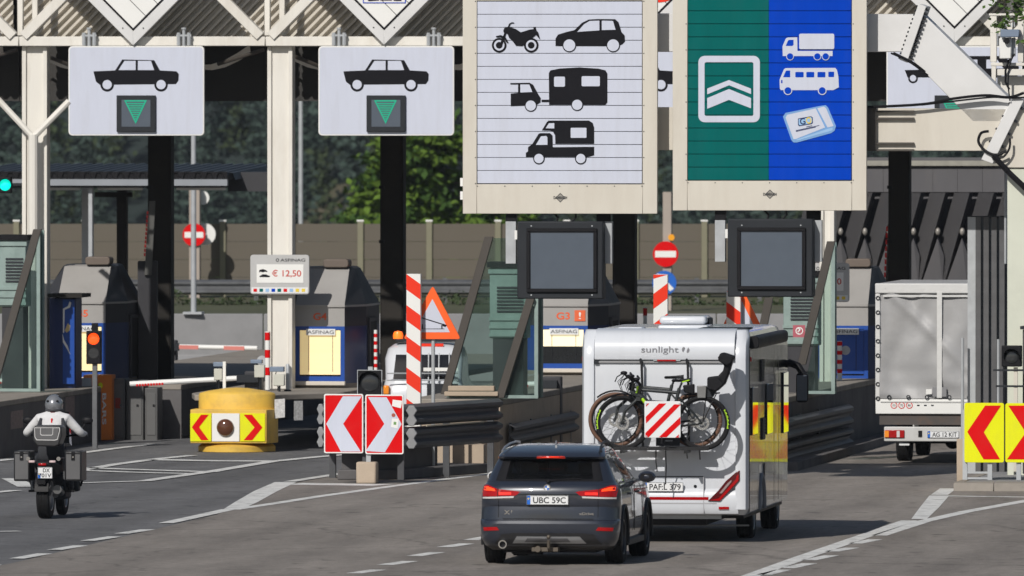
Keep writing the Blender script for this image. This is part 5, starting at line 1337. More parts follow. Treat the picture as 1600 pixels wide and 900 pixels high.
# greenhouse with real window openings
rows = dense(UP, 1); rings = [ring(r) for r in rows]; n = len(rings[0]); hf = (n + 2) // 2
gh = MB(); gr_ = MB(); gs_ = MB(); gf_ = MB(); vs = [p for r in rings for p in r]; nrear, na = 5, 4
fa, fg1, fg2, fg3 = [], [], {}, []
for i in range(len(rings) - 1):
    zlo, zhi = rows[i][0], rows[i + 1][0]; win = zlo >= 1.09 and zhi <= 1.366
    for j in range(n):
        q = (i * n + j, i * n + (j + 1) % n, (i + 1) * n + (j + 1) % n, (i + 1) * n + j)
        jj = j if j < hf - 1 else n - 1 - j         # mirrored segment index
        s0 = nrear + na - 1                          # first side segment
        if win and jj < nrear - 1: fg1.append(q)
        elif win and s0 + 1 <= jj <= s0 + 8 and jj not in (s0 + 5,): fg2.setdefault((j < hf - 1, jj < s0 + 5), []).append(q)
        elif win and jj >= n // 2 - 6 and jj > s0 + 11: fg3.append(q)
        else: fa.append(q)
fa.append(tuple(range((len(rings) - 1) * n, len(rings) * n)))
gh.add(vs, fa); o = obj("cabin", gh, PAINT, car, smooth=30)
for nm, fl in (("rear_window", fg1), *[("side_window", v) for v in fg2.values()], ("windscreen", fg3)):
    w = MB(); w.add(vs, fl); me = w.mesh(nm, GLT, 30)
    bm = bmesh.new(); bm.from_mesh(me); bmesh.ops.delete(bm, geom=[v for v in bm.verts if not v.link_faces], context='VERTS'); bm.to_mesh(me); bm.free()
    obj(nm, me, None, car)
# black surround of the rear window, spoiler lamp, wiper
fz = MB()
for q in ([(-0.66, 1.085), (0.66, 1.085), (0.64, 1.112), (-0.64, 1.112)], [(-0.56, 1.342), (0.56, 1.342), (0.555, 1.364), (-0.555, 1.364)]): patch(fz, UP, q, 0.004, back=0.004)
for s in (-1, 1): patch(fz, UP, [(s * 0.57, 1.09), (s * 0.70, 1.09), (s * 0.62, 1.364), (s * 0.525, 1.364)], 0.004, back=0.004)
obj("window_surround", fz, BLACK, car)
sp = MB(); patch(sp, UP, [(-0.17, 1.382), (0.20, 1.382), (0.195, 1.406), (-0.165, 1.406)], 0.006); obj("brake_lamp", sp, M("high brake lamp", (0.8, 0.03, 0.01), 0.3, emit=(1, 0.06, 0.02), es=0.55), car, label="lit high brake lamp in the roof spoiler")
wp = MB(); wp.tube([(0.02, 0.155, 1.085), (0.2, 0.19, 1.11), (0.42, 0.205, 1.118)], 0.012, 6); wp.ball((0.0, 0.14, 1.08), 0.028, 10, 6); obj("wiper", wp, BLACK, car)
# tail lamps: dark red lens, lit upper outer part, pale lower strip
for s in (-1, 1):
    l = MB(); patch(l, LOW, [(s * 0.35, 0.945), (s * 0.43, 0.900), (s * 0.87, 0.884), (s * 0.885, 0.975), (s * 0.865, 1.035), (s * 0.80, 1.035), (s * 0.66, 0.985), (s * 0.40, 0.96)], 0.012)
    tl = obj("tail_lamp", l, REDL, car)
    l = MB(); patch(l, LOW, [(s * 0.69, 0.958), (s * 0.86, 0.968), (s * 0.855, 1.012), (s * 0.80, 1.015), (s * 0.70, 0.985)], 0.016, back=0.006); obj("lit_element", l, BRAKE, tl)
    l = MB(); patch(l, LOW, [(s * 0.48, 0.915), (s * 0.645, 0.912), (s * 0.645, 0.945), (s * 0.48, 0.945)], 0.016, back=0.006); obj("lit_bar", l, BRAKER, tl)
    l = MB(); patch(l, LOW, [(s * 0.45, 0.872), (s * 0.872, 0.857), (s * 0.874, 0.878), (s * 0.44, 0.894)], 0.013); obj("reversing_lens", l, M("pale lens", (0.6, 0.58, 0.58), 0.2), tl)
    l = MB(); patch(l, LOW, [(s * 0.655, 0.885), (s * 0.662, 0.885), (s * 0.662, 1.0), (s * 0.655, 0.998)], 0.018, back=0.006); obj("divider", l, BLACK, tl)
    l = MB(); patch(l, LOW, [(s * 0.63, 0.455), (s * 0.84, 0.445), (s * 0.85, 0.49), (s * 0.66, 0.498)], 0.008); obj("reflector", l, REDL, car)
    # mirrors
    m = MB(); m.ball((s * 1.0, 2.62, 1.075), (0.115, 0.07, 0.075), 14, 10); m.box(min(s * 0.80, s * 0.95), max(s * 0.80, s * 0.95), 2.63, 2.69, 1.02, 1.05)
    mr = obj("door_mirror", m, PAINT if s > 0 else M("pale mirror cap", (0.6, 0.6, 0.6), 0.25, coat=0.5), car)
    g = MB(); g.ext(rrect(s * 1.0 - 0.085, 1.02, s * 1.0 + 0.085, 1.12, 0.04), 2.555, 2.562); obj("mirror_glass", g, BLACK, mr)
    # roof rail
    rl = MB(); rl.tube([(s * 0.645, 0.48, 1.462), (s * 0.625, 0.62, 1.515), (s * 0.60, 0.95, 1.552), (s * 0.58, 1.4, 1.565), (s * 0.585, 1.8, 1.55), (s * 0.61, 2.05, 1.48)], 0.016, 8); obj("roof_rail", rl, SATIN if s < 0 else TRIMC, car)
# plate bay, plate, badge, lettering
bay = MB(); patch(bay, LOW, [(-0.40, 0.775), (0.40, 0.775), (0.37, 0.925), (-0.37, 0.925)], 0.003, back=0.004); obj("plate_bay", bay, PAINT, car)
bar = MB(); patch(bar, LOW, [(-0.39, 0.925), (0.39, 0.925), (0.37, 0.945), (-0.37, 0.945)], 0.030); obj("tailgate_grip", bar, PAINT, car)
plate(car, "UBC 59C", 0.0, 0.845, rear_y(LOW, 0, 0.85) - 0.012, 0.545, 0.122)
y = rear_y(LOW, 0, 1.0) - 0.004; bz = 1.003
b = MB().cyl((-0.01, y + 0.01, bz), (-0.01, y - 0.006, bz), 0.045, n=24); bd = obj("badge", b, CHROME, car)
q_ = MB()
for k in range(4):
    pts = [(-0.01, bz)] + [(-0.01 + 0.030 * math.cos(R(90 * k + a)), bz + 0.030 * math.sin(R(90 * k + a))) for a in range(0, 91, 15)]
    flat(q_, [pts], y - 0.0075, k % 2)
obj("badge_quarters", q_, [WHITE, PLATEB], bd, smooth=0, fix=False)
s_ = MB(); text(s_, "X1", -0.52, 0.685, 0.105, 0.055, rear_y(LOW, -0.52, 0.69) - 0.006, bold=0.02); text(s_, "xDrive", 0.50, 0.67, 0.19, 0.035, rear_y(LOW, 0.5, 0.67) - 0.012, bold=0.02); obj("lettering", s_, CHROME, car, smooth=0, fix=False)
# tailgate seams
sm = MB()
for s in (-1, 1): patch(sm, LOW, [(s * 0.645, 0.62), (s * 0.652, 0.62), (s * 0.652, 0.87), (s * 0.645, 0.87)], 0.002, back=0.002)
patch(sm, LOW, [(-0.58, 0.596), (0.58, 0.596), (0.60, 0.606), (-0.60, 0.606)], 0.002, back=0.002); obj("tailgate_seam", sm, BLACK, car)
# lower bumper: dark valance, silver skid trim, exhaust, towbar
va = MB(); patch(va, LOW, [(-0.70, 0.27), (0.70, 0.27), (0.60, 0.405), (0.45, 0.42), (-0.45, 0.42), (-0.60, 0.405)], 0.004, back=0.01); obj("valance", va, TRIMC, car)
sk_ = MB(); patch(sk_, LOW, [(-0.46, 0.285), (0.50, 0.285), (0.42, 0.375), (-0.40, 0.375)], 0.014); obj("skid_trim", sk_, SATIN, car)
sk2 = MB(); patch(sk2, LOW, [(-0.30, 0.303), (0.30, 0.303), (0.26, 0.355), (-0.26, 0.355)], 0.017, back=0.006); obj("skid_inset", sk2, M("dark satin", (0.16, 0.16, 0.17), 0.4, 0.6), car)
obj("exhaust_pipe", MB().lathe((-0.585, 0.10, 0.272), (0, -1, 0), [(0.052, -0.05), (0.058, 0.06), (0.056, 0.075), (0.040, 0.075), (0.036, 0.0), (0.0, 0.0)], 22), CHROME, car)
obj("exhaust_core", MB().cyl((-0.585, 0.075, 0.272), (-0.585, 0.07, 0.272), 0.037, n=18), BLACK, car)
tb = MB(); tb.tube([(0.03, 0.25, 0.22), (0.03, -0.02, 0.20), (0.03, -0.09, 0.24), (0.03, -0.10, 0.33)], 0.022, 8); tb.ball((0.03, -0.10, 0.375), 0.028, 12, 8); tb.box(-0.20, 0.14, -0.01, 0.25, 0.185, 0.235); tb.cyl((-0.12, -0.04, 0.215), (-0.12, 0.02, 0.215), 0.04, n=14)
obj("towbar", tb, M("towbar steel", (0.12, 0.10, 0.08), 0.5, 0.4), car)
ub = MB().box(-0.6, 0.6, 0.3, 4.1, 0.16, 0.24); ub.cyl((-0.45, 0.35, 0.21), (-0.1, 0.35, 0.21), 0.08, n=14); obj("underbody", ub, BLACK, car)
# wheels
for y in (0.90, 3.57):
    for s in (-1, 1): wheel(car, (s * 0.785, y, 0.345), 0.345, 0.235, 5, ax=(s, 0, 0), rimc=M("dark alloy", (0.06, 0.06, 0.065), 0.35, 0.7))
# door seams, handles, sill on the sides
for s in (-1, 1):
    for y in (1.95, 2.95): obj("door_seam", MB().box(s * 0.909 - 0.004, s * 0.909 + 0.004, y, y + 0.012, 0.40, 1.0), BLACK, car)
    for y in (1.42, 2.35): obj("door_handle", MB().box(s * 0.91 - 0.02, s * 0.91 + 0.02, y, y + 0.2, 0.88, 0.91), PAINT, car, bevel=0.008)
    obj("sill_trim", MB().box(s * 0.875 - 0.03, s * 0.875 + 0.03, 1.32, 3.15, 0.22, 0.30), TRIMC, car, bevel=0.01)
    for y in (0.90, 3.57):
        ar = MB(); pts = [(s * 0.905, y + 0.40 * math.cos(R(a)), 0.355 + 0.40 * math.sin(R(a))) for a in range(-15, 196, 10)]
        ar.tube(pts, 0.022, 6); obj("arch_trim", ar, TRIMC, car)
# shark fin, interior
obj("aerial_fin", MB().ext([(0.95, 1.515), (1.13, 1.525), (0.99, 1.59), (0.965, 1.59)], -0.012, 0.012, 'x'), PAINT, car)
SEAT = M("dark seat cloth", (0.025, 0.025, 0.028), 0.8)
for x, y in ((-0.38, 1.15), (0.0, 1.15), (0.38, 1.15), (-0.37, 2.05), (0.37, 2.05)):
    st = obj("seat", MB().box(x - 0.21, x + 0.21, y, y + 0.14, 0.7, 1.12), SEAT, car, bevel=0.05)
    obj("headrest", MB().box(x - 0.12, x + 0.12, y + 0.03, y + 0.12, 1.14, 1.30), SEAT, st, bevel=0.04)
obj("inner_mirror", MB().box(-0.1, 0.12, 2.3, 2.34, 1.27, 1.33), BLACK, car, bevel=0.01)
obj("dashboard", MB().box(-0.7, 0.7, 2.5, 2.9, 0.9, 1.09), SEAT, car, bevel=0.03)
# ------------------------------------------------------------------ the white motorhome
MHW = M("white gelcoat", (0.62, 0.645, 0.69), 0.22, var=0.03, coat=0.5, dirt=0.18, dcol=(0.42, 0.42, 0.42), dscale=1.5, stretch=(2, 1, 0.4))
MHD = M("glossy dark side panel", (0.030, 0.028, 0.026), 0.03, var=0.05, coat=0.2, spec=0.5, bump=0.22, bscale=1.3, stretch=(1, 14, 0.2))
MHB = M("glossy black window", (0.008, 0.008, 0.009), 0.03, coat=1.0)
fm = Fr(1039, 173.5, -R(6.2))
mh = thing("motorhome", "white motorhome with two bicycles on its rear rack and glossy dark sides", "motorhome", fm)
w = 1.12
MR = [(0.38, 0.10, 6.55, 1.08, 0.12, 0.0), (0.45, 0.03, 6.7, w, 0.12, 0.0), (0.62, 0.0, 6.75, w, 0.12, 0.0), (1.2, 0.0, 6.7, w, 0.12, 0.0), (2.0, 0.0, 6.4, w, 0.12, 0.0), (2.50, 0.0, 6.1, w, 0.12, 0.0),
      (2.66, 0.03, 5.9, w, 0.12, 0.0), (2.78, 0.10, 5.7, w, 0.12, 0.0), (2.85, 0.20, 5.5, 1.10, 0.12, 0.0), (2.875, 0.34, 5.3, 1.05, 0.12, 0.0)]
obj("body", MB().loft([ring(r) for r in dense(MR, 2)]), MHW, mh, smooth=30)
def mpoly(name, pts, y0, y1, m, par=mh, bev=0.0, mirror=False, label=None):
    P = [fm.p(a, b, y0) for a, b in pts]; q = [((-v.x if mirror else v.x), v.z) for v in P]
    return obj(name, MB().ext(q, y0, y1), m, par, bevel=bev, seg=2, label=label)
# moulded corner columns, rear cap, groove rail
for s in (-1, 1):
    c = MB(); a = [(s * 0.955, 0.0), (s * 0.965, -0.045), (s * 1.03, -0.055), (s * 1.10, -0.03), (s * 1.132, 0.05), (s * 1.132, 0.16), (s * 0.955, 0.02)]
    rings_ = []
    for z, k in ((0.46, 0.0), (0.6, 1), (2.5, 1), (2.68, 1), (2.80, 0.9), (2.86, 0.55), (2.89, 0.2)):
        dy = 0 if z < 2.6 else (z - 2.6) ** 1.6 * 2.0
        rings_.append([(x * (1 if z < 2.85 else 0.985), y + dy, z) for x, y in a])
    obj("corner_column", c.loft(rings_), MHW, mh, smooth=40)
cap = MB(); pr = [(-0.01, 2.475), (-0.06, 2.49), (-0.075, 2.56), (-0.062, 2.66), (-0.03, 2.75), (0.04, 2.83), (0.16, 2.885), (0.4, 2.905), (0.4, 2.6), (0.02, 2.48)]
obj("rear_cap", cap.ext(pr, -0.952, 0.952, 'x'), MHW, mh, smooth=40)
obj("groove_rail", MB().box(-0.95, 0.80, -0.035, -0.0, 2.445, 2.468), M("rail grey", (0.30, 0.30, 0.31), 0.4), mh)
obj("end_clip", MB().box(-0.955, -0.90, -0.045, -0.0, 2.43, 2.50), CHAR, mh)
s = MB(); textp(s, fm, "sunlight", 1002, 541, 1060, 554, -0.0785); q = fm.p(1071, 547, -0.0785)
obj("lettering", s, M("grey lettering", (0.22, 0.22, 0.24), 0.4), mh, smooth=0, fix=False)
for q_ in (circ(q.x - 0.022, q.z + 0.006, 0.026, 14, 0.036, R(60), R(260)) + [(q.x - 0.02, q.z)], circ(q.x + 0.028, q.z + 0.002, 0.024, 14, 0.036, R(-120), R(80)) + [(q.x + 0.02, q.z)]):
    obj("emblem_wing", flat(MB(), [q_], -0.0785), M("grey lettering", (0.22, 0.22, 0.24), 0.4), mh, smooth=0, fix=False)
obj("brake_lamp", MB().pb(fm, 1027, 559.5, 1056, 564.5, -0.06, 0.03), REDL, mh); obj("lamp_end", MB().pb(fm, 1021, 560, 1026.6, 564, -0.055, 0.03), GALV, mh); obj("lamp_end", MB().pb(fm, 1056.4, 560, 1063, 564, -0.055, 0.03), GALV, mh)
# lower rear: bumper, seams, red line, lamps, plate
bp = MB(); pr = [(0.0, 0.74), (-0.035, 0.70), (-0.05, 0.60), (-0.045, 0.46), (-0.01, 0.40), (0.08, 0.38), (0.08, 0.74)]
obj("bumper", bp.ext(pr, -1.0, 1.0, 'x'), MHW, mh, smooth=40)
for q in ((1010, 744, 1099, 745.4), (1005, 752, 1008, 752.6)): obj("panel_seam", MB().pb(fm, *q, -0.004, 0.006), CHAR, mh)
obj("panel_seam", MB().pb(fm, 1099, 745, 1100, 802, -0.0525, 0.055), M("seam grey", (0.35, 0.35, 0.37), 0.5), mh)
obj("red_line", MB().pb(fm, 940, 776.5, 1107, 781, -0.055, 0.02), REDL, mh)
obj("dark_groove", MB().pb(fm, 930, 785.5, 1120, 787.5, -0.0505, 0.02), M("seam grey", (0.35, 0.35, 0.37), 0.5), mh)
LP = [(1106, 783), (1125, 783.5), (1156, 751), (1156, 735), (1150, 738), (1134, 752), (1122, 767)]
for mir in (False, True):
    tl = mpoly("tail_lamp", LP, -0.075, 0.01, REDLD, mirror=mir, bev=0.008)
    mpoly("clear_strip", [(1124, 771), (1128, 771), (1143, 753), (1143, 750), (1137, 755)], -0.080, -0.074, M("smoky lens", (0.30, 0.22, 0.22), 0.15), tl, mirror=mir)
    mpoly("lamp_rim", [(1108, 782), (1125, 782.5), (1154, 751), (1154, 741), (1151, 744), (1150, 749), (1123, 779)], -0.079, -0.074, REDL, tl, mirror=mir)
    mpoly("reflector", [(1123, 792), (1139, 792), (1139, 796), (1123, 796)], -0.06, -0.03, REDL, mirror=mir)
q = fm.p(1036.5, 761, -0.06); plate(mh, "PAF:L 379", q.x, q.z, -0.055, 0.545, 0.125)
p = fm.p(1086, 760, -0.04); obj("lock", MB().cyl((p.x, -0.01, p.z), (p.x, 0.02, p.z), 0.022, n=14), CHROME, mh)
obj("chassis", MB().box(-0.55, 0.55, 0.2, 6.0, 0.24, 0.40), BLACK, mh); obj("chassis_bar", MB().pb(fm, 1018, 805, 1127, 811, 0.15, 0.06), GALV, mh); obj("chassis_bar", MB().pb(fm, 940, 819.5, 1170, 822, 0.5, 0.05), GALVD, mh)
obj("floor_pan", MB().box(-1.05, 1.05, 0.25, 6.2, 0.33, 0.40), BLACK, mh)
# sides
for s in (-1, 1):
    for y0, y1 in ((0.17, 1.62), (2.48, 5.05), (5.07, 6.05)):
        obj("side_panel", MB().box(s * 1.128, s * 1.142, y0, y1, 0.42, 2.62), MHD, mh)
    obj("side_panel", MB().box(s * 1.128, s * 1.142, 1.625, 2.475, 1.02, 2.62), MHD, mh)
    for y0, y1, z0, z1 in ((0.35, 1.15, 1.45, 2.10), (2.6, 3.5, 1.4, 2.1), (5.2, 5.95, 1.35, 2.2)):
        obj("window", MB().box(s * 1.142, s * 1.165, y0, y1, z0, z1), MHB, mh, bevel=0.01)
    obj("door_seam", MB().box(s * 1.1425, s * 1.1435, 3.9, 3.92, 0.45, 2.45), BLACK, mh); obj("door_seam", MB().box(s * 1.1425, s * 1.1435, 4.6, 4.62, 0.45, 2.45), BLACK, mh)
    for y0, z0 in ((1.75, 2.15), (1.9, 1.35)):
        v = obj("fridge_vent", MB().box(s * 1.142, s * 1.158, y0, y0 + 0.45, z0, z0 + 0.30), CHAR, mh)
        for k in range(7): obj("vent_slat", MB().box(s * 1.158, s * 1.166, y0 + 0.02, y0 + 0.43, z0 + 0.02 + k * 0.04, z0 + 0.045 + k * 0.04), TRIMC, v)
    ar = MB(); ar.tube([(s * 1.135, 2.05 + 0.42 * math.cos(R(a)), 0.40 + 0.47 * math.sin(R(a))) for a in range(0, 181, 12)], 0.03, 8); obj("wheel_arch", ar, M("grey arch trim", (0.16, 0.17, 0.19), 0.5), mh)
    for y in (2.05, 5.75): wheel(mh, (s * 0.92, y, 0.335), 0.335, 0.23, 6, ax=(s, 0, 0))
    m_ = MB(); P = [fm.p(1222, 572, 6.0), fm.p(1234, 567, 5.95), fm.p(1247, 572, 5.9), fm.p(1256, 586, 5.88), fm.p(1259, 602, 5.88)]
    pts = [(s * v.x, v.y, v.z) for v in P]; m_.tube(pts, [0.05, 0.055, 0.055, 0.05, 0.045], 8)
    a, b = fm.p(1244, 583, 5.8), fm.p(1263, 629, 5.8)
    mr = obj("door_mirror", m_, BLACK, mh, smooth=60)
    xs_ = sorted((s * a.x, s * b.x)); obj("mirror_head", MB().box(xs_[0], xs_[1], 5.76, 5.90, b.z, a.z), BLACK, mr, bevel=0.04, seg=3)
    obj("mirror_glass", MB().box(xs_[0] + 0.015, xs_[1] - 0.015, 5.752, 5.759, b.z + 0.03, a.z - 0.03), SCREEN, mr)
    obj("marker_lamp", MB().box(s * 1.142, s * 1.156, 0.25, 0.36, 2.46, 2.52), REDL, mh)
obj("awning_box", MB().ext(rrect(1.10, 2.63, 1.25, 2.80, 0.05), 0.35, 4.9), BLACK, mh, bevel=0.01)
# roof fittings
rc = obj("roof_aircon", MB().pb(fm, 1028, 508, 1106, 520, 1.9, 0.8), MHW, mh, bevel=0.03, seg=3)
obj("aircon_lid", MB().pb(fm, 1030, 494, 1103, 507, 2.3, 0.9), MHW, rc, bevel=0.05, seg=3)
obj("aircon_side", MB().pb(fm, 1098, 497, 1108, 518, 2.6, 0.6), BLACK, rc, bevel=0.02)
obj("roof_vent", MB().pb(fm, 965, 511, 1004, 522, 1.4, 0.5), MHW, mh, bevel=0.03, seg=3)
obj("solar_panel", MB().pb(fm, 1090, 513, 1166, 519, 0.9, 1.0), CHAR, mh)
# bicycle rack
RACK = M("black rack tube", (0.014, 0.014, 0.016), 0.35)
z0 = fm.z(1020, 701, -0.4)
rk = MB()
for y in (-0.12, -0.28, -0.48): rk.box(fm.x(934, y), fm.x(1108, y), y - 0.03, y + 0.03, z0 - 0.02, z0 + 0.02)
platform = obj("rack_rail", MB().box(fm.x(934, -0.12), fm.x(1108, -0.12), -0.15, -0.09, z0 - 0.02, z0 + 0.02), RACK, mh)
for y in (-0.28, -0.48): obj("rack_rail", MB().box(fm.x(934, y), fm.x(1108, y), y - 0.035, y + 0.035, z0 - 0.02, z0 + 0.025), RACK, mh)
for px in (975, 1075): obj("rack_arm", MB().box(fm.x(px, -0.2) - 0.02, fm.x(px, -0.2) + 0.02, -0.56, -0.002, z0 - 0.06, z0 - 0.021), RACK, mh)
for px in (1001, 1073):
    x = fm.x(px, -0.1); h_ = MB().tube([(x, -0.04, 2.44), (x, -0.09, 2.49), (x + 0.015, -0.12, 2.46), (x + 0.02, -0.10, 2.2), (x + 0.03, -0.09, 1.9), (x + 0.03, -0.09, z0)], 0.018, 8); obj("rack_upright", h_, RACK, mh)
for pts in ([(1025, 704), (1025, 722), (1027, 737)], [(1040, 704), (1041, 730), (1040, 757)], [(1073, 704), (1074, 716)], [(1093, 704), (1094, 718)]):
    obj("strap", MB().tube([fm.p(a, b, -0.42 if i == 0 else -0.3) for i, (a, b) in enumerate(pts)], 0.009, 6), RACK, mh)
obj("rack_backplate", MB().pb(fm, 1025, 683, 1062, 697, -0.5, 0.03), CHAR, mh)

# ------------------------------------------------------------------ bicycles
GREENA = M("lime green paint", (0.42, 0.72, 0.02), 0.4)
BFR = M("dark bike frame", (0.022, 0.026, 0.028), 0.35, coat=0.5)
STEELT = M("bright steel", (0.5, 0.5, 0.5), 0.3, 0.9)
def bicycle(label, pxf, pxr, py, yy, tyre, accent, text_on=False, dy=0.0):
    px = (pxf + pxr) / 2
    base = fm.p(px, py, yy); wr = 0.372
    wloc = fm.o + Vector((base.x * fm.c + base.y * fm.s, -base.x * fm.s + base.y * fm.c, base.z - wr))
    t = thing("bicycle", label, "bicycle", None); t.location = wloc; t.rotation_euler = (0, 0, fm.rz)
    h = (fm.x(pxr, yy) - fm.x(pxf, yy)) / 2
    T = lambda x, z, y=0.0: Vector((x, y, z + wr))
    for sx in (-1, 1):
        c = T(sx * h, 0)
        wh = obj("wheel", MB().torus(c, (0, 1, 0), wr - 0.026, 0.027, 48, 8), tyre, t, smooth=60)
        obj("rim", MB().lathe(c, (0, 1, 0), [(wr - 0.05, -0.012), (wr - 0.068, -0.008), (wr - 0.068, 0.008), (wr - 0.05, 0.012)], 40), BLACK, wh)
        sp = MB()
        for k in range(16):
            a = 2 * math.pi * k / 16; b = a + (0.5 if k % 2 else -0.5)
            sp.cyl(c + Vector((0.03 * math.cos(b), 0.03 * (1 if k % 2 else -1), 0.03 * math.sin(b))), c + Vector(((wr - 0.06) * math.cos(a), 0, (wr - 0.06) * math.sin(a))), 0.0022, n=4)
        obj("spokes", sp, STEELT, wh)["kind"] = "stuff"
        obj("hub", MB().cyl(c - Vector((0, 0.06, 0)), c + Vector((0, 0.06, 0)), 0.028, n=14), STEELT if sx > 0 else CHAR, wh)
        d = MB().lathe(c - Vector((0, 0.045, 0)), (0, 1, 0), [(0.062, 0), (0.095, 0), (0.095, 0.003), (0.062, 0.003), (0.062, 0)], 30)
        for k in range(5):
            a = 2 * math.pi * k / 5; d.cyl(c + Vector((0.02 * math.cos(a), -0.043, 0.02 * math.sin(a))), c + Vector((0.066 * math.cos(a + 0.4), -0.043, 0.066 * math.sin(a + 0.4))), 0.006, n=5)
        obj("brake_disc", d, STEELT, wh)
        if text_on:
            s_ = MB(); n_ = 16; a0 = R(150) if sx < 0 else R(-12)
            for k in range(n_):
                a = a0 + R(44) * k / n_; b = a + R(44) / n_ * 0.72; r0, r1 = wr - 0.036, wr - 0.012 - 0.006 * (k % 3)
                s_.add([(c.x + r * math.cos(q), -0.029, c.z + r * math.sin(q)) for r, q in ((r0, a), (r1, a), (r1, b), (r0, b))], [(0, 1, 2, 3)])
            obj("tyre_print", s_, GREENA, wh, smooth=0, fix=False)
    k = h / 0.545
    HT, HB, BB, ST = T(-0.30 * k, 0.50), T(-0.325 * k, 0.36), T(0.10, -0.06), T(0.215, 0.44)
    fr_ = MB(); fr_.tube([HT, HB], 0.030, 10); fr_.tube([HB + Vector((0.01, 0, 0.02)), BB], [0.042, 0.046], 10); fr_.tube([HT - Vector((0, 0, 0.05)), ST - Vector((0.02, 0, 0.03))], 0.024, 10)
    fr_.tube([BB, ST + Vector((0.01, 0, 0.03))], 0.024, 10)
    for s in (-1, 1):
        fr_.tube([BB + Vector((0.02, s * 0.03, 0)), T(h, 0, s * 0.065)], 0.015, 6); fr_.tube([ST - Vector((0.01, -s * 0.02, 0.08)), T(h, 0, s * 0.065)], 0.012, 6)
    obj("frame", fr_, BFR, t, smooth=60)
    fk_ = MB()
    for s in (-1, 1): fk_.tube([HB + Vector((0.005, s * 0.06, -0.02)), T(-h * 0.93 - 0.01, 0.16, s * 0.06), T(-h, 0, s * 0.06)], [0.022, 0.020, 0.016], 8)
    fk_.box(HB.x - 0.03, HB.x + 0.03, -0.085, 0.085, HB.z - 0.06, HB.z - 0.01); obj("fork", fk_, BFR, t, smooth=40)
    ac = MB(); ac.tube([HB + Vector((0.045, -0.036, -0.03)), HB.lerp(BB, 0.32) + Vector((0, -0.036, 0))], 0.022, 8); ac.tube([HT + Vector((-0.035, -0.02, -0.0)), HB + Vector((-0.03, -0.02, 0.04))], 0.014, 6)
    ac.tube([BB.lerp(ST, 0.42) + Vector((0, -0.022, 0)), BB.lerp(ST, 0.6) + Vector((0, -0.022, 0))], 0.012, 6); obj("frame_accent", ac, accent, t)
    dr = MB(); dr.cyl(BB - Vector((0, 0.075, 0)), BB + Vector((0, 0.075, 0)), 0.085, n=20); mo = obj("motor", dr, BLACK, t)
    ck = MB(); ck.lathe(BB - Vector((0, 0.085, 0)), (0, 1, 0), [(0.06, 0), (0.088, 0), (0.088, 0.005), (0.06, 0.005), (0.06, 0)], 28); ck.box(BB.x - 0.015, BB.x + 0.015, -0.10, -0.085, BB.z - 0.17, BB.z); ck.box(BB.x - 0.05, BB.x + 0.05, -0.17, -0.10, BB.z - 0.185, BB.z - 0.165); obj("crank", ck, CHAR, t)
    st = MB(); st.tube([ST, T(0.262, 0.55)], 0.015, 8); sa = obj("seat_post", st, CHAR, t)
    sd_ = MB(); sd_.loft([[(0.13 + 0.26 * u - 0.01, -wd, wr + 0.575 + 0.012 * u), (0.13 + 0.26 * u, 0, wr + 0.592 + 0.02 * u * u), (0.13 + 0.26 * u - 0.01, wd, wr + 0.575 + 0.012 * u), (0.13 + 0.26 * u, 0, wr + 0.555)] for u, wd in ((0, 0.012), (0.25, 0.024), (0.55, 0.04), (0.8, 0.072), (1.0, 0.066))])
    obj("saddle", sd_, BLACK, t, smooth=60); obj("saddle_stripe", MB().tube([T(0.27, 0.555, -0.055), T(0.37, 0.583, -0.068)], 0.008, 6), accent, t)
    hb = MB(); hb.tube([HT, HT + Vector((-0.03, 0, 0.05)), HT + Vector((-0.06, 0, 0.07))], 0.02, 8)
    hb.tube([HT + Vector((-0.10, -0.30, 0.14)), HT + Vector((-0.07, -0.14, 0.08)), HT + Vector((-0.06, 0, 0.07)), HT + Vector((-0.03, 0.1, 0.10)), HT + Vector((-0.06, 0.16, 0.13))], 0.016, 8); hbo = obj("handlebar", hb, BLACK, t, smooth=60)
    for q in (HT + Vector((-0.10, -0.30, 0.14)), HT + Vector((-0.05, -0.12, 0.09))):
        g = MB(); g.ball(q, (0.05, 0.05, 0.028), 10, 6); g.tube([q, q + Vector((-0.09, -0.02, -0.05)), q + Vector((-0.12, -0.02, -0.12))], 0.008, 6); obj("grip", g, BLACK, hbo)
    cb = MB()
    for dx in (0, 0.03): cb.tube([HT + Vector((-0.1, -0.2, 0.12)), HT + Vector((-0.17 - dx, -0.15, 0.02)), HT + Vector((-0.14, -0.08, -0.12 - dx)), HB + Vector((0, -0.05, -0.1))], 0.005, 5)
    obj("brake_cable", cb, BLACK, t)
    mg = MB(); a0, a1 = (R(100), R(60)); mg.tube([T(-h + (wr + 0.02) * math.cos(R(a)), (wr + 0.02) * math.sin(R(a))) for a in range(60, 131, 10)], 0.012, 6); obj("mudguard", mg, BLACK, t)
    return t
BROWN = M("brown tyre wall", (0.13, 0.065, 0.04), 0.7, var=0.2)
bicycle("bicycle with brown tyre walls, nearest the motorhome's rear wall", 962, 1086, 656, -0.27, BROWN, CHAR)
bk = bicycle("dark bicycle with lime green accents and a child seat, outermost on the rear rack", 973, 1098, 661, -0.47, RUBBER, GREENA, True)
def ft_thing(name, label, cat, px, py, yy):
    b = fm.p(px, py, yy); t = thing(name, label, cat, None)
    t.location = fm.o + Vector((b.x * fm.c + b.y * fm.s, -b.x * fm.s + b.y * fm.c, b.z)); t.rotation_euler = (0, 0, fm.rz); return t, b
t, b = ft_thing("child_seat", "black child seat on the outer bicycle's carrier", "child seat", 1118, 612, -0.47)
zk = lambda pts: [(lambda q: (q.x - b.x, q.z - b.z))(fm.p(890 + p / 4.286, 490 + r / 4.286, -0.47)) for p, r in pts]
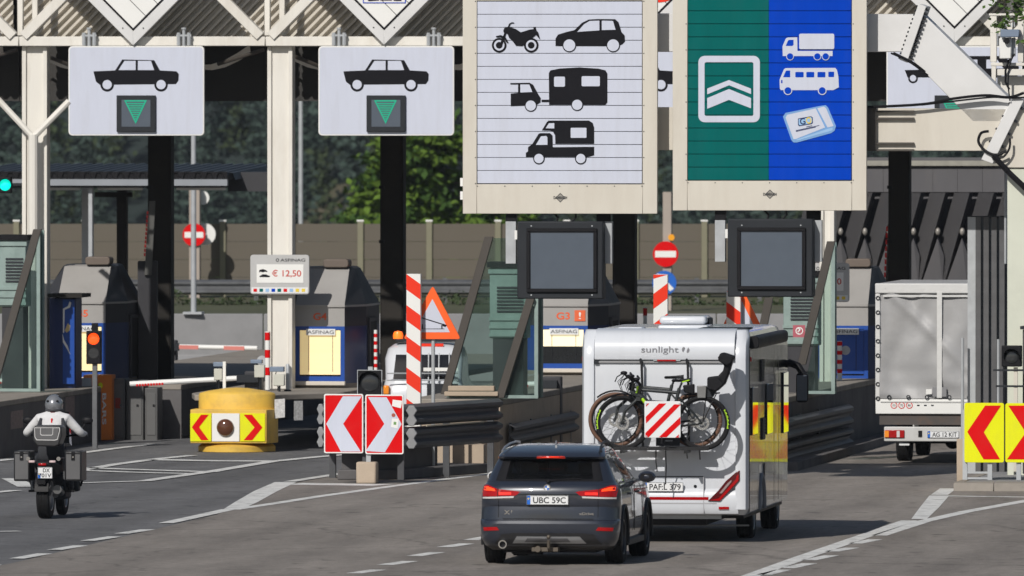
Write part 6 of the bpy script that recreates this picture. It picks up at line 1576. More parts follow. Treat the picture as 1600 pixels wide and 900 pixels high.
for y0, y1, nm in ((-0.10, 0.12, "shell"),):
    obj(nm, MB().ext(zk([(1008, 268), (1030, 258), (1112, 285), (1094, 322), (1072, 395), (1044, 470), (988, 522), (925, 502), (925, 425), (998, 416), (1030, 382), (1040, 345), (998, 312)]), y0, y1), BLACK, t, bevel=0.03, seg=3)
for y in (-0.15, 0.14): obj("side_wing", MB().ext(zk([(1000, 290), (1030, 262), (1106, 290), (1088, 330), (1056, 345), (1004, 316)]), y - 0.02, y + 0.03), BLACK, t, bevel=0.012); obj("arm_wing", MB().ext(zk([(930, 430), (1000, 420), (1040, 470), (985, 518), (928, 500)]), y - 0.02, y + 0.03), BLACK, t, bevel=0.012)
obj("mount", MB().ext(zk([(915, 490), (985, 520), (960, 560), (920, 560)]), -0.03, 0.05), CHAR, t)
cr = MB(); cr.tube([fm.p(1068, 617, -0.47) - b, fm.p(1125, 614, -0.47) - b], 0.01, 6)
for dx in (0, 16): cr.tube([fm.p(1120 - dx, 614, -0.47) - b, fm.p(1098, 660, -0.53) - b], 0.008, 6)
obj("carrier", cr, BLACK, t)
obj("carrier_box", MB().ext([(lambda q: (q.x - b.x, q.z - b.z))(fm.p(*p, -0.52)) for p in ((1089, 603), (1104, 603), (1103, 622), (1090, 622))], -0.08, 0.05), M("grey box", (0.2, 0.2, 0.2), 0.4, 0.3), t, bevel=0.008)
obj("saddle_bag", MB().ext([(lambda q: (q.x - b.x, q.z - b.z))(fm.p(*p, -0.5)) for p in ((1067, 602), (1085, 600), (1085, 617), (1069, 613))], -0.06, 0.06), BLACK, t, bevel=0.015)
# striped load panel
t, b = ft_thing("striped_board", "square red and white striped load panel hung on the bicycles", "warning board", 1035, 683, -0.66)
L2 = lambda p, q, y=-0.66: (lambda v: (v.x - b.x, v.z - b.z))(fm.p(p, q, y))
a0, a1 = L2(1007, 684), L2(1063.5, 627)
obj("board", MB().ext(rrect(a0[0], a0[1], a1[0], a1[1], 0.015), 0, 0.012), PLATEW, t, bevel=0.003, seg=1)
zs_ = lambda pts: [L2(890 + p / 4.286, 490 + r / 4.286) for p, r in pts]
s = MB()
for q in ([(510, 692), (600, 602), (648, 602), (512, 736)], [(508, 800), (700, 608), (742, 608), (742, 612), (530, 828), (508, 828)], [(598, 828), (742, 692), (742, 740), (650, 828)], [(708, 830), (734, 808), (734, 830)], [(512, 602), (535, 602), (512, 624)]):
    flat(s, [zs_(q)], -0.003)
obj("red_stripes", s, REDF, t, smooth=0, fix=False)
eb = MB()
for p, q in ((515, 605), (735, 605), (515, 822), (735, 822)):
    v = zs_([(p, q)])[0]; eb.cyl((v[0], -0.004, v[1]), (v[0], 0.0, v[1]), 0.012, n=10)
obj("eyelets", eb, GALV, t)["kind"] = "stuff"
obj("tie_strap", MB().box(-0.02, 0.0, -0.0, 0.012, -0.09, 0.0), BLACK, t)

# ------------------------------------------------------------------ motorcycle and rider
fmo = Fr(71, 183.4)
mo = thing("motorcycle", "black touring motorcycle with box panniers and top case", "motorcycle", fmo)
wheel(mo, (0, 0.0, 0.325), 0.325, 0.185, 5, ax=(1, 0, 0)); wheel(mo, (0, 1.50, 0.32), 0.32, 0.12, 5, ax=(1, 0, 0))
CASE = M("anodised grey case", (0.13, 0.13, 0.135), 0.42, 0.4, var=0.08)
def mz(px, py, y): return fmo.p(px, py, y)
ALEDGE = M("black case edge", (0.018, 0.018, 0.02), 0.4)
for px0, px1 in ((21, 46), (101, 127)):
    y0 = -0.18; a, b = mz(px0, 752, y0), mz(px1, 705, y0)
    pn = obj("pannier", MB().box(a.x, b.x, y0, y0 + 0.48, a.z, b.z), ALEDGE, mo, bevel=0.02)
    obj("case_face", MB().box(a.x + 0.022, b.x - 0.022, y0 - 0.006, y0 - 0.001, a.z + 0.03, b.z - 0.045), CASE, pn)
    obj("lid_seam", MB().box(a.x + 0.01, b.x - 0.01, y0 - 0.004, y0 - 0.001, b.z - 0.044, b.z - 0.036), BLACK, pn)
    cx = (a.x + b.x) / 2; obj("latch", MB().box(cx - 0.025, cx + 0.025, y0 - 0.018, y0 - 0.0065, b.z - 0.13, b.z - 0.01), BLACK, pn); obj("lock", MB().cyl((cx, y0 - 0.022, b.z - 0.085), (cx, y0 - 0.0185, b.z - 0.085), 0.013, n=10), CHROME, pn)
y0 = -0.20; Z3 = lambda pts, y=y0: [(lambda q: (q.x, q.z))(mz(p / 4.09, 600 + r / 4.09, y)) for p, r in pts]
tc_ = obj("top_case", MB().ext(Z3([(208, 300), (215, 272), (232, 266), (376, 266), (392, 276), (395, 330), (375, 390), (350, 402), (235, 398), (210, 360)]), y0, y0 + 0.40), M("dark case shell", (0.03, 0.03, 0.032), 0.4), mo, bevel=0.02)
s = MB(); flat(s, [Z3([(218, 278), (382, 278), (382, 300), (368, 356), (350, 362), (232, 360), (220, 340)]), Z3([(223, 283), (377, 283), (377, 300), (364, 350), (348, 356), (236, 354), (225, 338)])], y0 - 0.003)
flat(s, [Z3([(256, 278), (340, 278), (338, 322), (330, 330), (264, 330), (256, 322)]), Z3([(260, 282), (336, 282), (334, 320), (328, 325), (267, 325), (260, 318)])], y0 - 0.0045); obj("pale_piping", s, M("pale piping", (0.5, 0.5, 0.5), 0.4), tc_, smooth=0, fix=False)
obj("case_face", MB().ext(Z3([(226, 286), (374, 286), (362, 348), (346, 353), (238, 351), (228, 336)]), y0 - 0.002, y0), CASE, tc_)
plate(mo, "DX", *(lambda q: (q.x, q.z))(mz(70.3, 739, -0.42)), -0.42, 0.215, 0.165, two="701V")
obj("plate_holder", MB().ext([(-0.405, 0.50), (-0.38, 0.50), (0.0, 0.72), (0.0, 0.78), (-0.405, 0.70)], -0.06, 0.06, 'x'), BLACK, mo)
obj("tail_lamp", MB().box(-0.05, 0.065, -0.36, -0.28, 0.765, 0.80), REDL, mo, bevel=0.01)
for s_ in (-1, 1):
    obj("indicator", MB().box(s_ * 0.15 - 0.045, s_ * 0.15 + 0.045, -0.33, -0.28, 0.805, 0.84), M("pale indicator", (0.55, 0.42, 0.42), 0.25), mo, bevel=0.01)
    obj("pannier_rack", MB().tube([(s_ * 0.20, -0.1, 0.86), (s_ * 0.22, 0.3, 0.86), (s_ * 0.22, 0.3, 0.55)], 0.014, 6), GALVD, mo)
    obj("spot_reflector", MB().cyl((s_ * 0.22, -0.21, 0.86), (s_ * 0.22, -0.20, 0.86), 0.03, n=12), CHROME, mo)
    m_ = MB(); m_.tube([(s_ * 0.30, 1.05, 1.17), (s_ * 0.40, 1.1, 1.33)], 0.010, 6); m_.ball((s_ * 0.43, 1.10, 1.375), (0.085, 0.03, 0.055), 12, 8); obj("mirror", m_, BLACK, mo)
    obj("crash_bar", MB().tube([(s_ * 0.15, 1.0, 0.35), (s_ * 0.36, 0.95, 0.45), (s_ * 0.42, 0.9, 0.62), (s_ * 0.25, 0.8, 0.75)], 0.018, 6), BLACK, mo)
    obj("cylinder_head", MB().box(s_ * 0.26 - 0.09, s_ * 0.26 + 0.09, 0.78, 1.0, 0.36, 0.52), CHAR, mo, bevel=0.03)
    obj("foot_peg", MB().box(min(s_ * 0.15, s_ * 0.33), max(s_ * 0.15, s_ * 0.33), 0.5, 0.58, 0.36, 0.39), BLACK, mo)
obj("mudguard", MB().loft([[(-0.10 * k, -0.39 * math.cos(R(a)), 0.325 + 0.40 * math.sin(R(a))) for k in (1, 0.5, -0.5, -1)] for a in range(10, 100, 12)], closed=False, cap0=False, cap1=False), BLACK, mo, fix=False)
obj("seat_unit", MB().ext([(-0.25, 0.84), (0.55, 0.80), (0.75, 0.86), (1.15, 1.02), (1.2, 0.80), (0.9, 0.55), (0.2, 0.58), (-0.25, 0.72)], -0.13, 0.13, 'x'), BLACK, mo, bevel=0.05)
obj("engine", MB().box(-0.2, 0.2, 0.55, 1.1, 0.25, 0.65), CHAR, mo, bevel=0.04)
obj("fork", MB().tube([(-0.08, 1.05, 1.05), (-0.08, 1.5, 0.32)], 0.025, 8), GALVD, mo); obj("fork", MB().tube([(0.08, 1.05, 1.05), (0.08, 1.5, 0.32)], 0.025, 8), GALVD, mo)
obj("handlebar", MB().tube([(-0.45, 0.92, 1.17), (-0.25, 1.02, 1.17), (0, 1.06, 1.12), (0.25, 1.02, 1.17), (0.45, 0.92, 1.17)], 0.016, 8), BLACK, mo)
obj("windscreen", MB().ext([(1.1, 1.05), (1.32, 1.0), (1.12, 1.5), (1.1, 1.5)], -0.17, 0.17, 'x'), GLT, mo)
obj("swing_arm", MB().tube([(0.14, 0, 0.33), (0.14, 0.5, 0.42)], 0.04, 8), GALVD, mo)
obj("silencer", MB().cyl((0.20, -0.20, 0.42), (0.17, 0.35, 0.36), 0.065, 0.05, 14), M("dark steel pipe", (0.10, 0.10, 0.10), 0.35, 0.7), mo)
# rider: one skinned body
JACK = M("white riding jacket", (0.62, 0.62, 0.63), 0.8, var=0.08, scale=8, bump=1.0, bscale=9, dirt=0.3, dcol=(0.3, 0.3, 0.32), dscale=5, spec=0.1); TROU = M("dark riding trousers", (0.03, 0.032, 0.038), 0.8); HELM = M("silver grey helmet", (0.26, 0.27, 0.29), 0.25, 0.4, coat=0.8)
pr_ = thing("person", "motorcyclist in a white jacket and silver grey helmet holding the handlebars", "person", fmo)
V, E, RD = [], [], []
def jn(p, r, par=None):
    V.append(p); RD.append(r)
    if par is not None: E.append((par, len(V) - 1))
    return len(V) - 1
pel = jn((0, 0.52, 0.92), (0.17, 0.13)); sp1 = jn((0, 0.56, 1.10), (0.165, 0.12), pel); sp2 = jn((0, 0.63, 1.30), (0.20, 0.13), sp1); ch = jn((0, 0.68, 1.42), (0.17, 0.11), sp2); nk = jn((0, 0.73, 1.51), (0.065, 0.065), ch); hd = jn((0, 0.77, 1.60), (0.075, 0.085), nk); jn((0, 0.78, 1.69), (0.06, 0.07), hd)
for s_ in (-1, 1):
    sh = jn((s_ * 0.20, 0.68, 1.41), (0.085, 0.085), ch); el_ = jn((s_ * 0.40, 0.74, 1.20), (0.062, 0.062), sh); wr_ = jn((s_ * 0.415, 0.90, 1.19), (0.042, 0.042), el_); pa_ = jn((s_ * 0.41, 0.945, 1.195), (0.042, 0.03), wr_)
    for k in range(4):
        b0 = (s_ * (0.385 + 0.021 * k), 0.975, 1.205 - 0.002 * k); f1 = jn(b0, (0.011, 0.011), pa_); f2 = jn((b0[0], 0.99 - 0.002 * k, 1.175), (0.010, 0.010), f1); jn((b0[0], 0.965, 1.150), (0.009, 0.009), f2)
    th = jn((s_ * 0.372, 0.935, 1.175), (0.012, 0.012), pa_); jn((s_ * 0.368, 0.945, 1.15), (0.010, 0.010), th)
    hp = jn((s_ * 0.12, 0.56, 0.88), (0.105, 0.10), pel); kn = jn((s_ * 0.25, 0.98, 0.82), (0.078, 0.075), hp); an = jn((s_ * 0.25, 0.62, 0.45), (0.055, 0.055), kn); jn((s_ * 0.26, 0.76, 0.42), (0.045, 0.04), an)
me = bpy.data.meshes.new("body"); me.from_pydata(V, E, []); ob = bpy.data.objects.new("body", me); COL.objects.link(ob)
sk_m = ob.modifiers.new("skin", 'SKIN'); sk_m.use_smooth_shade = True
for d, r in zip(me.skin_vertices[0].data, RD): d.radius = r
me.skin_vertices[0].data[0].use_root = True
ob.modifiers.new("sub", 'SUBSURF').render_levels = 2; ob.modifiers["sub"].levels = 2
m2 = ev_mesh(ob); bpy.data.objects.remove(ob); m2.name = "body"
m2.materials.clear()
for m_ in (JACK, TROU, M("riding glove", (0.30, 0.30, 0.31), 0.7)): m2.materials.append(m_)
for p in m2.polygons:
    c = p.center; p.material_index = 1 if (c.z < 1.08 and abs(c.x) < 0.355) else (2 if (abs(c.x) > 0.355 and c.y > 0.915) else 0); p.use_smooth = True
bo_ = bpy.data.objects.new("body", m2); COL.objects.link(bo_); bo_.parent = pr_
hl = MB(); hl.ball((0, 0.77, 1.615), (0.132, 0.165, 0.145), 22, 14); ho = obj("helmet", hl, HELM, pr_, smooth=60)
obj("helmet_rim", MB().tube([(0.112 * math.cos(R(a)), 0.77 + 0.14 * math.sin(R(a)), 1.535) for a in range(0, 360, 20)], 0.022, 6, closed=True), M("dark helmet rim", (0.05, 0.05, 0.055), 0.5), ho)
vs_ = MB(); vs_.loft([[(0.136 * math.sin(R(a)), 0.77 + 0.170 * math.cos(R(a)), z) for a in range(-80, 81, 16)] for z in (1.59, 1.65)], closed=False, cap0=False, cap1=False); obj("visor", vs_, BLACK, ho, fix=False)
tp = MB(); tp.loft([[(0.135 * math.sin(R(a)) * k, 0.79 + 0.155 * k * math.cos(R(a)), z) for a in range(-150, 151, 25)] for z, k in ((1.70, 0.86), (1.735, 0.66))], closed=False, cap0=False, cap1=False); obj("helmet_band", tp, BLACK, ho, fix=False)
for s_ in (-1, 1): obj("helmet_vent", MB().ball((s_ * 0.07, 0.63, 1.665), (0.02, 0.012, 0.016), 8, 6), BLACK, ho)
st_ = MB(); st_.box(-0.008, 0.012, 0.53, 0.56, 1.30, 1.42); obj("red_stripe", st_, REDF, pr_); obj("collar", MB().tube([(0.085 * math.cos(R(a)), 0.73 + 0.085 * math.sin(R(a)), 1.495) for a in range(0, 360, 24)], 0.022, 6, closed=True), M("red black collar", (0.12, 0.015, 0.015), 0.7), pr_)
for s_ in (-1, 1):
    obj("dark_panel", MB().tube([(s_ * 0.155, 0.56, 1.42), (s_ * 0.18, 0.525, 1.30), (s_ * 0.185, 0.49, 1.15)], [0.02, 0.035, 0.03], 8), TROU, pr_)
# ------------------------------------------------------------------ tarpaulin truck
ft = Fr(1473, 209.5)
tr = thing("tarpaulin_truck", "small truck with a grey tarpaulin back entering the right lane", "truck", ft)
hw = 1.10
zt, zh, zd0, zd1 = ft.z(1473, 443), ft.z(1473, 452), ft.z(1473, 647), ft.z(1473, 624)
# creased tarpaulin back: a grid with folds and a diagonal crease
g = MB(); nx_, nz_ = 44, 36
def fold(u, v):
    d = 0.035 * math.sin(9 * u + 5 * v + 2 * math.sin(5 * v)) * (1.2 - v) + 0.014 * math.sin(23 * u + 2.0 * math.sin(6 * v))
    d += 0.03 * math.exp(-((u - 0.10 - 0.25 * v) / 0.05) ** 2) * v + 0.05 * math.exp(-((u + v * 0.9 - 0.95) / 0.05) ** 2) + 0.02 * math.exp(-((u - v * 0.7 - 0.35) / 0.04) ** 2) * v
    d += 0.02 * math.exp(-(u / 0.05) ** 2) + 0.02 * math.exp(-((1 - u) / 0.05) ** 2)
    d += 0.008 * math.sin(40 * v + 3 * u) * math.exp(-v * 4)
    return d
for j in range(nz_ + 1):
    for i in range(nx_ + 1):
        u, v = i / nx_, j / nz_; g.v.append((-hw + 0.07 + (2 * hw - 0.14) * u, 0.01 - fold(u, v), zd1 + 0.01 + (zh - zd1) * v))
for j in range(nz_):
    for i in range(nx_): g.f.append((j * (nx_ + 1) + i, j * (nx_ + 1) + i + 1, (j + 1) * (nx_ + 1) + i + 1, (j + 1) * (nx_ + 1) + i)); g.m.append(0)
obj("rear_curtain", g, TARP, tr, smooth=80, fix=False)
obj("tarpaulin", MB().box(-hw, hw, 0.06, 4.2, zd1 + 0.002, zt - 0.002), TARP, tr, bevel=0.03)
obj("top_hem", MB().box(-hw - 0.006, hw + 0.006, -0.05, 0.2, zt - 0.16, zt), TARPW, tr, bevel=0.012)
obj("side_hem", MB().box(-hw - 0.004, -hw + 0.075, -0.035, 0.08, zd1, zt - 0.162), TARPW, tr, bevel=0.012); obj("side_hem", MB().box(hw - 0.075, hw + 0.004, -0.035, 0.08, zd1, zt - 0.162), TARPW, tr, bevel=0.012)
obj("centre_strap", MB().pb(ft, 1464, 456, 1472, 622, -0.055, 0.02), TARPW, tr, bevel=0.004)
obj("lower_hem", MB().pb(ft, 1380, 461, 1566, 464, -0.05, 0.02), TARPW, tr)
ring_me = MB().torus((0, -0.045, 0), (0, 1, 0), 0.028, 0.009, 14, 6).mesh("eyelet", CHAR, 60)
for k in range(8):
    for x in (-hw + 0.04, hw - 0.04): o = obj("eyelet", ring_me, None, tr); o.location = (x, 0, zt - 0.24 - k * 0.235)
for px in (1390, 1420, 1449, 1484, 1515, 1545): o = obj("eyelet", ring_me, None, tr); o.location = (ft.x(px), -0.01, zd1 + 0.035)
obj("lock_plate", MB().pb(ft, 1457, 605, 1479, 620, -0.05, 0.02), M("grey plate", (0.22, 0.22, 0.23), 0.5), tr, bevel=0.004); obj("tape", MB().pb(ft, 1447, 608, 1456, 616, -0.045, 0.01), WHITE, tr)
obj("tailboard", MB().box(-hw, hw, -0.03, 0.05, zd0, zd1), WHITE, tr, bevel=0.01); obj("tailboard_lip", MB().pb(ft, 1376, 627, 1570, 629, -0.042, 0.012), M("pale trim", (0.55, 0.55, 0.54), 0.5), tr)
for i, (px, tx) in enumerate(((1397, "50"), (1409, "70"), (1421, "80"))):
    s = MB(); pict(s, ft, -0.034, [circ(px, 633.5, 5.2)]); pict(s, ft, -0.036, [circ(px, 633.5, 4.0)], 1); textp(s, ft, tx, px - 2.4, 631.7, px + 2.4, 635.3, -0.038, 2)
    obj("speed_sticker", s, [REDF, WHITE, BLACKP], tr, smooth=0, fix=False)
s = MB()
for px in (1433, 1444, 1455): pict(s, ft, -0.034, [[(px, 632.5), (px + 4, 632.5), (px + 4, 634.5), (px, 634.5)]])
obj("small_marks", s, CHAR, tr, smooth=0, fix=False)
obj("cross_member", MB().box(-hw + 0.06, hw - 0.06, 0.02, 0.2, ft.z(1473, 664), zd0 - 0.002), M("rusty frame", (0.07, 0.06, 0.055), 0.7, var=0.3, dirt=0.6, dcol=(0.16, 0.08, 0.04)), tr)
obj("bumper", MB().box(ft.x(1382), hw - 0.05, -0.06, 0.08, ft.z(1473, 690), ft.z(1473, 667)), M("off white bumper", (0.55, 0.55, 0.54), 0.45, var=0.06, dirt=0.35, dcol=(0.25, 0.22, 0.2)), tr, bevel=0.015)
for s_ in (-1, 1):
    a, b = ft.x(1383), ft.x(1414)
    tl = obj("tail_lamp", MB().box(min(s_ * -a, s_ * -b) if s_ > 0 else a, max(s_ * -a, s_ * -b) if s_ > 0 else b, -0.085, -0.06, ft.z(1400, 684), ft.z(1400, 672)), REDL, tr, bevel=0.008)
    c0, c1 = sorted((s_ * abs(a), s_ * (abs(a) - 0.07))); obj("amber_lens", MB().box(c0, c1, -0.09, -0.0855, ft.z(1400, 683), ft.z(1400, 673)), AMBERL, tl)
    c0, c1 = sorted((s_ * (abs(a) - 0.20), s_ * (abs(a) - 0.25))); obj("clear_lens", MB().box(c0, c1, -0.09, -0.0855, ft.z(1400, 683), ft.z(1400, 673)), M("pale lens", (0.6, 0.58, 0.58), 0.2), tl)
    for y in (1.9,):
        wheel(tr, (s_ * 0.80, y, 0.34), 0.34, 0.24, 6, ax=(s_, 0, 0))
obj("reflector", MB().pb(ft, 1435, 673, 1441, 683, -0.07, 0.01), BLACK, tr); q = ft.p(1474, 679, -0.06); plate(tr, "AG 12 KIT", q.x, q.z, -0.062, 0.52, 0.115)
obj("tow_tag", MB().pb(ft, 1405, 692, 1421, 696, 0.0, 0.02), PLATEW, tr)
obj("axle", MB().cyl((-0.8, 1.9, 0.34), (0.8, 1.9, 0.34), 0.05).ball((0, 1.9, 0.34), 0.14), BLACK, tr); obj("chassis", MB().box(-0.4, 0.4, 0.1, 5.4, 0.5, 0.70), BLACK, tr)
obj("spare_wheel", MB().cyl((0.3, 0.9, 0.40), (0.3, 0.9, 0.56), 0.32, n=24), RUBBER, tr); obj("fender", MB().box(-hw + 0.1, -hw + 0.4, 1.5, 2.3, 0.72, 0.75), BLACK, tr)
obj("cab", MB().ext([(4.3, 0.45), (6.0, 0.45), (6.05, 1.0), (5.2, 1.25), (4.9, 2.0), (4.3, 2.05)], -0.95, 0.95, 'x'), WHITE, tr, bevel=0.08, seg=3); wheel(tr, (-0.8, 5.2, 0.34), 0.34, 0.22, 6, ax=(-1, 0, 0)); wheel(tr, (0.8, 5.2, 0.34), 0.34, 0.22, 6)
obj("cab_window", MB().box(-0.96, 0.96, 4.5, 4.95, 1.35, 1.85), MHB, tr)

# ------------------------------------------------------------------ white service car beyond the chevron boards
fv = Fr(660, 222.5, -R(3.0))
sv = thing("service_car", "white service car with amber beacons and roof bars, half hidden by the striped post", "car", fv)
SR = [(0.25, 0.12, 4.2, 0.80, 0.2, 0.05), (0.45, 0.0, 4.3, 0.86, 0.2, 0.05), (0.9, 0.03, 4.1, 0.88, 0.2, 0.05), (1.0, 0.08, 3.6, 0.86, 0.2, 0.05), (1.1, 0.12, 3.1, 0.83, 0.2, 0.05), (1.45, 0.26, 2.6, 0.74, 0.2, 0.05), (1.62, 0.36, 2.4, 0.69, 0.2, 0.05), (1.70, 0.55, 2.2, 0.58, 0.2, 0.05), (1.72, 0.8, 2.0, 0.4, 0.2, 0.05)]
z_off = fv.z(660, 545) - 1.66
SR = [(a + max(0, z_off) * min(1, a), b_, c_, 0.80 * d_ if a < 1.4 else 0.92 * d_, *r) for a, b_, c_, d_, *r in SR]
obj("body", MB().loft([ring(r) for r in SR]), MHW, sv, smooth=40)
zb_ = max(0, z_off)
w_ = MB(); patch(w_, SR, [(-0.52, 1.10 + zb_), (0.52, 1.10 + zb_), (0.48, 1.52 + zb_), (-0.48, 1.52 + zb_)], 0.006); obj("rear_window", w_, MHB, sv)
for z in (1.08, 1.20):
    l = MB(); l.tube([(-0.62, 0.0, z + zb_), (0.62, 0.0, z + zb_)], 0.012, 6); obj("rack_bar", l, GALV, sv)
for x in (0.10, 0.28, 0.46): obj("rack_bar", MB().tube([(x, 0.0, 0.8 + zb_), (x, 0.16, 1.55 + zb_)], 0.012, 6), GALV, sv)
obj("grille", MB().box(0.08, 0.62, -0.03, 0.02, 0.80, 1.02), CHAR, sv); obj("white_bar", MB().box(0.02, 0.62, -0.045, -0.01, 1.24, 1.30), WHITE, sv)
for s_ in (-1, 1): obj("tail_lamp", MB().box(s_ * 0.63 - 0.05, s_ * 0.63 + 0.05, -0.02, 0.12, 0.83, 0.99), AMBERL if s_ < 0 else REDL, sv, bevel=0.02)
rb = obj("light_bar", MB().box(-0.50, 0.55, 0.5, 0.72, 1.74 + zb_, 1.79 + zb_), CHAR, sv)
for x in (-0.46,): obj("beacon", MB().lathe((x, 0.6, 1.79 + zb_), (0, 0, 1), [(0.085, 0), (0.09, 0.06), (0.07, 0.12), (0.0, 0.14)], 16), AMBER, rb)
obj("red_strip", MB().box(-0.1, 0.34, 0.44, 0.46, 1.66 + zb_, 1.71 + zb_), REDO, sv)
for s_ in (-1, 1):
    for y in (0.75, 3.3): wheel(sv, (s_ * 0.60, y, 0.33), 0.33, 0.2, 5, ax=(s_, 0, 0))
plate(sv, "W 417", 0, 0.62, -0.02) if False else None

# ------------------------------------------------------------------ things on and beside the islands
def bar_arm(label, fr, x0, x1, z0, z1, pivot, reds, y=0.0, dots=True):
    t = thing("barrier_arm", label, "barrier arm", fr, "white barrier arms across the toll lanes")
    P = lambda u: (x0 + (x1 - x0) * u, y, z0 + (z1 - z0) * u)
    obj("arm", MB().tube([P(0), P(1)], 0.045, 10), WHITE, t)
    n_ = 10
    for a, b in reds:
        for k in range(n_):
            u0, u1 = a + (b - a) * k / n_, a + (b - a) * (k + (0.66 if dots else 1.0)) / n_; p0, p1 = P(u0), P(u1)
            obj("red_mark", MB().ext([(p0[0], p0[2] - 0.046), (p1[0], p1[2] - 0.046), (p1[0], p1[2] + (-0.008 if dots else 0.03)), (p0[0], p0[2] + (-0.008 if dots else 0.03))], y - 0.049, y - 0.03), REDF if dots else M("faded red film", (0.62, 0.20, 0.17), 0.6), t)
    obj("mount", MB().box(x0 - 0.25, x0 + 0.02, y - 0.06, y + 0.06, z0 - 0.08, z0 + 0.06) if pivot < 0 else MB().box(x1 - 0.02, x1 + 0.35, y - 0.06, y + 0.06, z1 - 0.07, z1 + 0.06), CHAR, t)
    xm = x0 - 0.2 if pivot < 0 else x1 + 0.25
    obj("pedestal", MB().box(xm - 0.15, xm + 0.15, y + 0.065, y + 0.35, 0.95 if 215 < fr.o.y < 224 else 0, max(z0, z1) + 0.12), BOOTHD, t, bevel=0.02)
    return t
def arm_px(label, Y, a, b, pivot, reds, dots=True):
    f = Fr((a[0] + b[0]) / 2, Y); p, q = f.p(*a), f.p(*b); return bar_arm(label, f, p.x, q.x, p.z, q.z, pivot, reds, dots=dots)
arm_px("white barrier arm with faded red bands behind the price board column", 248, (278, 541.5), (402, 544), -1, ((0.02, 0.26), (0.58, 0.84)), False)
arm_px("white barrier arm with a dotted red band behind the yellow nose", 221, (203, 600), (372, 591), 1, ((0.06, 0.32),))
arm_px("white and red barrier arm seen through the left edge glass screen", 226, (-60, 594), (64, 597), -1, ((0.3, 0.65),))
arm_px("short red and white barrier arm behind the glass screen by booth G3", 213, (783, 602), (838, 600), 1, ((0.0, 0.8),))
def raised(label, px, top, bot, Y, zb):
    f = Fr(px, Y, 0, 0.0); t = thing("raised_barrier", label, "barrier arm", f, "raised barrier arms beside the dark columns")
    z0, z1 = f.z(px, bot), f.z(px, top)
    obj("arm", MB().ext([(-0.03, z0), (0.10, z0), (0.17, z1), (0.06, z1)], 0, 0.06), M("grey arm sheet", (0.09, 0.09, 0.085), 0.5), t, bevel=0.006)
    obj("pedestal", MB().box(-0.15, 0.20, 0.07, 0.4, zb, z0 + 0.25), BOOTHD, t, bevel=0.02)
    n = 11
    for k in range(n):
        za, zc = z1 - 0.18 - (z1 - z0) * 0.62 * k / n, z1 - 0.18 - (z1 - z0) * 0.62 * (k + 0.75) / n
        xo = 0.06 + (-0.09) * (z1 - za) / (z1 - z0); obj("red_light", MB().box(xo - 0.035, xo - 0.005, -0.01, 0.03, zc, za), REDDOT, t)
raised("raised grey barrier arm with red lights beside the dark column of booth G5", 228, 314, 430, 227.2, 0.95)
raised("raised grey barrier arm with red lights above the tarpaulin truck's left corner", 1383, 338, 520, 227.6, 0.9)
# striped bollards
def bollard(label, px, Y, top, bot, r, n, zb=0.95):
    f = Fr(px, Y); t = thing("striped_bollard", label, "bollard", f, "slim red and white bollards by the booths")
    obj("post", MB().cyl((0, 0, zb), (0, 0, f.z(px, top)), r, n=12), WHITE, t)
    z0, z1 = max(zb + 0.05, f.z(px, bot)), f.z(px, top)
    for k in range(n): obj("red_band", MB().cyl((0, 0, z0 + (z1 - z0) * (k + 0.5) / n), (0, 0, z0 + (z1 - z0) * (k + 0.95) / n), r + 0.003, n=12), REDF, t)
    return t
b_ = bollard("slim red and white bollard in front of the price board column", 418, 221.0, 518, 600, 0.045, 3)
obj("mirror_disc", MB().cyl((-0.10, 0.02, 1.45), (-0.10, 0.05, 1.45), 0.09, n=20), GALV, b_)
b_ = bollard("slim red and white bollard left of the navy booth front", 1312, 221.5, 533, 615, 0.042, 4, 1.1)
obj("mirror_disc", MB().cyl((0.10, 0.02, 1.62), (0.10, 0.05, 1.62), 0.08, n=20), GALV, b_)
bollard("thin red and white stake beyond the roof of the motorhome", 1008, 232, 480, 560, 0.035, 3, 0)
# sensor heads
def sensor(label, px, Y, head, bodyr, pole=None, zb=0.95):
    f = Fr(px, Y); t = thing("lane_sensor", label, "sensor", f, "lane sensors on the island by the yellow nose")
    obj("hood", MB().pb(f, *head, -0.02, 0.16), M("blue grey hood", (0.18, 0.23, 0.31), 0.4), t, bevel=0.01)
    obj("body", MB().pb(f, *bodyr, 0.02, 0.12), M("pale sensor case", (0.52, 0.52, 0.46), 0.5), t, bevel=0.012)
    xm = f.x((bodyr[0] + bodyr[2]) / 2); z0 = f.z(px, bodyr[3], 0.02); obj("stem", MB().cyl((xm, 0.08, zb), (xm, 0.08, z0 + 0.02), 0.02, n=8), CHAR, t)
    obj("cable", MB().tube([(xm - 0.05, 0.05, f.z(px, head[3])), (xm - 0.09, 0.03, f.z(px, head[3]) - 0.12), (xm - 0.02, 0.03, z0 - 0.02), (xm - 0.03, 0.05, zb + 0.02)], 0.008, 5), BLACK, t)
    return t
t = sensor("lane sensor with blue grey hood and white pole on the crown of the yellow nose", 342, 217.6, (333, 566, 352, 573), (334, 576, 347, 594))
po = obj("white_pole", MB().pb(f4, 348, 565, 352.5, 607, 0.35, 0.05), WHITE); put(po, f4); tag(po, "short white pole rising from the crown of the yellow nose", "pole")
sensor("lane sensor with blue grey hood left of the striped bollard", 402, 220.0, (391, 562, 409, 568), (397, 570, 413, 590))
sensor("lane sensor with blue grey hood just right of the striped bollard", 432, 219.6, (421, 573, 443, 581), (427, 585, 444, 603))
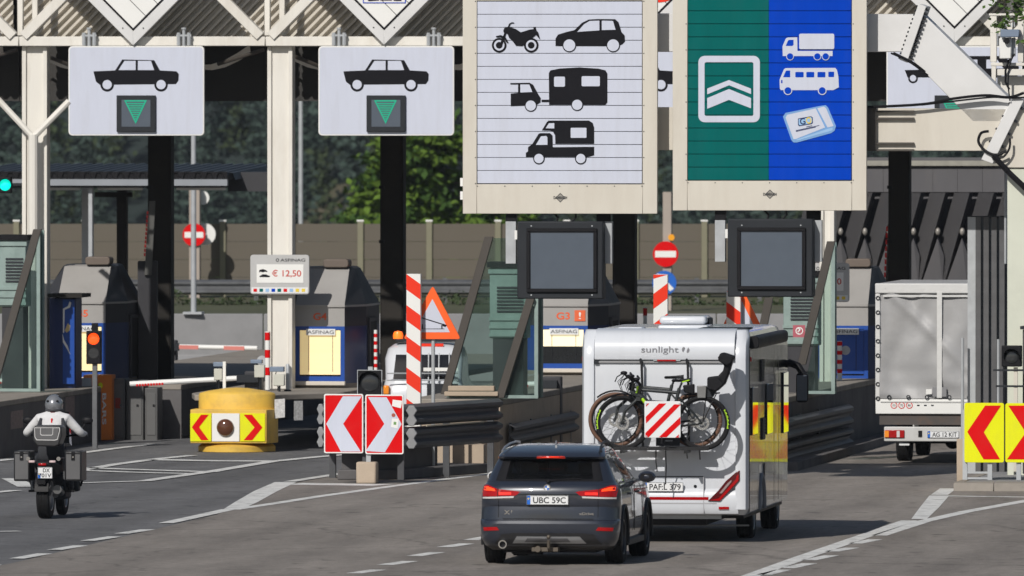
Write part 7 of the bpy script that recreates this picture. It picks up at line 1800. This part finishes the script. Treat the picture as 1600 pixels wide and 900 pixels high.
def stub(label, px, Y, top, r, m=GALV, zb=0.95):
    f = Fr(px, Y); t = thing("steel_bollard", label, "bollard", f)
    z = f.z(px, top); obj("post", MB().lathe((0, 0, 0), (0, 0, 1), [(r, zb), (r, z - r), (r * 0.7, z - r * 0.3), (0, z)], 14), m, t); obj("base", MB().cyl((0, 0, zb), (0, 0, zb + 0.03), r * 1.8, n=14), CHAR, t)
stub("round topped steel bollard at the foot of booth G4", 449.5, 219.9, 568, 0.035)
stub("steel bollard beside the sill of booth G3", 846, 213.5, 590, 0.04, GALV, 1.16)
# blue cabinet with white and gold picture, dark awning
fb = Fr(98, 222.25)
t = thing("blue_cabinet", "tall blue cabinet with a white bird picture beside the left edge column", "cabinet", fb)
x0, x1, z1 = fb.x(77), fb.x(118), fb.z(98, 466)
obj("body", MB().ext([(x0, 0.0), (x0 + 0.22, -0.05), (x1, 0.02), (x1, 0.7), (x0, 0.7)], 0.95, z1, 'z'), NAVY, t, bevel=0.01)
obj("front_panel", MB().pb(fb, 98, 468, 116, 600, -0.075, 0.03), BLUEB, t)
obj("awning", MB().pb(fb, 74, 459, 128, 465, -0.3, 1.0), DARKS, t)
s = MB(); zb5 = lambda pts: [(p / 5.293, 350 + r / 5.293) for p, r in pts]
pict(s, fb, -0.078, [zb5([(520, 700), (560, 680), (575, 640), (590, 650), (580, 690), (535, 710), (530, 900), (520, 900)])])
pict(s, fb, -0.078, [zb5([(535, 880), (560, 820), (580, 840), (575, 880), (550, 900)])], 1); pict(s, fb, -0.078, [zb5([(515, 905), (530, 960), (560, 1010), (580, 1080), (545, 1020), (520, 980)])])
obj("bird_print", s, [WHITE, M("gold print", (0.6, 0.45, 0.2), 0.5)], t, smooth=0, fix=False)
# orange ticket machine and grey machine housings beside the motorcycle lane
fo = Fr(150, 223.8)
t = thing("ticket_machine", "orange ticket machine with vertical white lettering beside the red signal", "ticket machine", fo)
x0, xm, x1 = fo.x(130), fo.x(153), fo.x(172); z1 = fo.z(150, 586)
obj("body", MB().ext([(x0, 0.0), (xm, -0.12), (x1, 0.18), (x1, 0.6), (x0, 0.6)], 0, z1, 'z'), M("orange machine sheet", (0.75, 0.20, 0.02), 0.5, var=0.08), t, bevel=0.01)
obj("front_plate", MB().box(x0 - 0.02, x0 + 0.16, -0.08, -0.0, 0.1, z1 - 0.05), GALV, t)
p = fo.p(163, 640, 0.03); s = MB(); text(s, "BARS", 0, 0, 0.55, 0.10, 0, bold=0.02, rot=-math.pi / 2)
o = obj("lettering", s, WHITE, t, smooth=0, fix=False); o.location = ((xm + x1) / 2, 0.01, 0.55); o.rotation_euler = (0, 0, math.atan2(0.30, x1 - xm))
o = obj("yellow_disc", MB().cyl((0, 0, 0), (0, 0.012, 0), 0.05, n=18), YELF, t); o.location = (xm + 0.06, -0.08, z1 - 0.18); o.rotation_euler = (0, 0, math.atan2(0.30, x1 - xm))
for i, (a, b, top, lb) in enumerate(((174, 195, 592, "grey machine housing with a red mark right beside the orange ticket machine"), (197, 224, 594, "wide grey machine housing second from the orange ticket machine"), (226, 246, 606, "low dark machine housing at the foot of the dark column"))):
    f = Fr((a + b) / 2, 224.2); h = thing("machine_housing", lb, "machine housing", f, "grey machine housings beside the ticket machine")
    obj("body", MB().pb(f, a, top, b, 689, 0, 0.6), M("machine grey", (0.09, 0.09, 0.09), 0.5, var=0.15), h, bevel=0.015); obj("door", MB().pb(f, a + 3, top + 8, b - 3, 680, -0.012, 0.011), M("machine grey door", (0.11, 0.11, 0.11), 0.5, var=0.15), h, bevel=0.005)
    obj("lock", MB().cyl((0.05, -0.02, 0.6), (0.05, -0.012, 0.6), 0.025, n=12), CHROME, h)
    if i == 0: obj("red_mark", MB().pb(f, 180, 622, 188, 638, -0.018, 0.005), M("dull red", (0.25, 0.03, 0.02), 0.6), h)
# stickers on walls
sticker(f4, i4, [(429, 624), (445, 623), (445, 652), (429, 654)], 0.0, GRAF); o = i4.children[-1]
o.matrix_basis = Matrix.Identity(4)
# place the two bills on the chamfered wall of the yellow-nosed island: corners (0.72,0.9) - (1.55,1.9)
bpy.data.objects.remove(o)
dx, dy = 0.83, 1.0; ang = math.atan2(dy, dx)
for u, z0, z1, w_, m_, nm in ((0.32, 0.50, 0.83, 0.20, GRAF, "pale_bill"), (1.05, 0.58, 0.90, 0.16, GRAF2, "torn_bill")):
    s = MB().box(0, w_, -0.004, -0.001, z0, z1); o = obj(nm, s, m_, i4); o.location = (0.72 + u * math.cos(ang), 0.9 + u * math.sin(ang), 0); o.rotation_euler = (0, 0, ang)
isl5 = [o for o in COL.objects if o.name == "concrete_island"][0]
for y, z0, z1, w_ in ((1.2, 0.45, 0.75, 1.3), (7.0, 0.4, 0.85, 1.0)):
    o = obj("graffiti", MB().box(0.001, 0.004, 0, w_, z0, z1), GRAF2, isl5); o.location = (1.0, y, 0)

# ------------------------------------------------------------------ rear shelter, poles, road signs beyond
fs = Fr(150, 252)
t = thing("rear_shelter", "low shelter with a dark corrugated roof edge beyond booth G5", "shelter", fs)
xa, xb = fs.x(-60), fs.x(355); zr = fs.z(150, 265)
c = MB(); n = int((xb - xa) / 0.22); pr1, pr2 = [], []
for i in range(n + 1):
    for o_, d in ((0, 0), (0.05, 0.14), (0.12, 0.14), (0.17, 0)): 
        pr1.append((xa + i * 0.22 + o_, 0, zr - 0.2 + d)); pr2.append((xa + i * 0.22 + o_, 6.0, zr - 0.2 + d + 0.15))
c.loft([pr1, pr2], closed=False, cap0=False, cap1=False)
obj("corrugated_roof", c, M("dark blue grey sheet", (0.045, 0.055, 0.07), 0.5), t, smooth=0, fix=False)
obj("edge_beam", MB().pb(fs, -60, 280, 355, 290, -0.06, 0.15), M("grey beam", (0.26, 0.28, 0.31), 0.5), t); obj("dark_closure", MB().pb(fs, -60, 268, 355, 280, 0.03, 0.05), BLACK, t); obj("edge_trim", MB().pb(fs, -60, 290.3, 355, 293, 0.1, 0.1), BLACK, t)
for a, b in ((76, 125), (152, 222), (275, 352)): obj("strip_light", MB().pb(fs, a, 292, b, 297, 0.5, 0.1), WHITE, t, bevel=0.01)
for px, w_, y, m_ in ((133, 11, 3.0, GALV), (141, 6, 0.15, GALV), (190, 16, 3.2, DARKS)):
    x = fs.x(px, y); obj("post", MB().box(x - w_ / 160, x + w_ / 160, y, y + 0.2, 0, zr - 0.12), m_, t)
obj("dark_cross_beam", MB().pb(fs, 148, 300, 206, 308, 3.1, 0.1), DARKS, t)
obj("roof_box", MB().pb(fs, 356, 269, 425, 299, 1.0, 2.0), M("dark fascia", (0.03, 0.03, 0.035), 0.6), t)
def pole(label, px, Y, top, zb, r, m=GALV):
    f = Fr(px, Y); t = thing("light_pole", label, "light pole", f)
    z1 = f.z(px, top); obj("shaft", MB().cyl((0, 0, zb), (0, 0, z1), r, r * 0.8, 14), m, t); obj("base_plate", MB().box(-0.2, 0.2, -0.2, 0.2, zb - 0.01, zb + 0.04), GALV, t); return t
pole("thin galvanised light pole standing on the grey concrete wall", 302.5, 268.42, 40, 1.42, 0.06)
pole("thin tall galvanised pole beyond the noise barrier beside the price board column", 470, 350, 40, -0.2, 0.07)
def noentry(label, px, py, r, Y, post, blue=None):
    f = Fr(px, Y); t = thing("road_sign", label, "no entry sign", f, "no entry signs beyond the plaza"); s = 20000 / Y; zb = 1.0 if Y > 284 else 0
    c = f.p(px, py, 0)
    obj("red_disc", MB().cyl((c.x, 0.03, c.z), (c.x, 0.0, c.z), r / s, n=36), REDF, t); obj("white_bar", MB().box(c.x - r * 0.82 / s, c.x + r * 0.82 / s, -0.006, -0.001, c.z - r * 0.25 / s, c.z + r * 0.25 / s), WHITE, t)
    obj("post", MB().box(f.x(post[0], 0.1), f.x(post[1], 0.1), 0.06, 0.3, zb, f.z(px, post[2], 0.1)), M("beige post", (0.36, 0.31, 0.27), 0.7), t)
    if blue:
        b = f.p(*blue, 0); bd = obj("blue_disc", MB().cyl((b.x, 0.03, b.z), (b.x, 0.0, b.z), 19 / s, n=36), M("sign blue", (0.005, 0.11, 0.50), 0.4), t)
        a = MB(); u = 1 / s; flat(a, [[(b.x + 9 * u, b.z - 13 * u), (b.x + 15 * u, b.z - 9 * u), (b.x - 2 * u, b.z + 9 * u), (b.x + 4 * u, b.z + 13 * u), (b.x - 12 * u, b.z + 14 * u), (b.x - 12 * u, b.z - 2 * u), (b.x - 7 * u, b.z + 4 * u)]], -0.004); obj("white_arrow", a, WHITE, bd, smooth=0, fix=False)
        y = f.p(1049, 371, 0); obj("amber_flasher", MB().cyl((y.x, 0.0, y.z), (y.x, 0.06, y.z), 0.075, n=16), M("amber flasher", (0.85, 0.36, 0.02), 0.3), t)
    else:
        b = f.p(320, 366, 0.45); obj("round_back", MB().cyl((b.x, 0.45, b.z), (b.x, 0.47, b.z), 17 / s, n=32), WHITE, t)
        b = f.p(316, 309, 0.45); obj("round_back", MB().cyl((b.x, 0.45, b.z), (b.x, 0.47, b.z), 11 / s, n=32), WHITE, t)
        obj("cross_arm", MB().box(f.x(300, 0.4), f.x(322, 0.4), 0.36, 0.44, c.z - 0.03, c.z + 0.03), GALV, t)
noentry("round red no entry sign behind the thin light pole on the concrete wall", 303, 367, 18, 313.6, (296, 312, 290))
noentry("round red no entry sign with a blue arrow disc below it, between the message boxes", 1040, 397, 20, 296, (1036, 1049, 300), (1038, 442))
# ------------------------------------------------------------------ dark pleated wall on the right
fl = Fr(1420, 243)
t = thing("pleated_wall", "dark slate pleated cladding wall behind the right lane", "wall", fl)
x0, x1 = fl.x(1262, 0.5), fl.x(1760, 0.5)
obj("backing", MB().box(x0, x1, 0.45, 0.8, 0, fl.z(1420, 246, 0.45)), SLATE, t)
obj("coping", MB().box(x0, x1, 0.25, 0.449, fl.z(1420, 259, 0.3), fl.z(1420, 251, 0.3)), M("pale coping", (0.30, 0.29, 0.25), 0.8, var=0.3, scale=4), t)
k = 0
for px in (1262, 1302, 1341, 1380, 1419, 1457, 1496, 1535, 1574, 1613, 1652):
    obj("upper_panel", MB().box(fl.x(px, 0.3), fl.x(px + 38.6, 0.3), 0.33, 0.449, fl.z(1420, 300, 0.3), fl.z(1420, 259.5, 0.3)), SLATE, t)
for px in range(1225, 1680, 38):
    P = lambda a, b, y: fl.p(a, b, y)
    A, B, C, D = P(px - 2, 446, 0.28), P(px + 38, 301, 0.28), P(px + 62, 301, 0.02), P(px + 22, 446, 0.02)
    E, F_ = P(px + 68, 301, 0.30), P(px + 29, 446, 0.30)
    m = MB(); vs = [A, B, C, D, E, F_]; bk = [Vector((v.x, 0.32, v.z)) for v in vs]
    m.add(vs, [(0, 3, 2, 1), (3, 5, 4, 2)]); m.loft([[A, D, F_], [B, C, E]], closed=True)
    obj("pleat", m, SLATE, t, smooth=0)
    q = P(px + 50, 362, 0.0); obj("silver_bump", MB().ball((q.x, 0.06, q.z), (0.05, 0.06, 0.075), 12, 8), M("dull bracket metal", (0.34, 0.32, 0.29), 0.45, 0.3, var=0.2), t)
    m = MB(); A, B, C, D = P(px + 24, 446, -0.05), P(px + 50, 372, -0.05), P(px + 60, 400, 0.05), P(px + 58, 446, 0.05)
    m.loft([[A, B, C, D], [Vector((v.x, 0.3, v.z)) for v in (A, B, C, D)]]); obj("lower_pleat", m, SLATE, t, smooth=0)
obj("base_wall", MB().box(x0, x1, 0.10, 0.449, 0, fl.z(1420, 447, 0.1)), SLATE, t)

# ------------------------------------------------------------------ camera frame at the upper right, branch in front of it
fcm = Fr(1572, 203)
t = thing("camera_frame", "cream frame with a white lane camera under a grey hood, upper right", "camera", fcm)
def bx(name, a, b, c, d, y, dep, m, bev=0.006): return obj(name, MB().pb(fcm, a, b, c, d, y, dep), m, t, bevel=bev, seg=1)
for q in ((1547, 25, 1557, 97), (1590, 25, 1599, 97), (1549, 97.5, 1556, 130)): bx("upright", *q, 0, 0.08, CREAM)
for q in ((1545, 21, 1604, 24.6), (1548, 98, 1604, 103), (1558, 108, 1620, 118)): bx("cross_bar", *q, -0.01, 0.1, CREAM)
bx("back_plate", 1558, 119, 1660, 160, 0.2, 0.05, CREAM)
bx("camera_body", 1561, 59, 1580, 92, -0.22, 0.25, WHITE, 0.015)
bx("grey_hood", 1563, 46, 1592, 58, -0.34, 0.42, M("blue grey hood", (0.18, 0.23, 0.31), 0.4), 0.01)
p = fcm.p(1573, 64, -0.25); obj("lens", MB().cyl((p.x, -0.30, p.z), (p.x, -0.22, p.z), 0.045, n=16), BLACK, t)
bx("bracket", 1581, 59, 1586, 88, -0.1, 0.1, GALV)
for k in range(6): bx("vent_slat", 1568 + k * 3.2, 29, 1569.6 + k * 3.2, 42, 0.0, 0.03, GALV, 0)
obj("cable", MB().tube([fcm.p(1584, 86, -0.1), fcm.p(1576, 95, -0.12), fcm.p(1571, 110, -0.1), fcm.p(1571, 128, -0.1), fcm.p(1577, 140, -0.1)], 0.02, 6), BLACK, t)
ftr = Fr(1760, 192)
t = thing("tree", "leafy tree reaching in from the upper right with one twig before the camera frame", "tree", ftr)
tk = MB(); tk.tube([(0, 0, 0), (0.05, 0, 3.0), (-0.1, 0, 6.2), (0.0, 0.1, 8.5)], [0.14, 0.12, 0.08, 0.03], 9)
cs = []
for (ex, ez, n) in ((1560, 2, 14), (1572, 18, 10), (1547, 42, 9), (1590, 28, 8), (1596, 68, 5), (1640, -40, 16), (1690, 10, 16), (1720, -90, 20), (1800, -60, 20), (1830, 20, 16)):
    e = ftr.p(ex, ez, 0.0); e.y = rng.normal() * 0.1; s0 = Vector((-0.05, 0, min(7.5, e.z + 0.2))); tk.tube([s0, s0.lerp(e, 0.5) + Vector((0, 0, 0.12)), e], [0.03, 0.015, 0.004], 5)
    for k in range(n): u = 1 - 0.45 * rng.random() ** 1.3; v = s0.lerp(e, u); cs.append((v.x + rng.normal() * 0.04, v.y + rng.normal() * 0.04, v.z + 0.12 * 4 * u * (1 - u) * 0.5 + rng.normal() * 0.04))
obj("trunk", tk, BARK, t)
quads_obj("crown", leaf_quads(rng, cs, 0.045, 9, (0.07, 0.07, 0.05)), None, [LEAFN], t)

# ------------------------------------------------------------------ air
hm = bpy.data.materials.new("air haze"); hm.use_nodes = True; nn = hm.node_tree.nodes
for q in list(nn):
    if q.type == 'BSDF_PRINCIPLED': nn.remove(q)
pv = nn.new("ShaderNodeVolumePrincipled"); pv.inputs["Color"].default_value = (0.80, 0.88, 1.0, 1); pv.inputs["Density"].default_value = 0.00006
hm.node_tree.links.new(pv.outputs[0], [q for q in nn if q.type == 'OUTPUT_MATERIAL'][0].inputs["Volume"])
o = obj("haze", MB().box(-2700, 2700, -700, 2300, -19, 420), hm, smooth=0); o["kind"] = "stuff"
